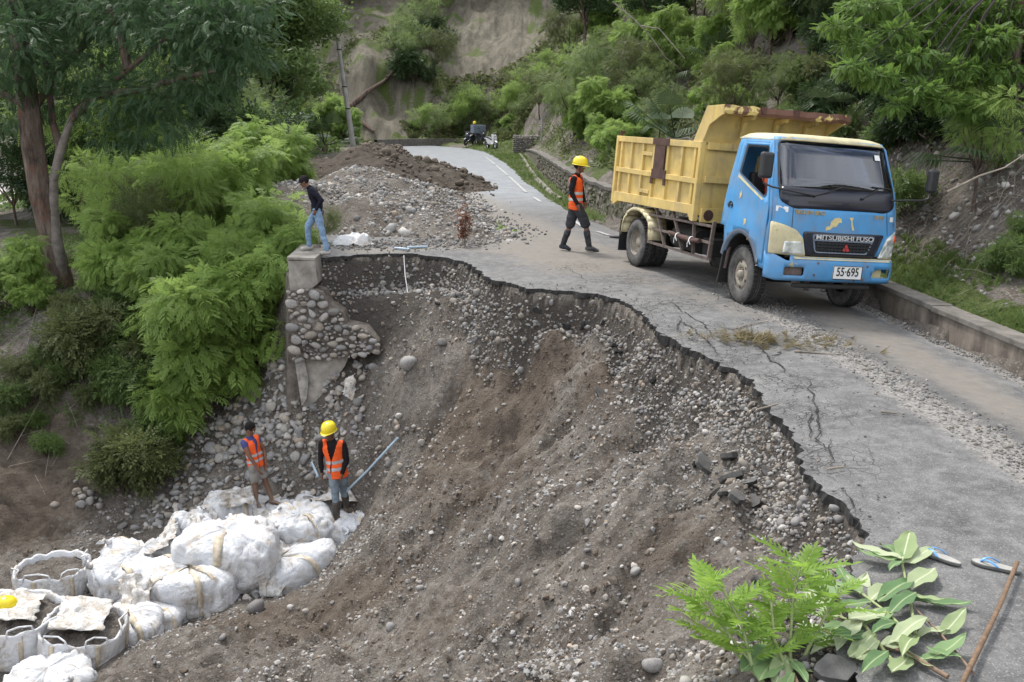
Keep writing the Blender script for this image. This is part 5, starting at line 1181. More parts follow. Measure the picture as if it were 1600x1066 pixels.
heap_stones(GH, 11500, -9.5, .6, 18.7, 33, .030, 31, M_PEB); heap_stones(SH, 1800, -9, 1, 29, 41, .05, 32, M_CLOD, 'soil_clods')
# loose gravel on the carriageway
M_PEBR = stonemat('road_pebbles', .3, True, .62)
def road_gravel(P, w, n_, size, seed, m=None):
    r = np.random.default_rng(seed); R_ = np.array(resample(P, .1)); i = r.integers(0, len(R_), n_); X = R_[i, 0] + r.normal(0, w, n_); Y = R_[i, 1] + r.normal(0, w * 1.6, n_); kp = inpoly(X, Y, ROADPOLY); X, Y = X[kp], Y[kp]
    S = size * np.exp(r.normal(0, .4, len(X))); o = link('gravel', scatter_mesh('gravel', np.stack([X, Y, road_z(X, Y) + S * .3], -1), S, ICO1, 8, r), m or M_PEBR); o['kind'] = 'stuff'
def offk(d, y0, y1): return [(float(kerbx(y)) - d, y) for y in np.arange(y0, y1, .5)]
road_gravel(offk(1.75, 5.5, 15.5), .17, 3600, .013, 1); road_gravel(offk(.14, 6, 16), .07, 1500, .014, 2); road_gravel(offk(2.1, 9, 15), .3, 700, .010, 3)
road_gravel([PZ(*p)[:2] for p in [(705,300),(735,335),(770,360),(800,372)]], .45, 1300, .030, 4); road_gravel([PZ(*p)[:2] for p in [(540,384),(640,383),(760,380)]], .25, 900, .026, 5)
road_gravel([(x, y) for x, y in RIM[8:30]], .22, 900, .009, 6)
# ---------------------------------------------------------------- white bulk sacks
M_SACK = NM('woven_sack'); k = M_SACK
c = k.mix(k.ramp(k.noise(1.7, 4, .5), [(.3, 0.), (.7, 1.)]), (.50, .515, .54), (.66, .66, .665))
c = k.mix(k.ramp(k.noise(4.2, 9, .72), [(.50, 0.), (.66, .75)]), c, (.42, .35, .27)); c = k.mix(k.ramp(k.noise(2.1, 9, .75, dist=.6), [(.565, 0.), (.65, .75)]), c, (.27, .22, .17))
fold = k.noise(5, 5, .55, dist=1.6); wv = k.noise(9, 5, .6, k.map((1, 1, .18)), 1.0)
k.done(c, .62, 0, k.bump(wv, .5, .035, k.bump(fold, .5, .07)), .35); M_SACK = k.m
M_STRAP = plain('sack_strap', (.58, .50, .38), .8, var=.35, sc=14, bump=.2)
SACKB = []   # world geometry of sacks for setting feet and cloth on
def sack(px, y, dims, rz=0, tilt=(0, 0), label='', e=.55, seed=0, open_top=False, straps=((.1, 1), (2.2, 1)), dz=0.0, fold_=1.0, cat='sack', ties=True):
    cx, cy, cz = PY(px[0], px[1], y); cz += dz; w, d, h = dims; NU, NV = 84, 40; a, b, c_ = w / 2, d / 2, h / 2
    root = empty('bulk_sack', (cx, cy, cz - c_), 0, label, cat, 'white bulk sacks of soil piled in the gully'); M3 = Euler((tilt[0], tilt[1], rz)).to_matrix()
    def surf(th, ph, off=0.0):
        ct, st, cp, sp = math.cos(th), math.sin(th), math.cos(ph), math.sin(ph); sg = lambda q, ex: math.copysign(abs(q) ** ex, q)
        r_ = sg(cp, e * .8) if not open_top or sp < 0 else max(.0, 1 - .04 * sp)
        x, yy, z = a * r_ * sg(ct, .78), b * r_ * sg(st, .78), c_ * sg(sp, e)
        if sp > 0: z *= 1 + .12 * mnoise.noise(Vector((x * 2 + seed, yy * 2, seed)))
        n_ = Vector((x / a / a, yy / b / b, z / c_ / c_)); n_.normalize()
        q = Vector((x * 2.2 + seed * 3.1, yy * 2.2, z * 1.2 - seed)); big = mnoise.noise(q) * .10
        fx = mnoise.noise(Vector((th * 5 + seed, z * 1.5, seed * 2.0))); pleat = -.06 * (1 - abs(fx) * 2.4) ** 3 if abs(fx) < .416 else 0
        crs = mnoise.noise(Vector((x * 4 + z * 3, yy * 4 - z * 3, seed + 9.0))); cre = -.045 * max(0, 1 - abs(crs) * 9)
        sm = mnoise.noise(Vector((x * 11, yy * 11, z * 7 + seed))) * .006
        dd = (big * (.4 if open_top else 1) + (pleat + cre) * fold_ * (.35 if open_top else 1) + sm) * min(1, h + .25)
        p = Vector((x, yy, z)) + n_ * (dd + off)
        if p.z < -c_ * .55: p.z = -c_ * .55 + (p.z + c_ * .55) * .8
        p = M3 @ p; return (p.x, p.y, p.z + c_)
    P = []; F = []; top = PI / 2 if not open_top else .55
    for i in range(NV + 1):
        ph = -PI / 2 + (PI / 2 + top) * i / NV
        for j in range(NU): P.append(surf(2 * PI * j / NU, ph))
    for i in range(NV):
        for j in range(NU): F.append((i * NU + j, i * NU + (j + 1) % NU, (i + 1) * NU + (j + 1) % NU, (i + 1) * NU + j))
    if open_top:       # rolled rim turning inward
        base = (NV) * NU; n0 = len(P)
        for q, (s_, dzz) in enumerate(((.985, .03), (.93, .015), (.90, -.08))):
            for j in range(NU):
                p = P[base + j]; P.append((p[0] * s_, p[1] * s_, p[2] + dzz + .015 * math.sin(j * .9 + seed)))
        rows = [base, n0, n0 + NU, n0 + 2 * NU]
        for q in range(3):
            for j in range(NU): F.append((rows[q] + j, rows[q] + (j + 1) % NU, rows[q + 1] + (j + 1) % NU, rows[q + 1] + j))
    mb = MB(); mb.add(P, F, 0, True); o = mb.build('sack_cloth', M_SACK, root)
    SACKB.append(([(p[0] + cx, p[1] + cy, p[2] + cz - c_) for p in P], F))
    if open_top:
        mb = MB(); R_ = []; rim = P[n0 + 2 * NU:n0 + 3 * NU]; Fq = []; zc = sum(p[2] for p in rim) / NU
        for i in range(9):
            s_ = i / 8
            for j in range(NU):
                p = rim[j]; x, y2 = p[0] * (1 - s_) * 1.02, p[1] * (1 - s_) * 1.02; R_.append((x, y2, p[2] * (1 - s_) + zc * s_ - .0 + (.09 * (1 - (1 - s_) ** 2)) + .05 * mnoise.noise(Vector((x * 6, y2 * 6, seed)))))
        for i in range(8):
            for j in range(NU): Fq.append((i * NU + j, i * NU + (j + 1) % NU, (i + 1) * NU + (j + 1) % NU, (i + 1) * NU + j))
        mb.add(R_, Fq, 0, True); mb.build('soil_fill', M_SOIL, root)
        SACKB.append(([(p[0] + cx, p[1] + cy, p[2] + cz - c_) for p in R_], Fq))
    for th, k_ in straps:
        mb = MB(); Q = []; n_ = 26
        lo, hi = (-.9, top - .05) if open_top else (-1.1, 1.2 if k_ == 1 else 2.4)
        for i in range(n_ + 1):
            ph = lo + (hi - lo) * i / n_; t2 = th; 
            if ph > PI / 2: ph = PI - ph; t2 = th + PI
            for s_ in (-1, 1): Q.append(surf(t2 + s_ * .035 / max(.35, (a + b) / 2) / max(.3, math.cos(ph) ** .6), ph, .010))
        mb.add(Q, [(2 * i, 2 * i + 1, 2 * i + 3, 2 * i + 2) for i in range(n_)], 0, True); s__ = mb.build('strap', M_STRAP, root); md = s__.modifiers.new('s', 'SOLIDIFY'); md.thickness = .006
    if open_top:      # lifting loops
        for th in [s[0] for s in straps]:
            A = Vector(surf(th - .32, .5, .01)); B = Vector(surf(th + .32, .5, .01)); up = Vector((0, 0, .17)); q = [A, A + up * .6 + (B - A) * .1, (A + B) / 2 * .86 + up * .95, B + up * .55 - (B - A) * .1, B]
            R_ = []
            for i in range(13):
                t = i / 12 * 4; i0 = min(3, int(t)); R_.append(q[i0].lerp(q[i0 + 1], t - i0))
            mb = MB(); mb.tube([tuple(p) for p in R_], [.013] * 13, 6); mb.build('lifting_loop', M_SACK, root)
    elif ties:
        A = Vector(surf(1.0 + seed, .9)); mb = MB(); pts_ = [A]
        for i in range(7): pts_.append(pts_[-1] + Vector((random.uniform(-.09, .09), random.uniform(-.08, .03), random.uniform(-.04, .07))))
        mb.tube([tuple(p) for p in pts_], [.035, .045, .03, .035, .025, .03, .02, .012], 7, noise=.5); mb.build('knotted_neck', M_SACK, root)
    return root
sack((83,905), 13.9, (1.12, 1.05, .62), .2, (0, 0), 'open round sack full of soil with standing lifting loops, behind the sack carrying the helmet', seed=1, open_top=True, straps=((-.9, 1), (-1.75, 1), (-2.6, 1), (.4, 1)))
sack((22,985), 11.9, (1.35, 1.25, .78), -.3, (0, .04), 'open sack at the left edge with a yellow helmet resting on its folded flap', seed=2, open_top=True, straps=((-.7, 1), (-2.0, 1)))
sack((130,1000), 11.8, (1.12, 1.1, .66), .1, (.05, .1), 'open sack heaped with soil and a dirty flap, right of the sack carrying the helmet', seed=3, open_top=True, straps=((-1.0, 1), (-1.9, 1), (.1, 1)))
sack((78,1072), 10.9, (1.15, 1.05, .60), .5, (.05, 0), 'lowest white sack cut off by the bottom edge of the photo', seed=4, straps=((-1.2, 1),), fold_=1.3)
sack((232,966), 13.0, (1.25, 1.0, .56), .1, (0, -.05), 'flat lower sack squeezed under the front of the pile', seed=5, straps=((-1.3, 1), (-.8, 1)), ties=False)
sack((298,918), 13.5, (1.50, 1.15, .82), .05, (.05, -.02), 'wide plump sack with two tan straps at the front centre of the pile', seed=6, straps=((-1.25, 2), (-2.2, 2), (-.8, 2)), fold_=.8)
sack((190,905), 13.7, (1.0, .9, .62), .4, (0, .08), 'half filled sack pressed between the looped open sack and the pile', seed=21, straps=((-1.4, 2),), fold_=1.2)
sack((205,985), 12.4, (.95, .85, .5), .2, (0, -.06), 'low pleated sack right of the open sack with the dirty flap', seed=22, straps=((-1.2, 2),), fold_=1.1, ties=False)
sack((356,866), 14.1, (1.66, 1.3, .92), -.1, (.12, 0), 'largest bulging sack in the middle of the pile below the bare legged worker', seed=7, straps=((-1.5, 2),), fold_=.9)
sack((455,902), 14.2, (1.75, .95, .78), .30, (.05, -.38), 'long sack leaning up the soil slope at the right front of the pile', seed=8, straps=((-2.3, 2), (-1.1, 2)), fold_=.8)
sack((470,832), 15.0, (1.15, 1.1, .80), .2, (.05, 0), 'wrinkled sack left of the helmeted worker on the pile', seed=9, straps=((-1.1, 2),), fold_=1.2)
sack((560,834), 15.2, (1.15, 1.1, .72), -.2, (.0, -.18), 'rightmost sack of the pile under the boots of the helmeted worker', seed=10, straps=((-1.0, 2), (.0, 2)), fold_=1.3)
sack((415,812), 16.0, (1.45, 1.15, .66), .1, (0, 0), 'sack at the back of the pile under the bare legged worker', seed=11, straps=((-1.9, 2),), fold_=1.2)
sack((360,806), 15.8, (.95, 1.0, .84), .4, (0, .12), 'rounded dusty sack at the back left of the bare legged worker', seed=12, straps=((-1.2, 2),), fold_=1.1)
sack((510,798), 16.1, (1.1, 1.0, .62), -.1, (0, 0), 'far sack behind the helmeted worker with loose white straps', seed=16, straps=((-1.9, 2),), fold_=1.3)
sack((300,835), 15.1, (.78, .8, .80), .2, (0, .1), 'small upright sack with a dirty brown collar left of the largest sack', seed=13, straps=((-1.4, 1),), fold_=1.5)
sack((222,892), 14.2, (1.35, 1.1, .78), .3, (0, .12), 'crumpled sack between the open sack with loops and the small upright sack', seed=14, straps=((-.9, 2),), fold_=1.5)
# loose flaps of sack cloth
k = NM('dirty_sack'); c = k.mix(k.ramp(k.noise(5, 9, .75), [(.42, 0.), (.60, .9)]), (.60, .60, .59), (.34, .28, .215)); M_SACKD = k.done(c, .7, 0, k.bump(k.noise(7, 5, .6, dist=1.4), .8, .06), .3)
def flap(pts4, n_, m_, label, amp=.05, seed=0, tag_=True):
    A, B, C_, D = [Vector(p) for p in pts4]; P = []; F = []
    for i in range(n_ + 1):
        for j in range(m_ + 1):
            s_, t = i / n_, j / m_; p = A.lerp(B, s_).lerp(D.lerp(C_, s_), t); e_ = 1 + .0
            q = mnoise.noise(Vector((p.x * 3 + seed, p.y * 3, p.z * 3))) * amp * 2 + mnoise.noise(Vector((p.x * 9 + seed, p.y * 9, p.z * 9))) * amp
            edge = (.06 * mnoise.noise(Vector((s_ * 7, seed, t * 7)))); P.append((p.x + edge, p.y - q * .6, p.z + q))
    for i in range(n_):
        for j in range(m_): F.append((i * (m_ + 1) + j, (i + 1) * (m_ + 1) + j, (i + 1) * (m_ + 1) + j + 1, i * (m_ + 1) + j + 1))
    mb = MB(); mb.add(P, F, 0, True); o = mb.build('sack_flap', M_SACKD); md = o.modifiers.new('s', 'SOLIDIFY'); md.thickness = .006; tag(o, label, 'sack cloth'); return o
flap([PY(185,905,13.2), PY(238,900,13.1), PY(232,968,12.6), PY(188,972,12.5)], 22, 22, 'ragged white cloth flap hanging down in front of the pile', .07, 3)
flap([PY(166,848,14.6), PY(225,870,14.5), PY(190,915,13.6), PY(140,915,13.6)], 22, 22, 'pointed white cloth draped beside the open sack with loops', .07, 8)
flap([PY(0,925,12.3), PY(72,925,12.3), PY(52,968,11.6), PY(-5,968,11.5)], 20, 20, 'white folded flap lying on top of the left edge sack', .05, 12)
flap([PY(105,932,12.4), PY(178,940,12.3), PY(160,985,11.5), PY(75,985,11.4)], 20, 20, 'mud stained flap spread over the open sack of soil', .05, 17)
flap([PY(340,772,15.3), PY(392,757,15.9), PY(400,790,15.5), PY(345,792,15.2)], 16, 16, 'loose top cloth folded at the back of the pile', .05, 21)
SACKV = []; SACKF = []
for v_, f_ in SACKB:
    b = len(SACKV); SACKV += v_; SACKF += [tuple(b + i for i in q) for q in f_]
SBVH = BVHTree.FromPolygons(SACKV, SACKF)
def sack_top(x, y):
    h = SBVH.ray_cast(Vector((x, y, 5)), Vector((0, 0, -1))); g = float(T(x, y)); return max(g, h[0].z) if h[0] is not None else g
for i_, (q4, lab) in enumerate([([(300,800,15.4),(345,795,15.5),(350,840,14.9),(300,850,14.8)], 'crumpled white cloth over the small upright sack'), ([(395,800,15.6),(450,795,15.7),(440,830,15.1),(400,835,15.0)], 'creased white cloth between the two workers on the pile'),
    ([(400,850,14.3),(450,845,14.4),(440,905,13.6),(405,900,13.5)], 'wrinkled white cloth with a tan edge over the long leaning sack'), ([(225,850,14.9),(275,850,14.9),(280,900,14.1),(230,905,14.0)], 'creased white cloth over the crumpled sack on the left of the pile'), ([(480,795,15.9),(540,790,16.0),(560,815,15.5),(490,820,15.4)], 'dirty white cloth trodden by the helmeted worker')]):
    flap([(*PY(*c)[:2], sack_top(*PY(*c)[:2]) + .03) for c in q4], 24, 24, lab, .05, 40 + i_)
# yellow helmet on the left sack
def helmet_mesh():
    mb = MB(); prof = [(.001, .155), (.05, .150), (.09, .128), (.115, .09), (.125, .045), (.128, .0), (.122, -.005)]
    P = []; F = []; n_ = 28
    for (r_, h) in prof:
        for k_ in range(n_):
            a_ = 2 * PI * k_ / n_; P.append((r_ * math.cos(a_) * 1.0, r_ * math.sin(a_) * 1.18, h))
    for i in range(len(prof) - 1):
        for k_ in range(n_): F.append((i * n_ + k_, i * n_ + (k_ + 1) % n_, (i + 1) * n_ + (k_ + 1) % n_, (i + 1) * n_ + k_))
    mb.add(P, F, 0, True)
    br = []; n2 = 28
    for k_ in range(n2):
        a_ = 2 * PI * k_ / n2; f = max(0, math.sin(a_)) ** 2; br += [(.126 * math.cos(a_), .149 * math.sin(a_), .004), ((.137) * math.cos(a_), (.158 + .045 * f) * math.sin(a_), -.008 - .006 * f)]
    mb.add(br, [(2 * i, 2 * i + 1, (2 * i + 3) % (2 * n2), (2 * i + 2) % (2 * n2)) for i in range(n2)], 0, True)
    for sx in (-.035, 0, .035):
        mb.tube([(sx, -.13, .06), (sx, -.09, .125), (sx, 0, .156), (sx, .09, .128), (sx, .135, .06)], .006, 5)
    return mb.mesh('helmet')
HELM = helmet_mesh(); M_HELM = plain('yellow_helmet', (.80, .62, .02), .32, var=.12, sc=10, bump=.05); HELM.materials.append(M_HELM)
hx, hy, hz = PY(10, 955, 11.95); o = bpy.data.objects.new('safety_helmet', HELM); COL.objects.link(o); o.location = (hx, hy, sack_top(hx, hy) + .04); o.rotation_euler = (.15, -.1, 2.0); tag(o, 'yellow safety helmet left lying on a sack at the left edge', 'helmet')
# ---------------------------------------------------------------- people
def ell_tube(bm, pts, radii, side, n=16):
    """closed tube of elliptical rings; radii (along side, across)"""
    pts = [Vector(p) for p in pts]; side = Vector(side).normalized(); rings = []
    for i, p in enumerate(pts):
        d = (pts[min(i + 1, len(pts) - 1)] - pts[max(i - 1, 0)]).normalized(); s_ = (side - d * side.dot(d)).normalized(); w = d.cross(s_); ra, rb = radii[i]
        rings.append([bm.verts.new(p + s_ * ra * math.cos(2 * PI * k / n) + w * rb * math.sin(2 * PI * k / n)) for k in range(n)])
    for a, b in zip(rings, rings[1:]):
        for k in range(n): bm.faces.new([a[k], a[(k + 1) % n], b[(k + 1) % n], b[k]])
    bm.faces.new(rings[0][::-1]); bm.faces.new(rings[-1])
def ball(bm, c, r, sc=(1, 1, 1), rot=None):
    M = Matrix.Translation(Vector(c)) @ ((rot.to_4x4()) if rot is not None else Matrix.Identity(4)) @ Matrix.Diagonal((*(Vector(sc) * r), 1)); bmesh.ops.create_icosphere(bm, subdivisions=3, radius=1.0, matrix=M)
def limb(bm, pts, rs, n=14):
    P = []; R_ = []
    for i in range(len(pts) - 1):
        a, b = Vector(pts[i]), Vector(pts[i + 1])
        for k in range(5):
            t = k / 5; P.append(a.lerp(b, t)); bulge = 1 + .06 * math.sin(t * PI); R_.append((rs[i] * (1 - t) + rs[i + 1] * t) * bulge)
    P.append(Vector(pts[-1])); R_.append(rs[-1]); side = (P[1] - P[0]).orthogonal(); ell_tube(bm, P, [(r, r) for r in R_], side, n)
    for p, r in zip(pts, rs): ball(bm, p, r)
def remeshed(bm, name, m, parent, vox, wr=0.0, seed=0, smooth=4):
    me = bpy.data.meshes.new(name); bmesh.ops.recalc_face_normals(bm, faces=bm.faces); bm.to_mesh(me); bm.free(); o = bpy.data.objects.new(name, me); COL.objects.link(o)
    md = o.modifiers.new('r', 'REMESH'); md.mode = 'VOXEL'; md.voxel_size = vox; md.use_smooth_shade = True
    md = o.modifiers.new('s', 'SMOOTH'); md.factor = .5; md.iterations = smooth
    me2 = bpy.data.meshes.new_from_object(o.evaluated_get(bpy.context.evaluated_depsgraph_get())); bpy.data.objects.remove(o)
    if wr:
        for v in me2.vertices:
            c = v.co; q = mnoise.noise(Vector((c.x * 7 + seed, c.y * 7, c.z * 13))) * wr * 1.6 + (max(0, .25 - abs(mnoise.noise(Vector((c.x * 5, c.y * 5 + seed, c.z * 9))))) * -3 * wr); v.co = c + v.normal * q
    me2.update(); me2.materials.clear(); return link(name, me2, m, parent)
def hand(bm, wr, d, palm_n, size=.085, curl=.5):
    """palm with four bent fingers and a side thumb, rooted at the wrist"""
    wr, d, n_ = Vector(wr), Vector(d).normalized(), Vector(palm_n); n_ = (n_ - d * n_.dot(d)).normalized(); s_ = d.cross(n_); S_ = size
    ell_tube(bm, [wr, wr + d * S_ * .3, wr + d * S_ * .95], [(.026, .020), (.036, .018), (.038, .014)], s_, 12)
    for i, (o_, L_) in enumerate(((-.030, .062), (-.010, .072), (.010, .068), (.029, .054))):
        b = wr + d * S_ * .88 + s_ * o_; p = [b]; dd = d.copy()
        for q in range(3): dd = (dd + n_ * curl * .55).normalized(); p.append(p[-1] + dd * L_ * (.42, .33, .25)[q])
        limb(bm, p, [.0095, .009, .008, .0065], 8)
    b = wr + d * S_ * .25 - s_ * .03; limb(bm, [b, b + (d * .6 - s_ * .75 + n_ * .35).normalized() * .035, b + (d * .85 - s_ * .5 + n_ * .5).normalized() * .065], [.013, .010, .008], 8)
SKIN = {}
def skin_mat(name, col, mud=None):
    k = NM(name); c = k.mix(k.ramp(k.noise(9, 4), [(.35, 0.), (.65, 1.)]), tuple(x * .8 for x in col), col)
    if mud: 
        sp_ = k.n('ShaderNodeSeparateXYZ'); k.l(k.co, sp_.inputs[0]); f = k.ramp(k.math('ADD', sp_.outputs[2], k.math('MULTIPLY', k.noise(8, 4), .3)), [(.0, .9), (mud, 0.)]); c = k.mix(f, c, (.26, .21, .165))
    k.done(c, .55, 0, None, .35); return k.m
def cloth(name, col, var=.25, sc=7, rough=.9, mud=0.0):
    k = NM(name); c = k.mix(k.ramp(k.noise(sc, 5), [(.35, 0.), (.65, 1.)]), tuple(x * (1 - var) for x in col), col)
    if mud: c = k.mix(k.ramp(k.noise(5, 7, .7), [(.5, 0.), (.7, mud)]), c, (.22, .18, .14))
    return k.done(c, rough, 0, k.bump(k.noise(70, 2), .2, .003), .2)
M_HAIR = cloth('black_hair', (.012, .010, .009)); M_ORANGE = cloth('orange_vest', (.86, .12, .025), .15, 5, .7); M_REFL = plain('reflective_tape', (.50, .50, .52), .35, .2, var=.15, sc=20, bump=0)
M_EYEW = plain('eye_white', (.6, .58, .55), .3, var=0, bump=0); M_EYE = plain('eye_dark', (.01, .008, .007), .2, var=0, bump=0); M_LIPS = plain('lips', (.16, .06, .05), .5, var=0, bump=0)
def face_bits(root, hc, f, up, s=1.0):
    f = Vector(f).normalized(); up = Vector(up).normalized(); up = (up - f * up.dot(f)).normalized(); r_ = f.cross(up); hc = Vector(hc)
    for sx in (-1, 1):
        bm = bmesh.new(); ball(bm, hc + f * .083 * s + r_ * sx * .031 * s + up * .004 * s, .0115 * s, (1, 1, 1)); me = bpy.data.meshes.new('eye'); bm.to_mesh(me); bm.free(); o = link('eye', me, M_EYEW, root)
        bm = bmesh.new(); ball(bm, hc + f * .0925 * s + r_ * sx * .031 * s + up * .004 * s, .0055 * s); me = bpy.data.meshes.new('pupil'); bm.to_mesh(me); bm.free(); link('pupil', me, M_EYE, o)
        bm = bmesh.new(); ell_tube(bm, [hc + f * .091 * s + r_ * sx * (.031 - .017) * s + up * .024 * s, hc + f * .090 * s + r_ * sx * (.031 + .017) * s + up * .022 * s], [(.003, .004), (.003, .003)], up, 6); me = bpy.data.meshes.new('eyebrow'); bm.to_mesh(me); bm.free(); link('eyebrow', me, M_HAIR, root)
    bm = bmesh.new(); ell_tube(bm, [hc + f * .087 * s - r_ * .022 * s - up * .052 * s, hc + f * .094 * s - up * .052 * s, hc + f * .087 * s + r_ * .022 * s - up * .052 * s], [(.003, .003), (.006, .006), (.003, .003)], up, 6); me = bpy.data.meshes.new('mouth'); bm.to_mesh(me); bm.free(); link('mouth', me, M_LIPS, root)
def person(loc, J, opt, label, rz=0.0, group=None):
    """J joints in metres from loc; body is one continuous mesh, clothes are children"""
    root = empty('person', loc, rz, label, 'person'); J = {k_: Vector(v) for k_, v in J.items()}; s = opt.get('s', 1.0); mat_s = opt['skin']
    f = Vector(opt['face']).normalized(); up = (J['head'] - J['neck']).normalized(); up = (up * .35 + Vector((0, 0, 1)) * .65).normalized(); up = (up - f * up.dot(f)).normalized(); r_ = f.cross(up); hc = J['head']
    shd = (J['shR'] - J['shL']).normalized(); hpd = (J['hipR'] - J['hipL']).normalized(); chest = (J['shL'] + J['shR']) / 2; pel = (J['hipL'] + J['hipR']) / 2; mid = J.get('waist', (chest + pel) / 2)
    def torso(bm, g, top=True, bot=0.0):
        P = [pel + (pel - mid) * bot, pel + (mid - pel) * .35, mid, mid + (chest - mid) * .5, chest - (chest - mid) * .12, chest + (J['neck'] - chest) * .25]
        Rr = [(.155 + g, .115 + g), (.148 + g, .112 + g), (.133 + g, .100 + g), (.152 + g, .112 + g), (.158 + g, .105 + g), (.115 + g, .08 + g)]
        for i in range(len(P)): pass
        ell_tube(bm, P, [(a * s, b * s) for a, b in Rr], (shd + hpd) / 2, 20)
    bm = bmesh.new(); torso(bm, -.012)
    limb(bm, [chest + (J['neck'] - chest) * .2, J['neck'], hc - up * .05 * s], [.062 * s, .052 * s, .050 * s])
    R3 = Matrix((r_, f, up)).transposed()
    ball(bm, hc + up * .022 * s - f * .008 * s, .098 * s, (.80, 1.0, 1.02), R3); ball(bm, hc - up * .045 * s + f * .022 * s, .062 * s, (.88, .95, 1.0), R3)
    ball(bm, hc + f * .098 * s - up * .018 * s, .014 * s, (.9, 1.0, 1.2), R3); ball(bm, hc + f * .088 * s + up * .002 * s, .010 * s, (.8, .8, 1.8), R3); ball(bm, hc + f * .074 * s - up * .085 * s, .020 * s, (1, .8, .8), R3)
    for sx in (-1, 1): ball(bm, hc + r_ * sx * .080 * s - f * .005 * s - up * .010 * s, .021 * s, (.4, .8, 1.3), R3)
    for S_ in 'LR':
        limb(bm, [J['sh' + S_], J['el' + S_], J['wr' + S_]], [.050 * s, .038 * s, .026 * s]); hd, hn = opt['hand' + S_]; hand(bm, J['wr' + S_], hd, hn, .085 * s, opt.get('curl', .5))
        limb(bm, [J['hip' + S_], J['kn' + S_], J['an' + S_]], [.080 * s, .053 * s, .038 * s]); ball(bm, J['kn' + S_].lerp(J['an' + S_], .3), .056 * s)
        td = (J['toe' + S_] - J['an' + S_]); td.z = 0; td.normalize(); a = J['an' + S_]; h0 = a.z if False else 0
        ft = [a + Vector((0, 0, -.035 * s)) - td * .03 * s, a + td * .06 * s + Vector((0, 0, -.04 * s)), J['toe' + S_]]; limb(bm, ft, [.040 * s, .036 * s, .026 * s])
        if opt.get('barefoot'):
            sd_ = td.cross(Vector((0, 0, 1)))
            for q in range(5): ball(bm, J['toe' + S_] + td * (.028 - abs(q - 1) * .004) * s + sd_ * (q - 2) * .015 * s, .012 * s)
    remeshed(bm, 'body', mat_s, root, .0115, 0, 0, 3)
    face_bits(root, hc, f, up, s)
    # hair
    bm = bmesh.new(); ball(bm, hc + up * .034 * s - f * .020 * s, .104 * s, (.82, .98, .98), R3)
    for i in range(26): 
        a_ = Vector((random.gauss(0, 1), random.gauss(-.4, 1), random.gauss(.8, .7))).normalized(); ball(bm, hc + up * .034 * s - f * .020 * s + (R3 @ Vector((a_.x * .082, a_.y * .098, a_.z * .098))) * s, .014 * s)
    remeshed(bm, 'hair', M_HAIR, root, .010, .0, 1, 2)
    if 'shirt' in opt:
        bm = bmesh.new(); torso(bm, .008, bot=opt.get('shirt_low', .15)); al = opt.get('sleeve', 1.0)
        for S_ in 'LR':
            if al > 1: pts_, rs = [J['sh' + S_], J['el' + S_], J['el' + S_].lerp(J['wr' + S_], .93)], [.066, .052, .036]
            else: pts_, rs = [J['sh' + S_], J['sh' + S_].lerp(J['el' + S_], al)], [.066, .060]
            limb(bm, pts_, [q * s for q in rs])
        limb(bm, [chest, chest + (J['neck'] - chest) * .75], [.085 * s, .066 * s])
        if opt.get('hoodie'): ell_tube(bm, [J['neck'] - up * .05 - f * .03, J['neck'] - up * .0 - f * .035], [(.085 * s, .075 * s), (.07 * s, .06 * s)], shd)
        remeshed(bm, 'shirt', opt['shirt'], root, .013, .006, 3)
    if 'trousers' in opt:
        bm = bmesh.new(); ll = opt.get('leg', 1.0); ell_tube(bm, [pel - (pel - mid) * -.0 - Vector((0, 0, .05)) * s, pel, pel + (mid - pel) * .42], [(.150 * s, .118 * s), (.158 * s, .122 * s), (.148 * s, .114 * s)], hpd)
        for S_ in 'LR':
            k1 = J['hip' + S_]; k2 = J['kn' + S_]; k3 = J['an' + S_]
            if ll <= 1: pts_, rs = [k1, k1.lerp(k2, ll)], [.096, .092 + opt.get('flare', 0)]
            else: pts_, rs = [k1, k2, k2.lerp(k3, ll - 1)], [.094, .070, .056]
            limb(bm, pts_, [q * s for q in rs])
        remeshed(bm, 'trousers', opt['trousers'], root, .013, .007, 5)
    if opt.get('boots'):
        for S_ in 'LR':
            bm = bmesh.new(); k2, a = J['kn' + S_], J['an' + S_]; td = J['toe' + S_] - a; td.z = 0; td.normalize(); tp = a.lerp(k2, .66)
            limb(bm, [tp, a.lerp(k2, .4), a + Vector((0, 0, -.01))], [.066 * s, .060 * s, .050 * s]); limb(bm, [a + Vector((0, 0, -.035)) - td * .03, a + td * .07 + Vector((0, 0, -.04)), J['toe' + S_] + td * .02], [.050 * s, .045 * s, .037 * s])
            b_ = remeshed(bm, 'boot', opt['boots'], root, .011, .003, 7)
    if opt.get('shoes'):
        for S_ in 'LR':
            bm = bmesh.new(); a = J['an' + S_]; td = J['toe' + S_] - a; td.z = 0; td.normalize(); limb(bm, [a + Vector((0, 0, -.035)) - td * .03, a + td * .07 + Vector((0, 0, -.04)), J['toe' + S_] + td * .02], [.050 * s, .045 * s, .037 * s]); remeshed(bm, 'shoe', opt['shoes'], root, .010, .0, 7)
    if opt.get('vest'):
        bm = bmesh.new(); torso(bm, .026, bot=opt.get('vest_low', .55))
        for S_ in 'LR': ball(bm, J['sh' + S_] * .80 + chest * .20 + (J['neck'] - chest) * .05, .070 * s)
        v_ = remeshed(bm, 'vest', M_ORANGE, root, .013, .006, 9); ax = (chest - pel).normalized(); L_ = (chest - pel).length
        # open V at the neck shows the shirt
        vn_ = Matrix((shd, f, Vector((0, 0, 1)))); cut = chest + Vector((0, 0, .02)); fx = Vector(opt.get('front', f)).normalized()
        bm = bmesh.new(); bm.from_mesh(v_.data); kill = []
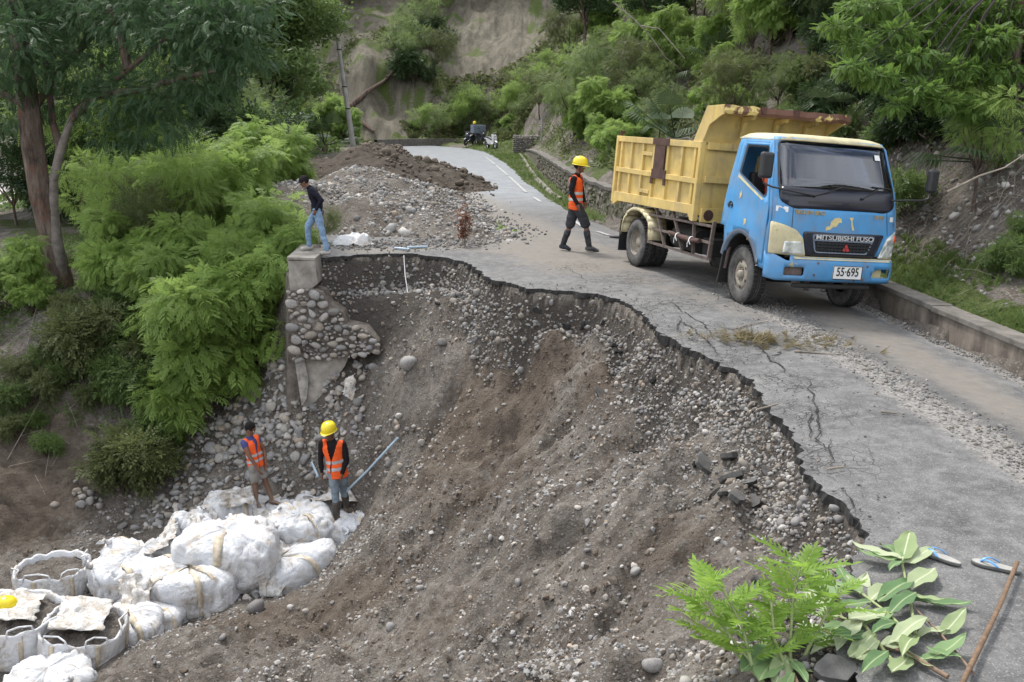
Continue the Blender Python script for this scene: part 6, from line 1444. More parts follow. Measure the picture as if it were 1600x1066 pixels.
        for fc in bm.faces:
            c = fc.calc_center_median() - chest; t = c.dot(ax); lat = c.dot(shd); fr_ = c.dot(fx)
            if fr_ > .02 and abs(lat) < .010 * s + max(0, (t + .26 * s)) * opt.get('vcut', .26): kill.append(fc)
            elif t > .0 and fr_ > -.08 and abs(lat) < .29 * opt.get('vcut', .26) * s: kill.append(fc)
        bmesh.ops.delete(bm, geom=kill, context='FACES'); bm.to_mesh(v_.data)
        for t0 in (.18, .42):
            b2 = bm.copy(); kill = [fc for fc in b2.faces if not (t0 - .055 < (fc.calc_center_median() - pel).dot(ax) / L_ < t0 + .055)]; bmesh.ops.delete(b2, geom=kill, context='FACES')
            for vv_ in b2.verts: vv_.co += vv_.normal * .005
            if opt.get('stripes', True) and len(b2.faces):
                me = bpy.data.meshes.new('reflective_stripe'); b2.to_mesh(me); me.materials.clear(); link('reflective_stripe', me, M_REFL, v_)
            b2.free()
        bm.free(); md = v_.modifiers.new('s', 'SOLIDIFY'); md.thickness = .005
    if opt.get('helmet'):
        h_ = bpy.data.objects.new('helmet', HELM); COL.objects.link(h_); h_.parent = root; h_.matrix_local = Matrix.Translation(hc + up * .042 * s - f * .006) @ R3.to_4x4() @ Matrix.Diagonal((s * .98, s * .98, s, 1))
        mb = MB(); mb.tube([hc + r_ * .095 * s + up * .04, hc + r_ * .07 * s - up * .07 * s + f * .02, hc - up * .115 * s + f * .03, hc - r_ * .07 * s - up * .07 * s + f * .02, hc - r_ * .095 * s + up * .04], .005, 5); mb.build('chin_strap', M_BLACKTXT, root)
    if opt.get('cap'):
        bm = bmesh.new(); ball(bm, hc + up * .045 * s - f * .012 * s, .108 * s, (.84, .98, .80), R3); o = remeshed(bm, 'cap', opt['cap'], root, .010, 0, 0, 2)
        P = []; F = []
        for i in range(9):
            a_ = -1.1 + 2.2 * i / 8
            for q, rr in enumerate((.085, .165)): P.append(hc + up * (.045 - .012 * q) * s + (f * math.cos(a_) * rr * (1.0 if q == 0 else 1.02) + r_ * math.sin(a_) * .088) * s)
        mb = MB(); mb.add([tuple(p) for p in P], [(2 * i, 2 * i + 1, 2 * i + 3, 2 * i + 2) for i in range(8)], 0, True); b_ = mb.build('peak', opt['cap'], o); md = b_.modifiers.new('s', 'SOLIDIFY'); md.thickness = .006
    return root
M_SK1 = skin_mat('brown_skin', (.17, .085, .055)); M_SK2 = skin_mat('brown_skin_muddy', (.17, .085, .055), .55)
M_NAVY = cloth('navy_sweater', (.010, .011, .020)); M_BLACKC = cloth('black_hoodie', (.014, .012, .014)); M_DENIM = cloth('light_denim', (.22, .33, .48), .45, 11); M_GREYSH = cloth('grey_shorts', (.045, .046, .052)); M_JEANG = cloth('grey_blue_trousers', (.20, .25, .29), .35, 8, .9, .5)
M_BOOT = cloth('rubber_boots', (.035, .042, .048), .4, 9, .45, .45); M_SHOE = cloth('grey_shoes', (.38, .36, .33), .3); M_SHORT2 = cloth('pale_shorts', (.30, .28, .26), .4, 7, .9, .7); M_BLUET = cloth('blue_tshirt', (.07, .08, .22)); M_BOOTMUD = cloth('muddy_boots', (.10, .085, .07), .5, 6, .8, .8)
# 1. worker crossing the road: walks to the right, seen from his right side a little from the front
rz_ = float(road_z(1.12, 18.5))
x0, y0, _ = PZ(893, 396)
person((x0, y0, float(road_z(x0, y0))), dict(
 anL=(-.17, .10, .11), toeL=(-.06, .04, .035), knL=(-.04, .06, .50), hipL=(.03, .07, .92), anR=(.33, -.08, .11), toeR=(.47, -.12, .035), knR=(.25, -.07, .52), hipR=(.06, -.09, .92),
 shL=(.10, .14, 1.42), shR=(-.02, -.18, 1.40), neck=(.06, -.01, 1.48), head=(.10, -.03, 1.62), elR=(-.06, -.24, 1.14), wrR=(.07, -.28, .93), elL=(.16, .19, 1.15), wrL=(.22, .10, .95)),
 dict(skin=M_SK1, face=(.95, -.22, -.12), front=(.85, -.5, 0), handR=((.25, -.05, -1), (.6, .6, 0)), handL=((.2, 0, -1), (0, -1, 0)), shirt=M_BLACKC, sleeve=1.5, hoodie=True, trousers=M_GREYSH, leg=.95, flare=.006, boots=M_BOOT, vest=True, vest_low=.45, helmet=True),
 'worker in yellow helmet, orange vest, dark shorts and rubber boots walking across the road')
# 2. man in black sweater stepping off the wall, leaning forward to the left
x0, y0, _ = PY(505, 392, 18.0)
wm = person((x0 - .02, 17.75, .0), dict(
 anL=(-.22, .06, .16), toeL=(-.37, .04, .10), knL=(-.24, .02, .58), hipL=(-.04, .08, .93), anR=(.20, -.18, .10), toeR=(.07, -.22, .035), knR=(.09, -.14, .54), hipR=(-.02, -.09, .93),
 waist=(-.04, 0, 1.10), shL=(-.17, .15, 1.34), shR=(-.09, -.15, 1.36), neck=(-.20, 0, 1.42), head=(-.285, -.02, 1.52), elR=(.12, -.24, 1.17), wrR=(.00, -.26, .97), elL=(-.02, .26, 1.12), wrL=(.02, .22, .92)),
 dict(skin=M_SK1, face=(-.93, -.15, -.45), handR=((-.35, 0, -1), (-.3, .9, 0)), handL=((.1, 0, -1), (0, -1, 0)), shirt=M_NAVY, sleeve=1.5, trousers=M_DENIM, leg=1.93, shoes=M_SHOE, cap=M_BLACKC),
 'man in black sweater, ripped pale jeans and dark cap striding onto the wall end')
wm.scale = (.87, .87, .87)
# 3. bare legged worker on the sacks, back turned half, looking right
def stand(px, y, feet):
    x, y, z = PY(px[0], px[1], y); return x, y, z
x0, y0, z0 = PY(412, 806, 15.95)
zl, zr = sack_top(x0 - .06, y0 - .1), sack_top(x0 + .16, y0 + .0)
zb = (zl + zr) / 2
boy = person((x0, y0, zb), dict(
 anL=(-.08, -.12, .09 + zl - zb), toeL=(.0, -.22, .03 + zl - zb), knL=(-.10, -.06, .40), hipL=(-.12, -.07, .72), anR=(.13, .06, .10 + zr - zb), toeR=(.27, .03, .045 + zr - zb), knR=(.03, .05, .42), hipR=(-.06, .08, .73),
 shL=(-.24, -.12, 1.12), shR=(-.10, .13, 1.12), neck=(-.18, .0, 1.19), head=(-.155, -.02, 1.32), elL=(-.13, -.20, .90), wrL=(.0, -.22, .72), elR=(.02, .12, .92), wrR=(.07, .0, .74)),
 dict(skin=M_SK2, face=(.9, -.12, -.42), front=(.8, .3, 0), s=.88, vcut=.12, handL=((.45, -.1, -.9), (.6, .6, 0)), handR=((.1, -.3, -1), (-.3, -.8, 0)), shirt=M_BLUET, sleeve=.25, trousers=M_SHORT2, leg=.72, flare=.006, vest=True, vest_low=.25, barefoot=True),
 'slim bare legged worker in orange vest without helmet standing on the white sacks')
boy.scale = (1.07, 1.07, 1.07)
# 4. helmeted worker on the sacks facing the camera
x0, y0, z0 = PY(530, 818, 15.2)
zl, zr = sack_top(x0 + .09, y0 + .2), sack_top(x0 - .04, y0 - .12); zb = min(zl, zr) * .5 + max(zl, zr) * .5
person((x0, y0, zb), dict(
 anR=(-.02, -.10, .10 + zr - zb), toeR=(-.12, -.22, .03 + zr - zb), knR=(-.04, -.06, .47), hipR=(-.09, .0, .86), anL=(.10, .22, .12 + zl - zb), toeL=(.19, .14, .05 + zl - zb), knL=(.06, .12, .49), hipL=(.07, .04, .86),
 shR=(-.25, -.02, 1.37), shL=(.09, .0, 1.35), neck=(-.09, .0, 1.43), head=(-.13, -.03, 1.56), elR=(-.29, .02, 1.10), wrR=(-.27, -.02, .85), elL=(.15, -.03, 1.09), wrL=(.09, -.12, .87)),
 dict(skin=M_SK1, face=(-.25, -.95, -.15), front=(-.15, -1, 0), handR=((.05, -.1, -1), (1, 0, 0)), handL=((-.1, -.15, -1), (-1, 0, 0)), shirt=M_BLACKC, sleeve=1.5, trousers=M_JEANG, leg=1.5, boots=M_BOOTMUD, vest=True, vest_low=.35, helmet=True),
 'worker in yellow helmet and orange vest facing the camera on the white sacks')
# 5. driver in the cab
TM = truck.matrix_world
def person_in_truck():
    p = person((0, 0, 0), dict(anL=(.45, -.28, 1.10), toeL=(.55, -.28, 1.07), knL=(.25, -.28, 1.42), hipL=(-.18, -.36, 1.33), anR=(.45, -.56, 1.10), toeR=(.55, -.56, 1.07), knR=(.25, -.56, 1.42), hipR=(-.18, -.52, 1.33),
     shL=(-.20, -.28, 1.83), shR=(-.20, -.62, 1.83), neck=(-.19, -.45, 1.90), head=(-.14, -.45, 2.03), elL=(.03, -.22, 1.62), wrL=(.28, -.32, 1.70), elR=(.06, -.66, 1.60), wrR=(.30, -.54, 1.68)),
     dict(skin=M_SK1, face=(1, .05, -.05), s=.92, handL=((1, 0, .1), (0, 0, -1)), handR=((1, 0, .1), (0, 0, -1)), shirt=M_ORANGE, sleeve=.6, trousers=M_GREYSH, leg=1.8), 'driver in an orange shirt sitting behind the wheel of the blue truck')
    p.matrix_world = TM; return p
person_in_truck()
# ---------------------------------------------------------------- plants
M_LF = [leafmat('bright_leaf', (.15, .235, .05), (.28, .39, .11), .45), leafmat('mid_leaf', (.07, .115, .032), (.15, .22, .065), .38), leafmat('dark_leaf', (.025, .048, .018), (.060, .10, .036), .3),
        leafmat('olive_leaf', (.075, .095, .035), (.155, .18, .07), .35), leafmat('pale_leaf', (.10, .15, .05), (.19, .25, .09), .35)]
M_BARK = NM('bark'); k = M_BARK; mp = k.map((1, 1, .22)); c = k.mix(k.ramp(k.noise(7, 7, .7, mp), [(.35, 0.), (.65, 1.)]), (.045, .032, .026), (.20, .155, .13)); c = k.mix(k.ramp(k.noise(3, 5), [(.55, 0.), (.65, .6)]), c, (.15, .07, .05)); M_BARK = k.done(c, .95, 0, k.bump(k.noise(12, 6, .7, mp), 1.0, .05), .1)
M_TWIG = plain('dry_twig', (.30, .26, .215), .9, var=.4, sc=8, bump=0)
def leaf(base, d, L_, w, n_, V, F, fold=.0, tip=.0):
    """one leaf as a folded diamond of two quads"""
    base, d, n_ = np.array(base, float), np.array(d, float), np.array(n_, float); d /= np.linalg.norm(d); s_ = np.cross(d, n_); s_ /= np.linalg.norm(s_) + 1e-9; b = len(V)
    V += [base, base + d * L_ * .45 + s_ * w / 2 - n_ * fold, base + d * L_ + n_ * tip, base + d * L_ * .45 - s_ * w / 2 - n_ * fold]; F.append((b, b + 1, b + 2, b + 3))
def t_feather(n_=9, L_=.42, ll=.12, lw=.022, droop=.18):
    V, F = [], []
    for i in range(n_):
        t = (i + .6) / n_; x = t * L_; z = -droop * t * t; sz = math.sin(PI * (.18 + .75 * t)) 
        for s_ in (-1, 1): leaf((x, 0, z), (.55, s_ * .9, -.28), ll * sz, lw, (0, 0, 1), V, F)
    leaf((L_, 0, -droop), (1, 0, -.5), ll * .6, lw, (0, 0, 1), V, F); return np.array(V), np.array(F)
def t_bipin(n_=4, L_=.30):
    """fan of drooping fine pinnae, as on young leucaena / albizia"""
    V, F = [], []
    for i in range(n_):
        t = (i + .7) / n_; x = t * L_; z = -.10 * t * t; sz = math.sin(PI * (.25 + .6 * t))
        for s_ in (-1, 1):
            dx, dy = .62, s_ * .78
            for q in range(3):
                u = (q + .5) / 3; bx, by, bz = x + dx * u * .16 * sz, dy * u * .16 * sz, z - .06 * u * u
                leaf((bx, by, bz), (dx + .5, dy - .2 * s_, -.55), .095, .022, (0, 0, 1), V, F); leaf((bx, by, bz), (dx - .4, dy + .2 * s_, -.55), .085, .022, (0, 0, 1), V, F)
    return np.array(V), np.array(F)
def t_broad(n_=7, L_=.30, ll=.12, lw=.055):
    V, F = [], []
    for i in range(n_):
        t = (i + .5) / n_; s_ = 1 if i % 2 else -1; leaf((t * L_, 0, -.05 * t), (.6, s_ * .8, -.15 + .2 * math.sin(i * 2.1)), ll * (.8 + .3 * math.sin(i)), lw, (0, .1 * s_, 1), V, F, .01)
    leaf((L_, 0, -.05), (1, 0, -.3), ll, lw, (0, 0, 1), V, F); return np.array(V), np.array(F)
def t_clump(n_=9, R_=.3, ll=.17, lw=.085, seed=1):
    V, F = [], []; r = np.random.default_rng(seed)
    for i in range(n_):
        d = r.normal(size=3); d[2] = d[2] * .5; n2 = r.normal(size=3) * .5 + [0, 0, 1]; leaf(r.normal(size=3) * R_ * .4, d, ll * r.uniform(.7, 1.3), lw, n2 / np.linalg.norm(n2), V, F)
    return np.array(V), np.array(F)
def sprays(name, tmpl, P, D, S, r, mat, roll=.5, parent=None):
    """place the template at each point, growing along D; rnd differs per spray"""
    V0, F0 = tmpl; n_ = len(P); D = D / (np.linalg.norm(D, axis=1)[:, None] + 1e-9); up = np.tile([0, 0, 1.0], (n_, 1)) + r.normal(0, roll, (n_, 3)); Y = np.cross(up, D); Y /= np.linalg.norm(Y, axis=1)[:, None] + 1e-9; Z = np.cross(D, Y)
    M = np.stack([D, Y, Z], -1); V = np.einsum('nij,vj->nvi', M, V0) * S[:, None, None] + P[:, None, :]; F = (F0[None] + (np.arange(n_) * len(V0))[:, None, None]).reshape(-1, F0.shape[1])
    me = np_mesh(name, V.reshape(-1, 3), F, False, {'rnd': np.repeat(r.random(n_), len(V0))})
    if mat is None: return me
    return link(name, me, mat, parent)
def crown_pts(lobes, n_, r, lo=.45, down=.15, out=.8):
    vol = np.array([np.prod(l[1]) ** (2 / 3) for l in lobes]); w = r.choice(len(lobes), n_, p=vol / vol.sum()); C = np.array([l[0] for l in lobes])[w]; R_ = np.array([l[1] for l in lobes])[w]
    d = r.normal(size=(n_, 3)); d /= np.linalg.norm(d, axis=1)[:, None]; rad_ = r.uniform(lo, 1.0, n_) ** .6 * (1 + .12 * r.normal(size=n_)); P = C + d * R_ * rad_[:, None]
    D = d * out + r.normal(0, .45, (n_, 3)) + [0, 0, -down]; return P, D
def lobes_rand(r, n_, c, R_, s_):
    out = []
    for i in range(n_):
        a = r.uniform(0, 2 * PI); q = r.uniform(.2, 1) ** .6; out.append(((c[0] + R_[0] * q * math.cos(a), c[1] + R_[1] * q * math.sin(a), c[2] + R_[2] * r.uniform(-1, 1)), tuple(s_ * r.uniform(.6, 1.25) * k_ for k_ in (1, 1, .72))))
    return out
def limbs_mesh(r, base, tops, r0, fork=.4, bend=.25, n_=8):
    mb = MB(); base = Vector(base); f = base + Vector((r.normal() * .05, r.normal() * .05, 1)) * fork; mb.tube([base - Vector((0, 0, .3)), base, base.lerp(f, .5) + Vector((r.normal() * .04, r.normal() * .04, 0)), f], [r0 * 1.5, r0 * 1.15, r0, r0 * .9], n_, noise=.15)
    for t in tops:
        t = Vector(t); m1 = f.lerp(t, .35) + Vector((r.normal(), r.normal(), r.normal() * .5)) * bend * .5; m2 = f.lerp(t, .7) + Vector((r.normal(), r.normal(), r.normal() * .5)) * bend * .5; mb.tube([f - Vector((0, 0, .05)), m1, m2, t], [r0 * .75, r0 * .5, r0 * .3, r0 * .12], 6, noise=.15, caps=False)
    return mb.mesh('trunk')
PROTO = {}
def proto(kind, nlob, c, R_, s_, n_spray, tmpl, sc, mat, r0, fork, seed, down=.15, lo=.45, extra=None):
    r = np.random.default_rng(seed); lb = lobes_rand(r, nlob, c, R_, s_); P, D = crown_pts(lb, n_spray, r, lo, down); S = sc * r.uniform(.7, 1.3, n_spray)
    cm = sprays('crown', tmpl, P, D, S, r, None); cm.materials.append(mat); tm = limbs_mesh(r, (0, 0, 0), [l[0] for l in lb], r0, fork); tm.materials.append(M_BARK); PROTO.setdefault(kind, []).append((cm, tm))
for i in range(2): proto('feather', 15, (0, 0, 1.85), (1.05, 1.05, 1.25), .50, 2000, t_bipin(), .9, M_LF[0], .05, .5, 500 + i, .5, .1)
for i in range(3): proto('shrub', 7, (0, 0, .95), (.6, .6, .5), .50, 700, t_broad(), .85, M_LF[1 if i < 2 else 3], .03, .25, 520 + i, .1, .3)
for i in range(4): proto('tree', 11, (0, 0, 5.6), (2.0, 2.0, 1.9), 1.25, 2600, t_clump(9, .3, .16, .075, i), 1.1, M_LF[[1, 2, 1, 2][i]], .13, 2.6, 540 + i, .1, .5)
for i in range(3): proto('airy', 10, (0, 0, 3.4), (1.6, 1.6, 1.3), .85, 1700, t_feather(8, .5, .13, .03, .14), .8, M_LF[[0, 3, 4][i]], .06, 1.5, 560 + i, .15, .35)
for i in range(2): proto('dark', 8, (0, 0, 1.9), (1.1, 1.1, .9), .8, 1300, t_broad(7, .34, .15, .07), 1.0, M_LF[2], .06, .6, 580 + i, .1, .4)
PNAME = {'feather': 'feathery_bush', 'shrub': 'shrub', 'tree': 'tree', 'airy': 'small_tree', 'dark': 'dark_shrub'}
def plant(kind, p, s, label, group=None, cat=None, var=None, rz=None, sq=(1, 1, 1)):
    cm, tm = PROTO[kind][var % len(PROTO[kind]) if var is not None else random.randrange(len(PROTO[kind]))]
    root = empty(PNAME[kind], p, rz if rz is not None else random.uniform(0, 6.28), label, cat or ('tree' if kind in ('tree', 'airy') else 'bush'), group); root.scale = (s * sq[0], s * sq[1], s * sq[2]); root.rotation_euler = (random.uniform(-.08, .08), random.uniform(-.08, .08), root.rotation_euler[2])
    link_c = bpy.data.objects.new('crown', cm); COL.objects.link(link_c); link_c.parent = root; t_ = bpy.data.objects.new('trunk', tm); COL.objects.link(t_); t_.parent = root; return root
KW = {'feather': 'feathery', 'shrub': 'small-leaved', 'tree': 'tall', 'airy': 'loose light', 'dark': 'dark broad-leaved'}
def ordn(i): return {1: 'first', 2: 'second', 3: 'third', 4: 'fourth', 5: 'fifth', 6: 'sixth', 7: 'seventh', 8: 'eighth', 9: 'ninth', 10: 'tenth'}.get(i, str(i) + ('th' if i % 100 in (11, 12, 13) else {1: 'st', 2: 'nd', 3: 'rd'}.get(i % 10, 'th')))
def order(made, label):
    """name each plant of a patch by its kind and its place from the left"""
    for kd in KW:
        L_ = sorted([m for m in made if m[1] == kd], key=lambda m: m[0]); w = label.split()
        for i, m in enumerate(L_):
            m[2]['label'] = ' '.join(([ordn(i + 1), 'from', 'left', 'of', 'the', KW[kd]] if len(L_) > 1 else ['the', 'one', KW[kd]]) + w)[:400] if len(w) < 11 else label
def region(kind, poly, n_, s_rng, label, group, ymax=150, mind=14, sq=(1, 1, 1), ymin=0, var=None):
    """n plants rooted on the ground seen inside the photo polygon"""
    made = []; us = [p[0] for p in poly]; vs3 = [p[1] for p in poly]; placed = []; tries = 0
    while len(placed) < n_ and tries < n_ * 40:
        tries += 1; u, v = random.uniform(min(us), max(us)), random.uniform(min(vs3), max(vs3))
        if not inpoly(np.array([u]), np.array([v]), poly)[0]: continue
        if any((u - a) ** 2 + (v - b) ** 2 < mind ** 2 for a, b in placed): continue
        p = hit(u, v)
        if p[1] > ymax or p[1] < ymin or inpoly(np.array([p[0]]), np.array([p[1]]), ROADPOLY)[0]: continue
        placed.append((u, v)); s = random.uniform(*s_rng); kd = kind if isinstance(kind, str) else random.choice(kind); made.append((u, kd, plant(kd, (p[0], p[1], p[2] - .05), s, label, group, sq=sq, var=var)))
    order(made, label)
def at_px(kind, u, v, s, label, group=None, y=None, var=None, sq=(1, 1, 1), sink=.05):
    p = hit(u, v) if y is None else PY(u, v, y)[:2] + (0,)
    if y is not None: p = (p[0], p[1], float(T(p[0], p[1])))
    return plant(kind, (p[0], p[1], p[2] - sink), s, label, group, var=var, sq=sq)
# --- left side: bright feathery bushes
for (u, v, y, s, var, lab) in [(345,620,18.5,1.15,0,'largest bright feathery bush right beside the broken wall'),(395,560,18.6,1.0,1,'bright feathery bush leaning against the outer side of the retaining wall'),(310,590,18.8,.75,2,'bright feathery bush low on the gully bank left of the wall'),
    (250,430,22.5,1.25,0,'bright feathery bush in the middle of the left thicket'),(185,440,22.5,.7,1,'bright feathery bush right of the big tree trunk'),(330,400,24,1.3,2,'tall bright feathery bush below the dark thicket'),(395,400,23,.95,1,'bright feathery bush beside the gravel heap'),
    (15,450,20.8,.6,2,'small bright feathery bush left of the big tree trunk'),(50,490,20.2,.35,0,'lowest feathery bush left of the big trunk'),(505,372,19.3,.28,1,'small feathery sapling behind the legs of the man on the wall'),(30,360,30,1.1,1,'bright feathery bush behind the big trunk on the left'),(220,360,29,1.3,0,'feathery bush behind the left thicket'),(290,540,19.6,.8,0,'small feathery bush under the middle thicket'),(430,470,19.4,.8,2,'feathery bush pressed against the wall top left of the walking man'),(210,520,20.5,.8,2,'feathery bush on the open bank right of the big trunk'),(260,480,21.5,.95,1,'feathery bush half hidden in the middle of the left thicket'),(360,470,21,1.1,0,'feathery bush between the tall one and the wall'),(140,400,25,.9,0,'feathery bush behind the pale second trunk'),(415,330,27.5,.9,1,'feathery bush at the left end of the gravel heap'),(370,350,27,1.1,0,'feathery bush rising left of the gravel heap')]:
    at_px('airy' if any(w in lab for w in ('middle of the left', 'behind', 'rising', 'half hidden')) else 'feather', u, v, s * (.62 if any(w in lab for w in ('middle of the left', 'behind', 'rising', 'half hidden')) else 1), lab, y=y, var=var, sink=.35 * s)
region(['shrub'], [(150,470),(330,440),(330,660),(240,720),(110,600),(100,500)], 28, (.45, .85), 'shrubs low on the left bank', 'shrubs on the left bank', mind=17)
region(['shrub'], [(0,700),(60,480),(200,470),(180,620),(80,720)], 16, (.25, .5), 'shrubs on the bare far left earth bank', 'shrubs on the earth bank', mind=26)
mk4 = []
for u, v, s in ((215,775,.75),(190,740,.7),(235,740,.55),(180,790,.45)): mk4.append((u, 'shrub', at_px('shrub', u, v, s, 'leafy weed with thin stems overhanging the gully behind the sacks', 'weeds over the gully', y=16.6, var=2)))
region(['feather', 'airy', 'shrub'], [(300,320),(430,300),(430,250),(380,230),(300,250)], 9, (.6, 1.0), 'bushes left of the gravel heap', 'bushes left of the gravel heap', mind=25, ymin=24)
mk1, mk2, mk3 = [], [], []
for i in range(16):
    y = random.uniform(28, 46); u = random.uniform(120, 440); x = PY(u, 300, y)[0]; kd = random.choice(['dark', 'airy', 'shrub', 'dark']); mk1.append((u, kd, plant(kd, (x, y, float(T(x, y)) - .1), random.uniform(1.0, 1.5), 'bush in the dense thicket behind the bright bushes', 'bushes in the left thicket')))
for i in range(15):
    y = random.uniform(50, 78); u = random.uniform(60, 470); x = PY(u, 200, y)[0]; mk2.append((u, 'tree', plant('tree', (x, y, float(T(x, y)) - .2), random.uniform(.9, 1.5), 'tall tree in the valley forest on the left', 'trees of the left forest')))
for i in range(12):
    y = random.uniform(28, 44); u = random.uniform(-120, 250); x = PY(u, 200, y)[0]; kd = random.choice(['tree', 'dark']); mk3.append((u, kd, plant(kd, (x, y, float(T(x, y)) - .2), random.uniform(.8, 1.25), 'dark leafy tree in the shade behind the big trunk', 'trees behind the big trunk')))
for u, v, y, s, var, lab in [(410,175,62,1.5,2,'pale green spreading tree left of the utility pole'),(465,165,64,1.1,0,'bright green tree left of the leaning pole'),(330,130,70,1.6,1,'olive tree above the left thicket')]: at_px('airy', u, v, s, lab, y=y, var=var)
order(mk1, 'bushes in the dense left thicket'); order(mk2, 'trees of the left valley forest'); order(mk3, 'trees behind the big trunk'); order(mk4, 'weeds overhanging the gully')
# --- far hillside
region(['tree'], [(380,70),(540,50),(600,0),(620,-60),(380,-60)], 18, (.8, 1.3), 'trees on the ridge above the bare scar', 'trees above the scar on the left', mind=22)
region(['tree', 'airy'], [(640,30),(720,20),(880,-10),(900,-60),(640,-70)], 15, (.7, 1.1), 'trees along the top of the bare slope', 'trees along the top of the slope', mind=20)
region(['shrub', 'airy', 'dark'], [(625,145),(690,130),(700,75),(655,70),(630,100)], 7, (.9, 1.35), 'shrubs clumped on the middle of the bare slope', 'clump of shrubs on the bare slope', mind=12)
region(['shrub', 'airy'], [(640,228),(800,215),(800,170),(720,185),(650,205)], 20, (.35, .7), 'bushes at the foot of the far slope', 'bushes on the foot of the far slope', mind=12)
region(['shrub', 'feather'], [(465,230),(540,225),(545,180),(470,180)], 9, (.6, 1.0), 'bushes at the foot of the leaning pole', 'bushes round the pole foot', mind=12)
region(['airy', 'feather'], [(770,205),(860,205),(960,260),(960,180),(900,120),(800,130)], 20, (.40, .72), 'trees on the slope above the stone wall', 'feathery trees above the stone wall', mind=20, ymin=26)
# --- right hill
region(['airy', 'tree', 'feather'], [(860,140),(900,60),(930,-60),(1300,-80),(1300,60),(1080,130)], 46, (.55, .95), 'trees on the wooded slope above the truck', 'trees on the slope above the truck', mind=24)
region(['feather', 'airy', 'shrub'], [(880,215),(960,240),(1100,225),(1220,190),(1180,100),(960,100)], 34, (.32, .58), 'bushes on the slope behind the tipper body', 'bushes behind the tipper body', mind=17)
region(['dark', 'shrub'], [(1150,210),(1420,250),(1600,200),(1600,60),(1300,60)], 38, (.30, .62), 'bushes in the shade above the cab', 'dark bushes above the cab', mind=26)
region(['tree', 'dark'], [(1250,60),(1600,40),(1700,-80),(1250,-80)], 20, (.55, .85), 'trees high on the right hill', 'trees high on the right hill', mind=36)
plant('tree', (13, 16, float(T(13, 16)) - .2), .8, 'shaded tree beyond the right edge of the road')
region(['shrub'], [(1545,440),(1600,450),(1600,370),(1560,380)], 4, (.22, .32), 'shrubs behind the kerb at the right edge', 'shrubs behind the kerb on the right', mind=22, var=1)
at_px('shrub', 1415, 345, .55, 'bright leafy shrub just behind the right mirror of the cab', var=0)
at_px('airy', 1520, 330, .40, 'thin sapling with bright leaves on the bare bank', var=0)
# --- palms (fan leaved)
M_PALM = leafmat('palm_leaf', (.05, .085, .035), (.12, .16, .075), .2)
def fan_palm(p, s, label, n_=13, seed=0):
    r = random.Random(seed); root = empty('fan_palm', p, r.uniform(0, 6), label, 'palm'); root.scale = (s, s, s)
    mb = MB(); mb.tube([(0, 0, -.6), (0, 0, .2), (.02, 0, .5)], [.16, .14, .11], 9, noise=.3); mb.build('trunk', M_BARK, root)
    for i in range(n_):
        a = 2 * PI * i / n_ * 2.4 + r.uniform(-.3, .3); el = r.uniform(-.3, 1.25); d = Vector((math.cos(a) * math.cos(el), math.sin(a) * math.cos(el), math.sin(el))); o = Vector((.02, 0, .5)); tip = o + d * r.uniform(.8, 1.2); V, F = [], []; mb = MB(); mb.tube([o, tip], [.02, .012], 5)
        s_ = d.cross(Vector((0, 0, 1))).normalized(); n2 = s_.cross(d)
        for q in range(17):
            b = -1.5 + 3.0 * q / 16; dd = (d * math.cos(b) + s_ * math.sin(b)); L_ = .75 * (1 - .18 * abs(b)); w = dd.cross(n2).normalized() * .028; e1 = tip + dd * L_ * .6 + n2 * .02; e2 = tip + dd * L_ - n2 * .12 - Vector((0, 0, .10)); base = len(V); V += [tuple(tip), tuple(e1 + w), tuple(e2), tuple(e1 - w)]; F.append((base, base + 1, base + 2, base + 3))
        mb.add(V, F); mb.build('frond', M_PALM, root)
for (u, v, y, s, lab) in [(1060,130,27,1.0,'fan palm with grey green leaves on the slope behind the truck'),(1130,50,33,.9,'fan palm high on the slope above the tipper hood'),(1330,120,22,.85,'fan palm in the shade above the cab roof'),(1590,60,15,.8,'fan palm at the right edge of the hill'),(508,225,60,1.5,'spiky palm tuft at the foot of the bare scar left of the pole')]:
    p = PY(u, v, y); fan_palm((p[0], p[1], float(T(p[0], p[1])) - .3), s, lab, seed=int(u))
# --- big tree on the left
r9 = np.random.default_rng(91)
bx, by, bz = hit(92, 445); tr = empty('big_tree', (bx, by, bz), 0, 'big old tree with flaking reddish bark and dark crown on the left bank', 'tree')
def rel(u, v, y): p = PY(u, v, y); return (p[0] - bx, p[1] - by, p[2] - bz)
mb = MB(); mb.tube([rel(100,470,by), rel(92,430,by), rel(78,370,by), rel(62,300,by), rel(52,230,by), rel(42,150,by), rel(30,60,by), rel(20,-60,by)], [.36, .27, .24, .23, .235, .22, .19, .14], 14, noise=.22); mb.build('trunk', M_BARK, tr)
M_BARK2 = plain('pale_bark', (.22, .19, .17), .95, var=.5, sc=6, bump=.7)
mb = MB(); mb.tube([rel(100,450,by), rel(90,380,by - .1), rel(83,330,by), rel(84,280,by), rel(95,235,by), rel(112,185,by)], [.17, .13, .11, .10, .10, .07], 10, noise=.2); mb.build('trunk', M_BARK2, tr)
for L_ in ([(95,235,0),(82,190,.3),(75,120,.4),(60,40,.8)], [(112,185,0),(150,150,-.4),(200,110,-.9),(260,60,-1.2)], [(45,180,0),(95,110,.4),(150,50,.8),(190,-30,1)], [(30,160,0),(10,150,.1),(-20,140,.2)], [(200,110,-.9),(190,60,-.7),(170,10,-.6)], [(112,185,0),(128,165,.3),(150,140,.6),(160,100,.8)], [(150,150,-.4),(220,140,-1.2),(290,120,-1.8),(340,110,-2.2)]):
    mb = MB(); n_ = len(L_); mb.tube([rel(u, v, by + d) for u, v, d in L_], [.10 * (1 - .2 * i) for i in range(n_)], 8, noise=.2); mb.build('branch', M_BARK, tr)
lob = []
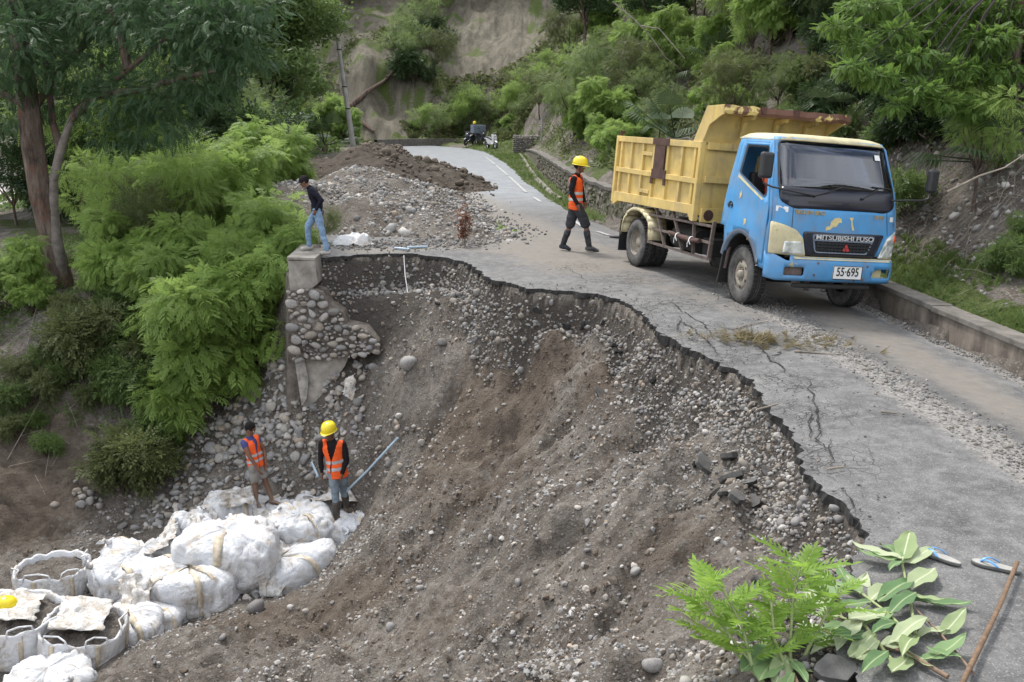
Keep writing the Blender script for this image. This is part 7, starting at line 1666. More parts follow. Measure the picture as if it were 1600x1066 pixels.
for u, v, d, s_ in [(20,-20,0,1.5),(90,0,.5,1.5),(160,20,0,1.3),(230,30,-1,1.3),(300,60,-1.5,1.2),(350,40,-2,1.2),(380,90,-2.2,.8),(60,90,1,1.1),(130,110,-.5,1.0),(200,150,-1,1.05),(260,140,-1.4,1.0),(320,130,-2,.8),(230,200,-1.2,.7),(180,215,-.8,.6),(280,200,-1.6,.55),(10,110,-.8,1.0),(20,60,-1.2,1.2),(0,180,.5,.9),(100,160,.8,.8),(150,60,1.4,1.4),(300,-10,-1,1.5),(210,-40,0,1.6),(380,0,-2,1.0)]: lob.append((rel(u, v, by + d), (s_, s_, s_ * .55)))
P, D = crown_pts(lob, 10500, r9, .2, .25, .7); sprays('crown', t_feather(6, .26, .09, .038, .07), P, D, .80 * r9.uniform(.7, 1.3, len(P)), r9, leafmat('big_tree_leaf', (.026, .060, .026), (.075, .135, .055), .3), .35, tr)
M_BARKD = plain('dark_bark', (.045, .038, .030), .95, var=.4, bump=.4)
# --- overhanging tree at upper right, bright layered sprays
bx, by, bz = hit(1560, 190); by = min(by, 16.0); bx = PY(1590, 100, by)[0]; bz = float(T(bx, by)); tr = empty('overhanging_tree', (bx, by, bz), 0, 'tree with bright layered leaves hanging over the dark bank at the upper right', 'tree')
mb = MB(); mb.tube([(0, 0, -.3), (-.1, 0, .8), (-.15, -.1, 1.6), (-.3, -.1, 2.8)], [.16, .13, .11, .08], 10, noise=.2); mb.build('trunk', M_BARK, tr)
lob = []
for u, v, d, s_ in [(1540,20,0,.7),(1470,40,-.3,.45),(1400,50,-.5,.45),(1340,70,-.6,.4),(1430,90,-.8,.5),(1500,110,-.9,.45),(1370,120,-1.0,.42),(1440,140,-1.2,.42),(1330,105,-1,.35),(1520,170,-1.2,.35),(1560,110,-.8,.5),(1470,160,-1.3,.32),(1540,60,-.6,.6),(1590,20,.2,.9),(1360,10,0,.6),(1450,0,.2,.8),(1400,165,-1.3,.26),(1310,40,-.4,.35)]:
    c_ = rel(u, v, by + d); lob.append((c_, (s_ * .82, s_ * .82, s_ * .30)))
    mb = MB(); a = Vector((-.2, -.1, 2.2)); b = Vector(c_); m_ = a.lerp(b, .5) + Vector((0, 0, .25)); mb.tube([a, m_, b], [.026, .016, .006], 6, noise=.2); mb.build('branch', M_BARKD, tr)
P, D = crown_pts(lob, 6500, r9, .1, .22, .9); sprays('crown', t_feather(7, .24, .085, .036, .06), P, D, .55 * r9.uniform(.7, 1.3, len(P)), r9, leafmat('layered_leaf', (.085, .155, .035), (.18, .29, .065), .4), .25, tr)
# --- ground cover
def cover(name, n_, x0, x1, y0, y1, mask, tmpl, size, mat, seed, near=1.0, upw=1.0, label=None):
    r = np.random.default_rng(seed); X = r.uniform(x0, x1, n_ * 8); Y = r.uniform(y0, y1, n_ * 8); m = mask(X, Y) & (r.random(X.shape) < np.clip(.5 + 1.5 * fbm(X, Y, .7, 4, seed), .02, 1) * np.clip((14 / np.maximum(6, np.hypot(X, Y))) ** near, 0, 1)); X, Y = X[m][:n_], Y[m][:n_]
    D = r.normal(0, .8, (len(X), 3)); D[:, 2] = upw * r.uniform(.3, 1.2, len(X)); o = sprays(name, tmpl, np.stack([X, Y, Tn(X, Y) + .02], -1), D, size * r.uniform(.5, 1.5, len(X)), r, mat); o['kind'] = 'stuff'; return o
hillm = lambda X, Y: X > kerbx(Y) + .55
V, F = [], []
for i in range(7):
    a = i * .9; leaf((0, 0, 0), (math.cos(a) * .35 + .9, math.sin(a) * .35, .0 + .3 * math.cos(i * 2)), .16 * (.7 + .4 * math.sin(i * 1.7) ** 2), .011, (0, 0, 1), V, F)
T_GRASS = (np.array(V), np.array(F))
M_GRS = leafmat('grass_blade', (.07, .12, .025), (.17, .23, .07), .3)
cover('grass', 5500, 5.6, 9.5, 6.0, 18, lambda X, Y: (X > kerbx(Y) + .3) & (X < kerbx(Y) + 1.15), T_GRASS, .75, M_GRS, 701, .6)
cover('grass', 5000, -4, 3, 24, 76, lambda X, Y: (X > interp_x(ASPH_R, Y) + .02) & (X < kerbx(Y) - .1), T_GRASS, 1.0, M_GRS, 702, .3)
cover('undergrowth', 5500, 6, 20, 7, 34, lambda X, Y: hillm(X, Y) & ((Y > 17) | (vn(X, Y, 1.5, 3) > .26)), t_broad(5, .16, .07, .035), 1.0, M_LF[1], 703, .8)
cover('undergrowth', 4000, 1, 24, 24, 72, hillm, t_broad(5, .2, .1, .05), 1.8, M_LF[3], 704, .3)
cover('undergrowth', 5200, -13, -4.6, 15.9, 27, lambda X, Y: (Tn(X, Y) > -3.6) & (X < interp_x(WALLTOP, Y) - .6), t_broad(5, .15, .07, .035), .95, M_LF[1], 705, .5)
cover('undergrowth', 7000, -28, 12, 74, 104, lambda X, Y: (Tn(X, Y) < 12) & (fbm(X, Y, .16, 3, 81) + .12 * smooth01(X, -3, 4) - .25 * smooth01(Tn(X, Y), 3, 8) > -.08), t_clump(7, .25, .2, .1, 3), 1.5, M_LF[3], 706, 0)
cover('undergrowth', 2600, -26, -6, 40, 76, lambda X, Y: X < interp_x(WALLTOP, Y) + 2.5, t_clump(7, .25, .2, .1, 5), 1.4, M_LF[1], 707, 0)
# dry brush
def brush(name, n_, fn, L_, w, seed, up=.35):
    r = random.Random(seed); mb = MB()
    for i in range(n_):
        x, y = fn(r); z = float(T(x, y)); a = r.uniform(0, 6.28); l = L_ * r.uniform(.4, 1.5); e = r.uniform(-.15, up); d = Vector((math.cos(a), math.sin(a), e)); p = Vector((x, y, z + .03)); m_ = p + d * l * .5 + Vector((r.uniform(-.05, .05), 0, r.uniform(0, .08))); gxx, gyy = slope_at(np.array([x]), np.array([y])); d2 = Vector((d.x, d.y, gxx[0] * d.x + gyy[0] * d.y + e)); m_ = p + d2 * l * .5; mb.tube([p, m_ + Vector((0, 0, r.uniform(0, .07))), p + d2 * l], [w, w * .7, w * .3], 4, caps=False)
    o = mb.build(name, M_TWIG); o['kind'] = 'stuff'; return o
brush('dry_brush', 1000, lambda r: (lambda y: (float(kerbx(y)) + r.uniform(.9, 3.4), y))(r.uniform(8, 19)), .5, .006, 3)
brush('dry_brush', 260, lambda r: (lambda y: (float(kerbx(y)) + r.uniform(.6, 5), y))(r.uniform(22, 45)), 1.0, .014, 4)
brush('dry_brush', 90, lambda r: (r.uniform(-12, -6.5), r.uniform(16.4, 20)), .7, .008, 6)
def mhb(X, Y): return (X > kerbx(Y) + .8) & (X < kerbx(Y) + 4)
P, S = scatter_zone(1800, 6, 11, 9, 24, mhb, lambda r, n_, d: .035 * np.exp(r.normal(0, .5, n_)), r5, 1, .3, .5, 9); o = link('gravel', scatter_mesh('gravel', P, S, ICO1, 6, r5), M_PEB); o['kind'] = 'stuff'
# ---------------------------------------------------------------- utility pole
M_POLE = plain('pole_concrete', (.36, .35, .33), .85, var=.35, sc=2, bump=.2)
a = PY(555, 262, 56); b = PY(527, 58, 56); base = (a[0], a[1], float(T(a[0], a[1])))
up_ = empty('utility_pole', base, 0, 'tall leaning pale utility pole behind the gravel heap', 'pole'); d = Vector(b) - Vector(base)
mb = MB(); mb.tube([Vector((0, 0, -.4)), Vector((0, 0, 0)), d * .5, d], [.17, .165, .13, .095], 12); mb.build('pole_shaft', M_POLE, up_)
mb = MB(); mb.box(tuple(d * .985), (.28, .14, .16)); mb.build('pole_cap', M_POLE, up_)
for t in (.42, .6, .9):
    mb = MB(); p = d * t; mb.lathe([(.15, -.03), (.155, 0), (.15, .03)], 10, c=tuple(p)); mb.build('pole_band', M_UNDER, up_)
# ---------------------------------------------------------------- motorbikes parked at the bend
def bike(u, v, y, rz, bodym, label, box=False):
    p = PY(u, v, y); z = float(T(p[0], p[1])); r = empty('motorbike', (p[0], p[1], max(z, -.02) + .0), rz, label, 'motorbike')
    for x in (-.62, .62):
        w = bpy.data.objects.new('wheel', None); COL.objects.link(w); w.parent = r; w.location = (x, 0, .28)
        mb = MB(); mb.lathe([(.20, -.04), (.26, -.05), (.285, 0), (.26, .05), (.20, .04)], 20, axis='y'); mb.build('tyre', M_TYREDK, w)
        mb = MB(); mb.lathe([(.20, -.02), (.05, -.03), (.05, .03), (.20, .02)], 16, axis='y'); mb.build('rim', M_CHROME, w)
    mb = MB(); mb.prism([(-.75, .62), (-.55, .42), (-.2, .30), (.25, .28), (.35, .38), (.10, .45), (.0, .62), (-.5, .74), (-.85, .76)], -.11, .11, 'y'); mb.build('rear_body', bodym, r, bevel=.03)
    mb = MB(); mb.prism([(.34, .42), (.52, .40), (.50, .75), (.40, 1.0), (.24, 1.02), (.30, .7)], -.17, .17, 'y', 0); mb.build('front_shield', bodym, r, bevel=.04)
    mb = MB(); mb.prism([(.40, .50), (.62, .60), (.86, .48), (.80, .44), (.62, .54)], -.07, .07, 'y'); mb.build('front_mudguard', bodym, r, bevel=.02)
    mb = MB(); mb.prism([(-.80, .78), (-.5, .75), (.0, .64), (.08, .72), (-.3, .84), (-.8, .87)], -.13, .13, 'y'); mb.build('seat', M_BLACKPL, r, bevel=.03)
    mb = MB(); mb.tube([(.28, -.34, 1.03), (.34, -.12, 1.06), (.34, .12, 1.06), (.28, .34, 1.03)], .018, 6); mb.tube([(.36, 0, 1.04), (.62, 0, .28)], .03, 6); mb.build('handlebar', M_BLACKPL, r)
    mb = MB(); mb.lathe([(.001, .02), (.06, .01), (.07, -.03)], 12, axis='x', c=(.47, 0, .88)); mb.build('headlight', M_LENS, r)
    for s_ in (-1, 1):
        mb = MB(); mb.tube([(.30, s_ * .24, 1.05), (.26, s_ * .32, 1.22)], .008, 5); mb.box((.26, s_ * .34, 1.25), (.02, .11, .07)); mb.build('mirror', M_BLACKPL, r)
    mb = MB(); mb.tube([(-.1, .05, .25), (-.2, .22, .0)], .012, 5); mb.tube([(-.62, -.13, .3), (-.2, -.15, .26)], .04, 8); mb.build('side_stand', M_UNDER, r)
    if box:
        mb = MB(); mb.box((-.45, 0, 1.18), (.55, 1.05, .62)); mb.build('cargo_box', M_GREYPL, r, bevel=.02)
    return r
M_BIKEW = plain('white_fairing', (.7, .7, .7), .3, var=.1); M_BIKEB = plain('dark_fairing', (.03, .035, .05), .3, var=.3)
bike(768, 236, 70, rad(-62), M_BIKEW, 'white scooter parked on the grass at the bend, rightmost of the three motorbikes')
bike(751, 231, 75, rad(-60), M_BIKEB, 'dark motorbike carrying a large grey box, middle of the three', True)
bike(734, 231, 76, rad(-118), M_BIKEB, 'dark motorbike with a person beside it, leftmost of the three')
p = PY(741, 231, 76.5); z = float(T(p[0], p[1]))
person((p[0], p[1], z), dict(anL=(-.08, 0, .1), toeL=(-.08, -.14, .03), knL=(-.08, -.02, .5), hipL=(-.09, 0, .92), anR=(.08, 0, .1), toeR=(.08, -.14, .03), knR=(.08, -.02, .5), hipR=(.09, 0, .92),
  shL=(-.17, 0, 1.40), shR=(.17, 0, 1.40), neck=(0, 0, 1.47), head=(0, -.02, 1.60), elL=(-.22, 0, 1.12), wrL=(-.22, -.1, .9), elR=(.22, 0, 1.12), wrR=(.22, -.1, .9)),
  dict(skin=M_SK1, face=(0, -1, -.05), handL=((0, -.1, -1), (1, 0, 0)), handR=((0, -.1, -1), (-1, 0, 0)), shirt=cloth('red_shirt', (.45, .04, .03)), sleeve=.8, trousers=M_GREYSH, leg=1.9, shoes=M_SHOE, helmet=True), 'distant person in red shirt and yellow helmet by the parked motorbikes')
# ---------------------------------------------------------------- stacked stones, post and scraps near the bend
st = empty('stone_stack', PY(822, 232, 66)[:2] + (0,), 0, 'square stack of dry grey stones beside the drain at the bend', 'stone stack'); M_DSTK = stonemat('stack_stones', .3, True, .9)
mb = MB(); mb.box((0, .6, .55), (1.75, 1.1, 1.15)); mb.build('stack_core', M_MORT, st)
rr = random.Random(3); PP = []; SS_ = []
for i in range(15):
    for j in range(9):
        PP.append((-.85 + i * .12 + rr.uniform(-.03, .03), .02 + rr.uniform(-.03, .03), .02 + j * .13 + rr.uniform(-.02, .02))); SS_.append(rr.uniform(.055, .09))
for i in range(60): PP.append((rr.uniform(-.85, .85), rr.uniform(.1, 1.1), 1.15 + rr.uniform(0, .08))); SS_.append(rr.uniform(.06, .1))
o = link('stone', scatter_mesh('stone', np.array(PP), np.array(SS_), ICO1, 6, r5), M_DSTK, st); o['kind'] = 'stuff'
p = PY(846, 218, 62); o = MB().tube([(0, 0, -.2), (0, 0, .9), (.02, 0, 1.5)], .05, 8).build('marker_post', M_POLE, None, loc=(p[0], p[1], float(T(p[0], p[1])))); tag(o, 'short pale post standing beside the stone stack', 'post')
# fallen trunks on the scar
def log(P, r_, label, m=M_BARK):
    mb = MB(); mb.tube([Vector(p) for p in P], r_, 8, noise=.25); o = mb.build('fallen_trunk', m); tag(o, label, 'log'); return o
def onhill(u, v, dz=.15): p = hit(u, v); return (p[0], p[1], p[2] + dz)
log([onhill(548,170,.2), onhill(575,152,.5), onhill(600,135,.4), onhill(620,118,.6), onhill(648,95,.7)], [.22, .20, .17, .12, .06], 'long dark fallen trunk lying diagonally across the bare scar')
log([onhill(566,195,.2), onhill(578,205,.2), onhill(584,210,.2)], [.16, .15, .13], 'short broken log low on the bare scar')
log([onhill(603,130,.5), onhill(612,128,.6), onhill(625,128,.4)], [.1, .07, .03], 'small dead limb beside the fallen trunk')
# pale dead branches on the wooded slope
for i, (P, lab) in enumerate([([(960,5),(990,30),(1015,55),(1040,90),(1060,105)], 'bare pale dead branch slanting across the slope top left of the palm'), ([(1000,40),(1030,45),(1070,92)], 'thin bare branch crossing the dead branch above the palm'), ([(1480,300),(1530,275),(1570,262),(1610,235)], 'pale dry branch on the bank at the right edge')]):
    y = (26, 26, 13.5)[i]; o = MB().tube([PY(u, v, y) for u, v in P], [.018, .016, .012, .008, .005][:len(P)], 6, noise=.3).build('dead_branch', M_TWIG); tag(o, lab, 'branch')
# ---------------------------------------------------------------- pipes
M_BPIPE = plain('pale_blue_pipe', (.36, .47, .56), .4, var=.2, bump=0)
q = [PY(541, 768, 15.3), PY(575, 735, 15.35), PY(622, 684, 15.3)]
o = MB().tube(q, .020, 10).build('blue_pipe', M_BPIPE); tag(o, 'long pale blue plastic pipe standing up from the sacks against the slope', 'pipe')
o = MB().tube([PY(497, 745, 15.9), PY(487, 722, 16.1)], .022, 8).build('pipe_scrap', M_BPIPE); tag(o, 'short blue pipe scrap among the cobbles between the two workers', 'pipe')
o = MB().tube([PY(631, 399, 17.55), PY(633, 430, 17.45), PY(637, 457, 17.3)], .009, 8).build('white_pipe', M_WHITE); tag(o, 'thin white pipe hanging out below the road edge', 'pipe')
for i, (a, b) in enumerate((((617,390),(640,392)), ((636,389),(668,388)))):
    A, B = PZ(*a), PZ(*b); o = MB().tube([(A[0], A[1], .03), (B[0], B[1], .03)], .022, 8).build('pipe_scrap', M_BPIPE); tag(o, ('blue pipe piece lying at the pavement edge, left one', 'blue pipe piece lying at the pavement edge, right one')[i], 'pipe')
# crumpled white sack on the road behind the man
p = PZ(548, 384); mb = MB(); P = []; F = []; NU, NV = 40, 16
for i in range(NV + 1):
    ph = PI / 2 * i / NV
    for j in range(NU):
        th = 2 * PI * j / NU; x, y, z = .42 * math.cos(th) * math.cos(ph) ** .7, .20 * math.sin(th) * math.cos(ph) ** .7, .20 * math.sin(ph); q = mnoise.noise(Vector((x * 6, y * 6, z * 6 + 3))) * .09 + mnoise.noise(Vector((x * 16, y * 16, z * 16))) * .04; P.append((x * (1 + q * 2.2), y * (1 + q), max(.0, z + q)))
for i in range(NV):
    for j in range(NU): F.append((i * NU + j, i * NU + (j + 1) % NU, (i + 1) * NU + (j + 1) % NU, (i + 1) * NU + j))
o = mb.add(P, F, 0, True).build('empty_sack', M_SACK, None, loc=(p[0], p[1] + .1, .01)); tag(o, 'crumpled empty white sack lying at the foot of the man in the black sweater', 'sack')
flap([PY(540,590,16.3), PY(556,585,16.3), PY(552,625,16.2), PY(535,618,16.2)], 10, 10, 'torn white plastic scrap on the slope under the wall', .05, 31)
# dry red leaved weed on the gravel heap
M_REDL = leafmat('red_brown_leaf', (.12, .035, .018), (.22, .08, .03), .2)
p = PZ(726, 385); z = float(GH(np.array([p[0]]), np.array([p[1]]))[1][0]); wd_ = empty('dry_weed', (p[0], p[1], max(0, z)), 0, 'tall dry weed with rusty red leaves at the edge of the gravel heap', 'weed')
mb = MB(); rr = np.random.default_rng(5); Pq, Dq = [], []
for i in range(7):
    t = Vector((rr.normal() * .12, rr.normal() * .1, rr.uniform(.55, .98))); mb.tube([(rr.normal() * .03, 0, 0), t * .5 + Vector((rr.normal() * .03, 0, 0)), t], .007, 5)
    for q in range(22): f = rr.uniform(.25, 1); Pq.append(t * f); Dq.append((rr.normal(), rr.normal(), .2))
mb.build('stem', M_TWIG, wd_); sprays('foliage', t_broad(3, .06, .06, .028), np.array(Pq), np.array(Dq, float), np.full(len(Pq), 1.0), rr, M_REDL, .5, wd_)
p = PZ(785, 364); root = empty('green_weed', (p[0], p[1], .0), 0, 'flat green weed on the road at the right foot of the gravel heap', 'weed'); Pq = rr.normal(0, 1, (34, 3)) * [.18, .14, 0] + [0, 0, .04]; Dq = rr.normal(0, 1, (34, 3)); Dq[:, 2] = .3; sprays('foliage', t_broad(5, .14, .09, .04), Pq, Dq, np.full(34, 1.0), rr, M_LF[0], .5, root)
# dry grass swept across the road
M_STRAW = leafmat('straw', (.12, .095, .04), (.22, .18, .09), .2)
for k_, (u, v, w_, n_, lab) in enumerate([(1165,538,.28,150,'clump of dry brown grass on the cracked road in front of the truck'),(1232,548,.40,110,'flattened straw trailing right of the dry grass clump')]):
    p = PZ(u, v); root = empty('dry_grass', (p[0], p[1], float(road_z(p[0], p[1])) + .01), 0, lab, 'dry grass'); Pq = rr.normal(0, 1, (n_, 3)) * [w_, w_ * .45, 0] + [0, 0, .03]; Dq = rr.normal(0, 1, (n_, 3)) * [1.6, .6, .1]; Dq[:, 2] = .10; sprays('straw', T_GRASS, Pq, Dq, rr.uniform(.5, 1.1, n_), rr, M_STRAW, .4, root)
def ztop(x, y):
    return float(road_z(x, y)) if inpoly(np.array([x]), np.array([y]), ROADPOLY)[0] else float(T(x, y))
for i, (P, lab) in enumerate([([(1150,522),(1175,516),(1200,512)], 'thin dry twig beside the dry grass clump'), ([(1240,560),(1290,563),(1320,563)], 'long thin twig right of the straw on the road'), ([(1180,648),(1215,640)], 'small dry twig on the road above the long crack'), ([(1375,655),(1400,658)], 'small twig lying alone on the right half of the road'), ([(1292,740),(1318,737)], 'pale splinter of wood at the lower end of the long crack')]):
    Q_ = [PZ(*p) for p in P]; o = MB().tube([(x, y, float(road_z(x, y)) + .02) for x, y, _ in Q_], [.010, .008, .004][:len(Q_)], 5, noise=.3).build('twig', M_TWIG); tag(o, lab, 'twig')
o = slab(rpoly(.16, .10, 9, .35), .03, [M_TAR, M_TAR], 'tar_patch', PZ(966, 372)[:2] + (.02,), (0, 0, .3), 'dark patch of torn tar on the road behind the rear wheels', 'tar patch')
# ---------------------------------------------------------------- flip flops
M_SOLE = plain('grey_sole', (.34, .335, .31), .8, var=.2, sc=30, bump=.2); M_SOLED = plain('sole_edge', (.12, .12, .115), .85, var=.2, sc=30); M_FSTRAP = plain('blue_strap', (.10, .30, .62), .4, var=.1, bump=0)
def flipflop(a, b, label, fl):
    A, B = Vector(PZ(*a)), Vector(PZ(*b)); c = (A + B) / 2; ang = math.atan2(B.y - A.y, B.x - A.x); L_ = .275; pr = []
    for i in range(28):
        t = 2 * PI * i / 28; x = math.cos(t) * L_ / 2; w = .046 + .010 * math.cos(t) - .010 * math.exp(-((x + .01) / .05) ** 2); pr.append((x, math.sin(t) * w + .006 * fl * math.cos(t)))
    r = empty('flip_flop', (c.x, c.y, ztop(c.x, c.y) + .004), ang, label, 'flip flop', 'grey and blue flip flops on the road')
    mb = MB(); mb.prism(pr, 0, .016, 'z'); mb.build('sole', M_SOLED, r, bevel=.003); mb = MB(); mb.prism([(x * .97, y * .95) for x, y in pr], .0165, .020, 'z'); mb.build('footbed', M_SOLE, r)
    for s_ in (-1, 1):
        mb = MB(); pts_ = [Vector((.085, 0, .02)), Vector((.07, s_ * .012, .045)), Vector((.03, s_ * .036, .052)), Vector((-.02, s_ * .047, .02))]; P = []
        for i, p in enumerate(pts_): P += [p + Vector((-.008, -.003 * s_, .002)), p + Vector((.008, .003 * s_, -.001))]
        mb.add([tuple(p) for p in P], [(2 * i, 2 * i + 1, 2 * i + 3, 2 * i + 2) for i in range(3)], 0, True); o = mb.build('strap', M_FSTRAP, r, sub=2); md = o.modifiers.new('s', 'SOLIDIFY'); md.thickness = .005
    return r
flipflop((1505,890), (1432,860), 'left grey and blue flip flop lying on the road', 1); flipflop((1600,900), (1512,880), 'right grey and blue flip flop touched by the brown stick', -1)
# brown stick
o = MB().tube([(PZ(1587,893)[0], PZ(1587,893)[1], .06), PZ(1560,960)[:2] + (.05,), PZ(1530,1020)[:2] + (.04,), PZ(1500,1085)[:2] + (.05,)], [.013, .012, .014, .012], 9, noise=.25).build('brown_stick', plain('stick_bark', (.20, .125, .075), .85, var=.4, sc=30, bump=.5)); tag(o, 'long straight brown stick lying over the right flip flop', 'stick')
# ---------------------------------------------------------------- cut leafy branches drying on the asphalt
def leaf_mat2(name, a, b, vein):
    k = NM(name); r = k.rnd(); sp_ = k.n('ShaderNodeSeparateXYZ'); k.l(k.co, sp_.inputs[0]); w = k.n('ShaderNodeMath'); w.operation = 'ABSOLUTE'; k.l(sp_.outputs[1], w.inputs[0])
    c = k.mix(r, a, b); c = k.mix(k.ramp(w.outputs[0], [(.0, 1.), (.018, 0.)]), c, vein); c = k.mix(k.ramp(k.noise(16, 6, .7), [(.58, 0.), (.7, .5)]), c, (.30, .26, .15)); k.done(c, .6, 0, k.bump(k.noise(30, 3), .2, .01), .3)
    tl = k.n('ShaderNodeBsdfTranslucent'); ms = k.n('ShaderNodeMixShader'); ms.inputs[0].default_value = .2; k.l(c, tl.inputs[0]); k.l(k.b.outputs[0], ms.inputs[1]); k.l(tl.outputs[0], ms.inputs[2]); k.l(ms.outputs[0], k.out.inputs[0]); return k.m
M_PALELF = leaf_mat2('pale_cut_leaf', (.22, .29, .13), (.42, .47, .30), (.55, .58, .40)); M_DKLF = leaf_mat2('green_cut_leaf', (.09, .17, .07), (.20, .30, .13), (.35, .42, .22))
def leaf_mesh(seed, w=.36, lob=0.0):
    r = random.Random(seed); V, F = [], []; n_ = 10
    for i in range(n_ + 1):
        t = i / n_; hw_ = w / 2 * math.sin(PI * min(1, t * .97 + .03)) ** .75 * (1 + lob * math.sin(t * 17)); 
        for j in (-1, -.5, 0, .5, 1): V.append((t, j * hw_, .05 * abs(j) * hw_ / w * 2 + .12 * math.sin(t * 3.4 + seed) * t + .035 * math.sin(t * 13 + j * 3 + seed) * abs(j)))
    for i in range(n_):
        for j in range(4): F.append((i * 5 + j, i * 5 + j + 1, (i + 1) * 5 + j + 1, (i + 1) * 5 + j))
    me = bpy.data.meshes.new('leaf'); me.from_pydata(V, [], F); me.polygons.foreach_set('use_smooth', [True] * len(F)); me.update(); return me
LFM = []
for i in range(6): m_ = leaf_mesh(i, .27 + .05 * (i % 3), .09 * (i % 2)); m_.materials.append(M_PALELF); m2 = m_.copy(); m2.materials.clear(); m2.materials.append(M_DKLF); LFM.append((m_, m2))
M_STALK = plain('green_stalk', (.28, .33, .14), .6, var=.3, sc=20); M_BSTALK = plain('brown_stalk', (.22, .15, .10), .8, var=.4, sc=20)
rl = random.Random(11)
def lay_leaf(root, o_, base, ang, L_, m, dz=0.0, el=0.05):
    l_ = bpy.data.objects.new('leaf', m); COL.objects.link(l_); l_.parent = root; l_.location = (base[0] - o_[0], base[1] - o_[1], ztop(base[0], base[1]) + .02 + dz - o_[2]); l_.rotation_euler = (rl.uniform(-.25, .25), -el, ang); l_.scale = (L_, L_, L_ * .8); return l_
def cut_branch(P, leaves, label, r_=.010, m=M_STALK, dzs=None):
    Q_ = [PZ(*p) for p in P]; o_ = (Q_[0][0], Q_[0][1], ztop(Q_[0][0], Q_[0][1])); root = empty('cut_branch', o_, 0, label, 'branch')
    MB().tube([(x - o_[0], y - o_[1], ztop(x, y) + .03 - o_[2]) for x, y, _ in Q_], [r_ * (1 - .15 * i) for i in range(len(Q_))], 7).build('stalk', m, root)
    for (u, v, tu, tv, kind) in leaves:
        A, B = PZ(u, v), PZ(tu, tv); L_ = math.dist(A[:2], B[:2]) * 1.15; lay_leaf(root, o_, A, math.atan2(B[1] - A[1], B[0] - A[0]), L_, rl.choice(LFM)[kind if rl.random() > .25 else 1], rl.uniform(.0, .03), rl.uniform(-.02, .15))
    return root
cut_branch([(1430,1000),(1420,940),(1408,885)], [(1408,885,1338,868,0),(1408,885,1345,880,0),(1408,885,1380,855,0),(1408,885,1418,855,0),(1410,886,1450,870,0),(1408,888,1390,905,0),(1420,930,1455,902,0),(1425,945,1508,952,0),(1422,940,1470,955,0),(1430,1000,1480,990,0),(1430,1000,1410,1040,0)], 'cut green stalk with broad pale leaves spread on the asphalt left of the flip flops')
cut_branch([(1430,1010),(1385,965),(1345,935)], [(1345,935,1300,925,0),(1350,938,1322,915,0),(1360,945,1390,915,0),(1370,950,1420,920,0),(1360,950,1310,955,0),(1380,962,1330,985,0),(1390,970,1425,945,0),(1400,980,1365,1005,0),(1410,990,1370,975,1),(1420,1000,1385,1020,0),(1345,935,1310,900,1)], 'cut branch of pale wilting leaves in the middle of the leaf pile')
cut_branch([(1480,1066),(1410,1025),(1330,990),(1280,975)], [(1330,990,1275,1005,0),(1320,985,1290,960,1),(1350,1000,1300,1020,1),(1370,1010,1340,1040,0),(1390,1015,1440,985,0),(1400,1020,1450,1050,0),(1420,1030,1395,1066,0),(1440,1040,1500,1020,1),(1300,980,1255,990,1),(1290,976,1250,965,0)], 'woody cut branch with leaves running to the bottom edge', .013, M_BSTALK)
cut_branch([(1250,1060),(1235,1020),(1200,990)], [(1240,1040,1225,1066,1),(1235,1020,1260,1050,1),(1230,1010,1215,1050,0),(1215,1000,1190,1050,1),(1205,995,1165,1030,1),(1200,990,1185,960,1),(1235,1015,1270,1035,0)], 'bunch of hanging green leaves under the bright fern like plants', .012, M_BSTALK)
cut_branch([(1400,1050),(1350,985),(1300,930)], [(1300,930,1262,905,0),(1300,930,1290,885,1),(1312,945,1270,950,0),(1320,950,1350,905,0),(1330,960,1285,985,1),(1335,965,1375,940,0),(1345,980,1310,1015,0),(1350,985,1400,960,1),(1365,1000,1330,1035,0),(1375,1015,1420,1005,0),(1385,1030,1350,1062,1)], 'cut branch with limp overlapping leaves between the bright plants and the pale leaves')
o = cut_branch([(1520,1060),(1470,1000),(1430,960)], [(1500,1040,1450,1030,1),(1470,1000,1500,975,0),(1450,980,1410,985,1)], 'dry brown twig crossing the leaf pile by the stick', .007, M_BSTALK)
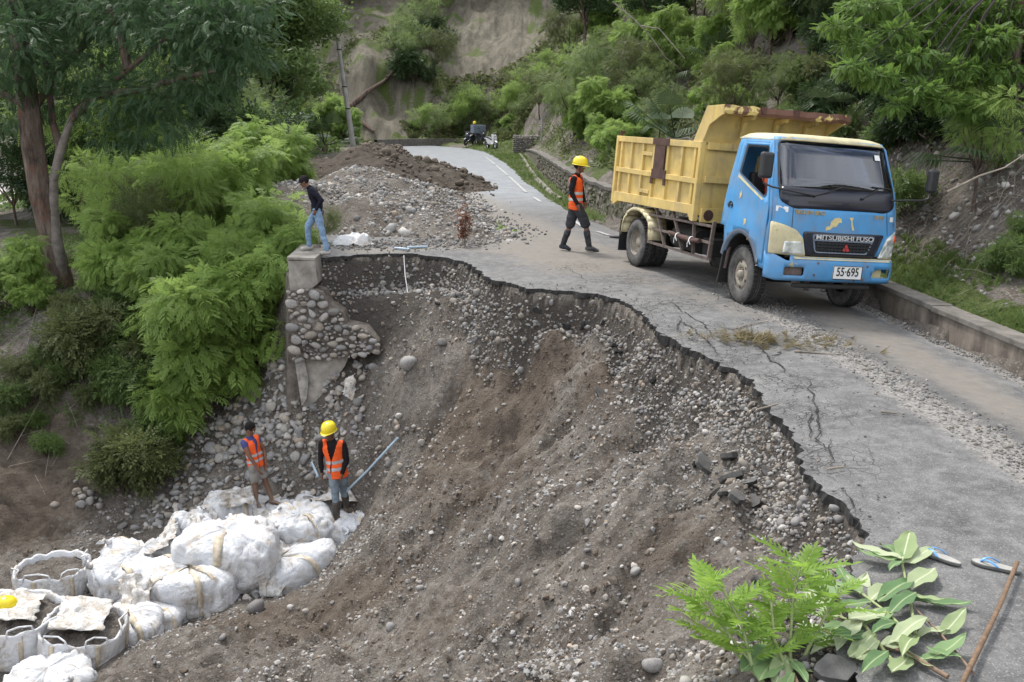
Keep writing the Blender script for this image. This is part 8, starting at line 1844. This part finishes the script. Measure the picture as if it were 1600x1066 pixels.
# ---------------------------------------------------------------- bright fern like plants at the near edge
def leaflet(V, F, b, d, n_, L_, w, droop):
    b, d, n_ = Vector(b), Vector(d).normalized(), Vector(n_).normalized(); s_ = d.cross(n_).normalized(); k0 = len(V); ws = (.25, .9, 1.0, .72, .38, .0)
    for i, ww in enumerate(ws):
        t = i / 5; c = b + d * L_ * t - Vector((0, 0, 1)) * droop * t * t * L_; tooth = 1 + .18 * (i % 2); V += [tuple(c + s_ * w / 2 * ww * tooth + n_ * .004 * ww), tuple(c), tuple(c - s_ * w / 2 * ww * tooth + n_ * .004 * ww)]
    for i in range(5):
        a = k0 + i * 3; F += [(a, a + 1, a + 4, a + 3), (a + 1, a + 2, a + 5, a + 4)]
M_FERN = leafmat('fern_leaf', (.15, .27, .035), (.30, .45, .085), .45); FR = []
for q in range(4):
    V, F = [], []; rr3 = random.Random(q); n_ = 8; L_ = 1.0; bend = .30 + .12 * q
    def rp(t): return Vector((t * L_ * .96, .04 * math.sin(t * 4 + q), -bend * t * t))
    for i in range(n_):
        t = .16 + .80 * i / n_; sz = math.sin(PI * (.22 + .66 * t)) * .36
        for s_ in (-1, 1): leaflet(V, F, rp(t), (.62 + .2 * t, s_ * .8, rr3.uniform(-.15, .15)), (rr3.uniform(-.2, .2), 0, 1), sz * rr3.uniform(.85, 1.1), .072, .35)
    leaflet(V, F, rp(.97), (1, 0, -.4), (0, 0, 1), .24, .07, .2)
    mb = MB(); mb.add(V, F, 0, True); mb.tube([rp(t / 6) for t in range(7)], [.008] * 7, 4, mi=1, caps=False); me = mb.mesh('frond'); me.materials.append(M_FERN); me.materials.append(M_STALK); a_ = me.attributes.new('rnd', 'FLOAT', 'POINT'); a_.data.foreach_set('value', np.random.default_rng(q).random(len(me.vertices)).astype(np.float32)); FR.append(me)
def fern(stems, label, seed):
    r = random.Random(seed); o_ = Vector(stems[0][0][0]); root = empty('leafy_plant', tuple(o_), 0, label, 'plant')
    for P, n_, L0 in stems:
        P = [Vector(p) for p in P]; MB().tube([p - o_ for p in P], [.010 * (1 - .2 * i) for i in range(len(P))], 6).build('stem', M_STALK, root)
        for i in range(n_):
            t = .30 + .70 * i / max(1, n_ - 1); k_ = t * (len(P) - 1); i0 = min(len(P) - 2, int(k_)); p = P[i0].lerp(P[i0 + 1], k_ - i0); a = i * 2.4 + r.uniform(-.4, .4); ax = (P[-1] - P[0]).normalized()
            d = Vector((math.cos(a), math.sin(a) * .9, .38 + .6 * t)) + ax * .35; f = bpy.data.objects.new('frond', r.choice(FR)); COL.objects.link(f); f.parent = root; d.normalize(); xa = d; ya = Vector((0, 0, 1)).cross(xa).normalized(); za = xa.cross(ya); L_ = L0 * r.uniform(.75, 1.15) * (1 - .25 * abs(t - .6)); f.matrix_local = Matrix.Translation(p - o_) @ Matrix((xa, ya, za)).transposed().to_4x4() @ Matrix.Diagonal((L_, L_, L_, 1))
    return root
def W3(u, v, y): return PY(u, v, y)
fern([([W3(1200,1075,4.25), W3(1170,1030,4.35), W3(1130,980,4.45), W3(1095,925,4.5)], 14, .27), ([W3(1200,1075,4.25), W3(1140,1010,4.5), W3(1070,960,4.6)], 9, .25), ([W3(1175,1040,4.3), W3(1160,980,4.4), W3(1130,920,4.45)], 8, .23)], 'bright green fern like plant at the near edge, left of the pair', 1)
fern([([W3(1235,1075,4.3), W3(1235,1000,4.45), W3(1240,930,4.55), W3(1250,890,4.6)], 16, .26), ([W3(1240,1060,4.35), W3(1280,980,4.5), W3(1310,925,4.6)], 10, .23), ([W3(1235,1060,4.3), W3(1210,1000,4.4), W3(1205,940,4.5)], 8, .21)], 'bright green fern like plant at the near edge beside the cut leaves', 2)
# near lip of soil and pebbles
def lip(X, Y): return (Y < 5.2) & (~inpoly(X, Y, ROADPOLY)) & (X > -1.2)
P, S = scatter_zone(1400, -1, 2.1, 3.2, 5.2, lip, lambda r, n_, d: .016 * np.exp(r.normal(0, .5, n_)), r5, 0, .3, .3, 5); o = link('gravel', scatter_mesh('gravel', P, S, ICO2, 8, r5), M_PEB); o['kind'] = 'stuff'
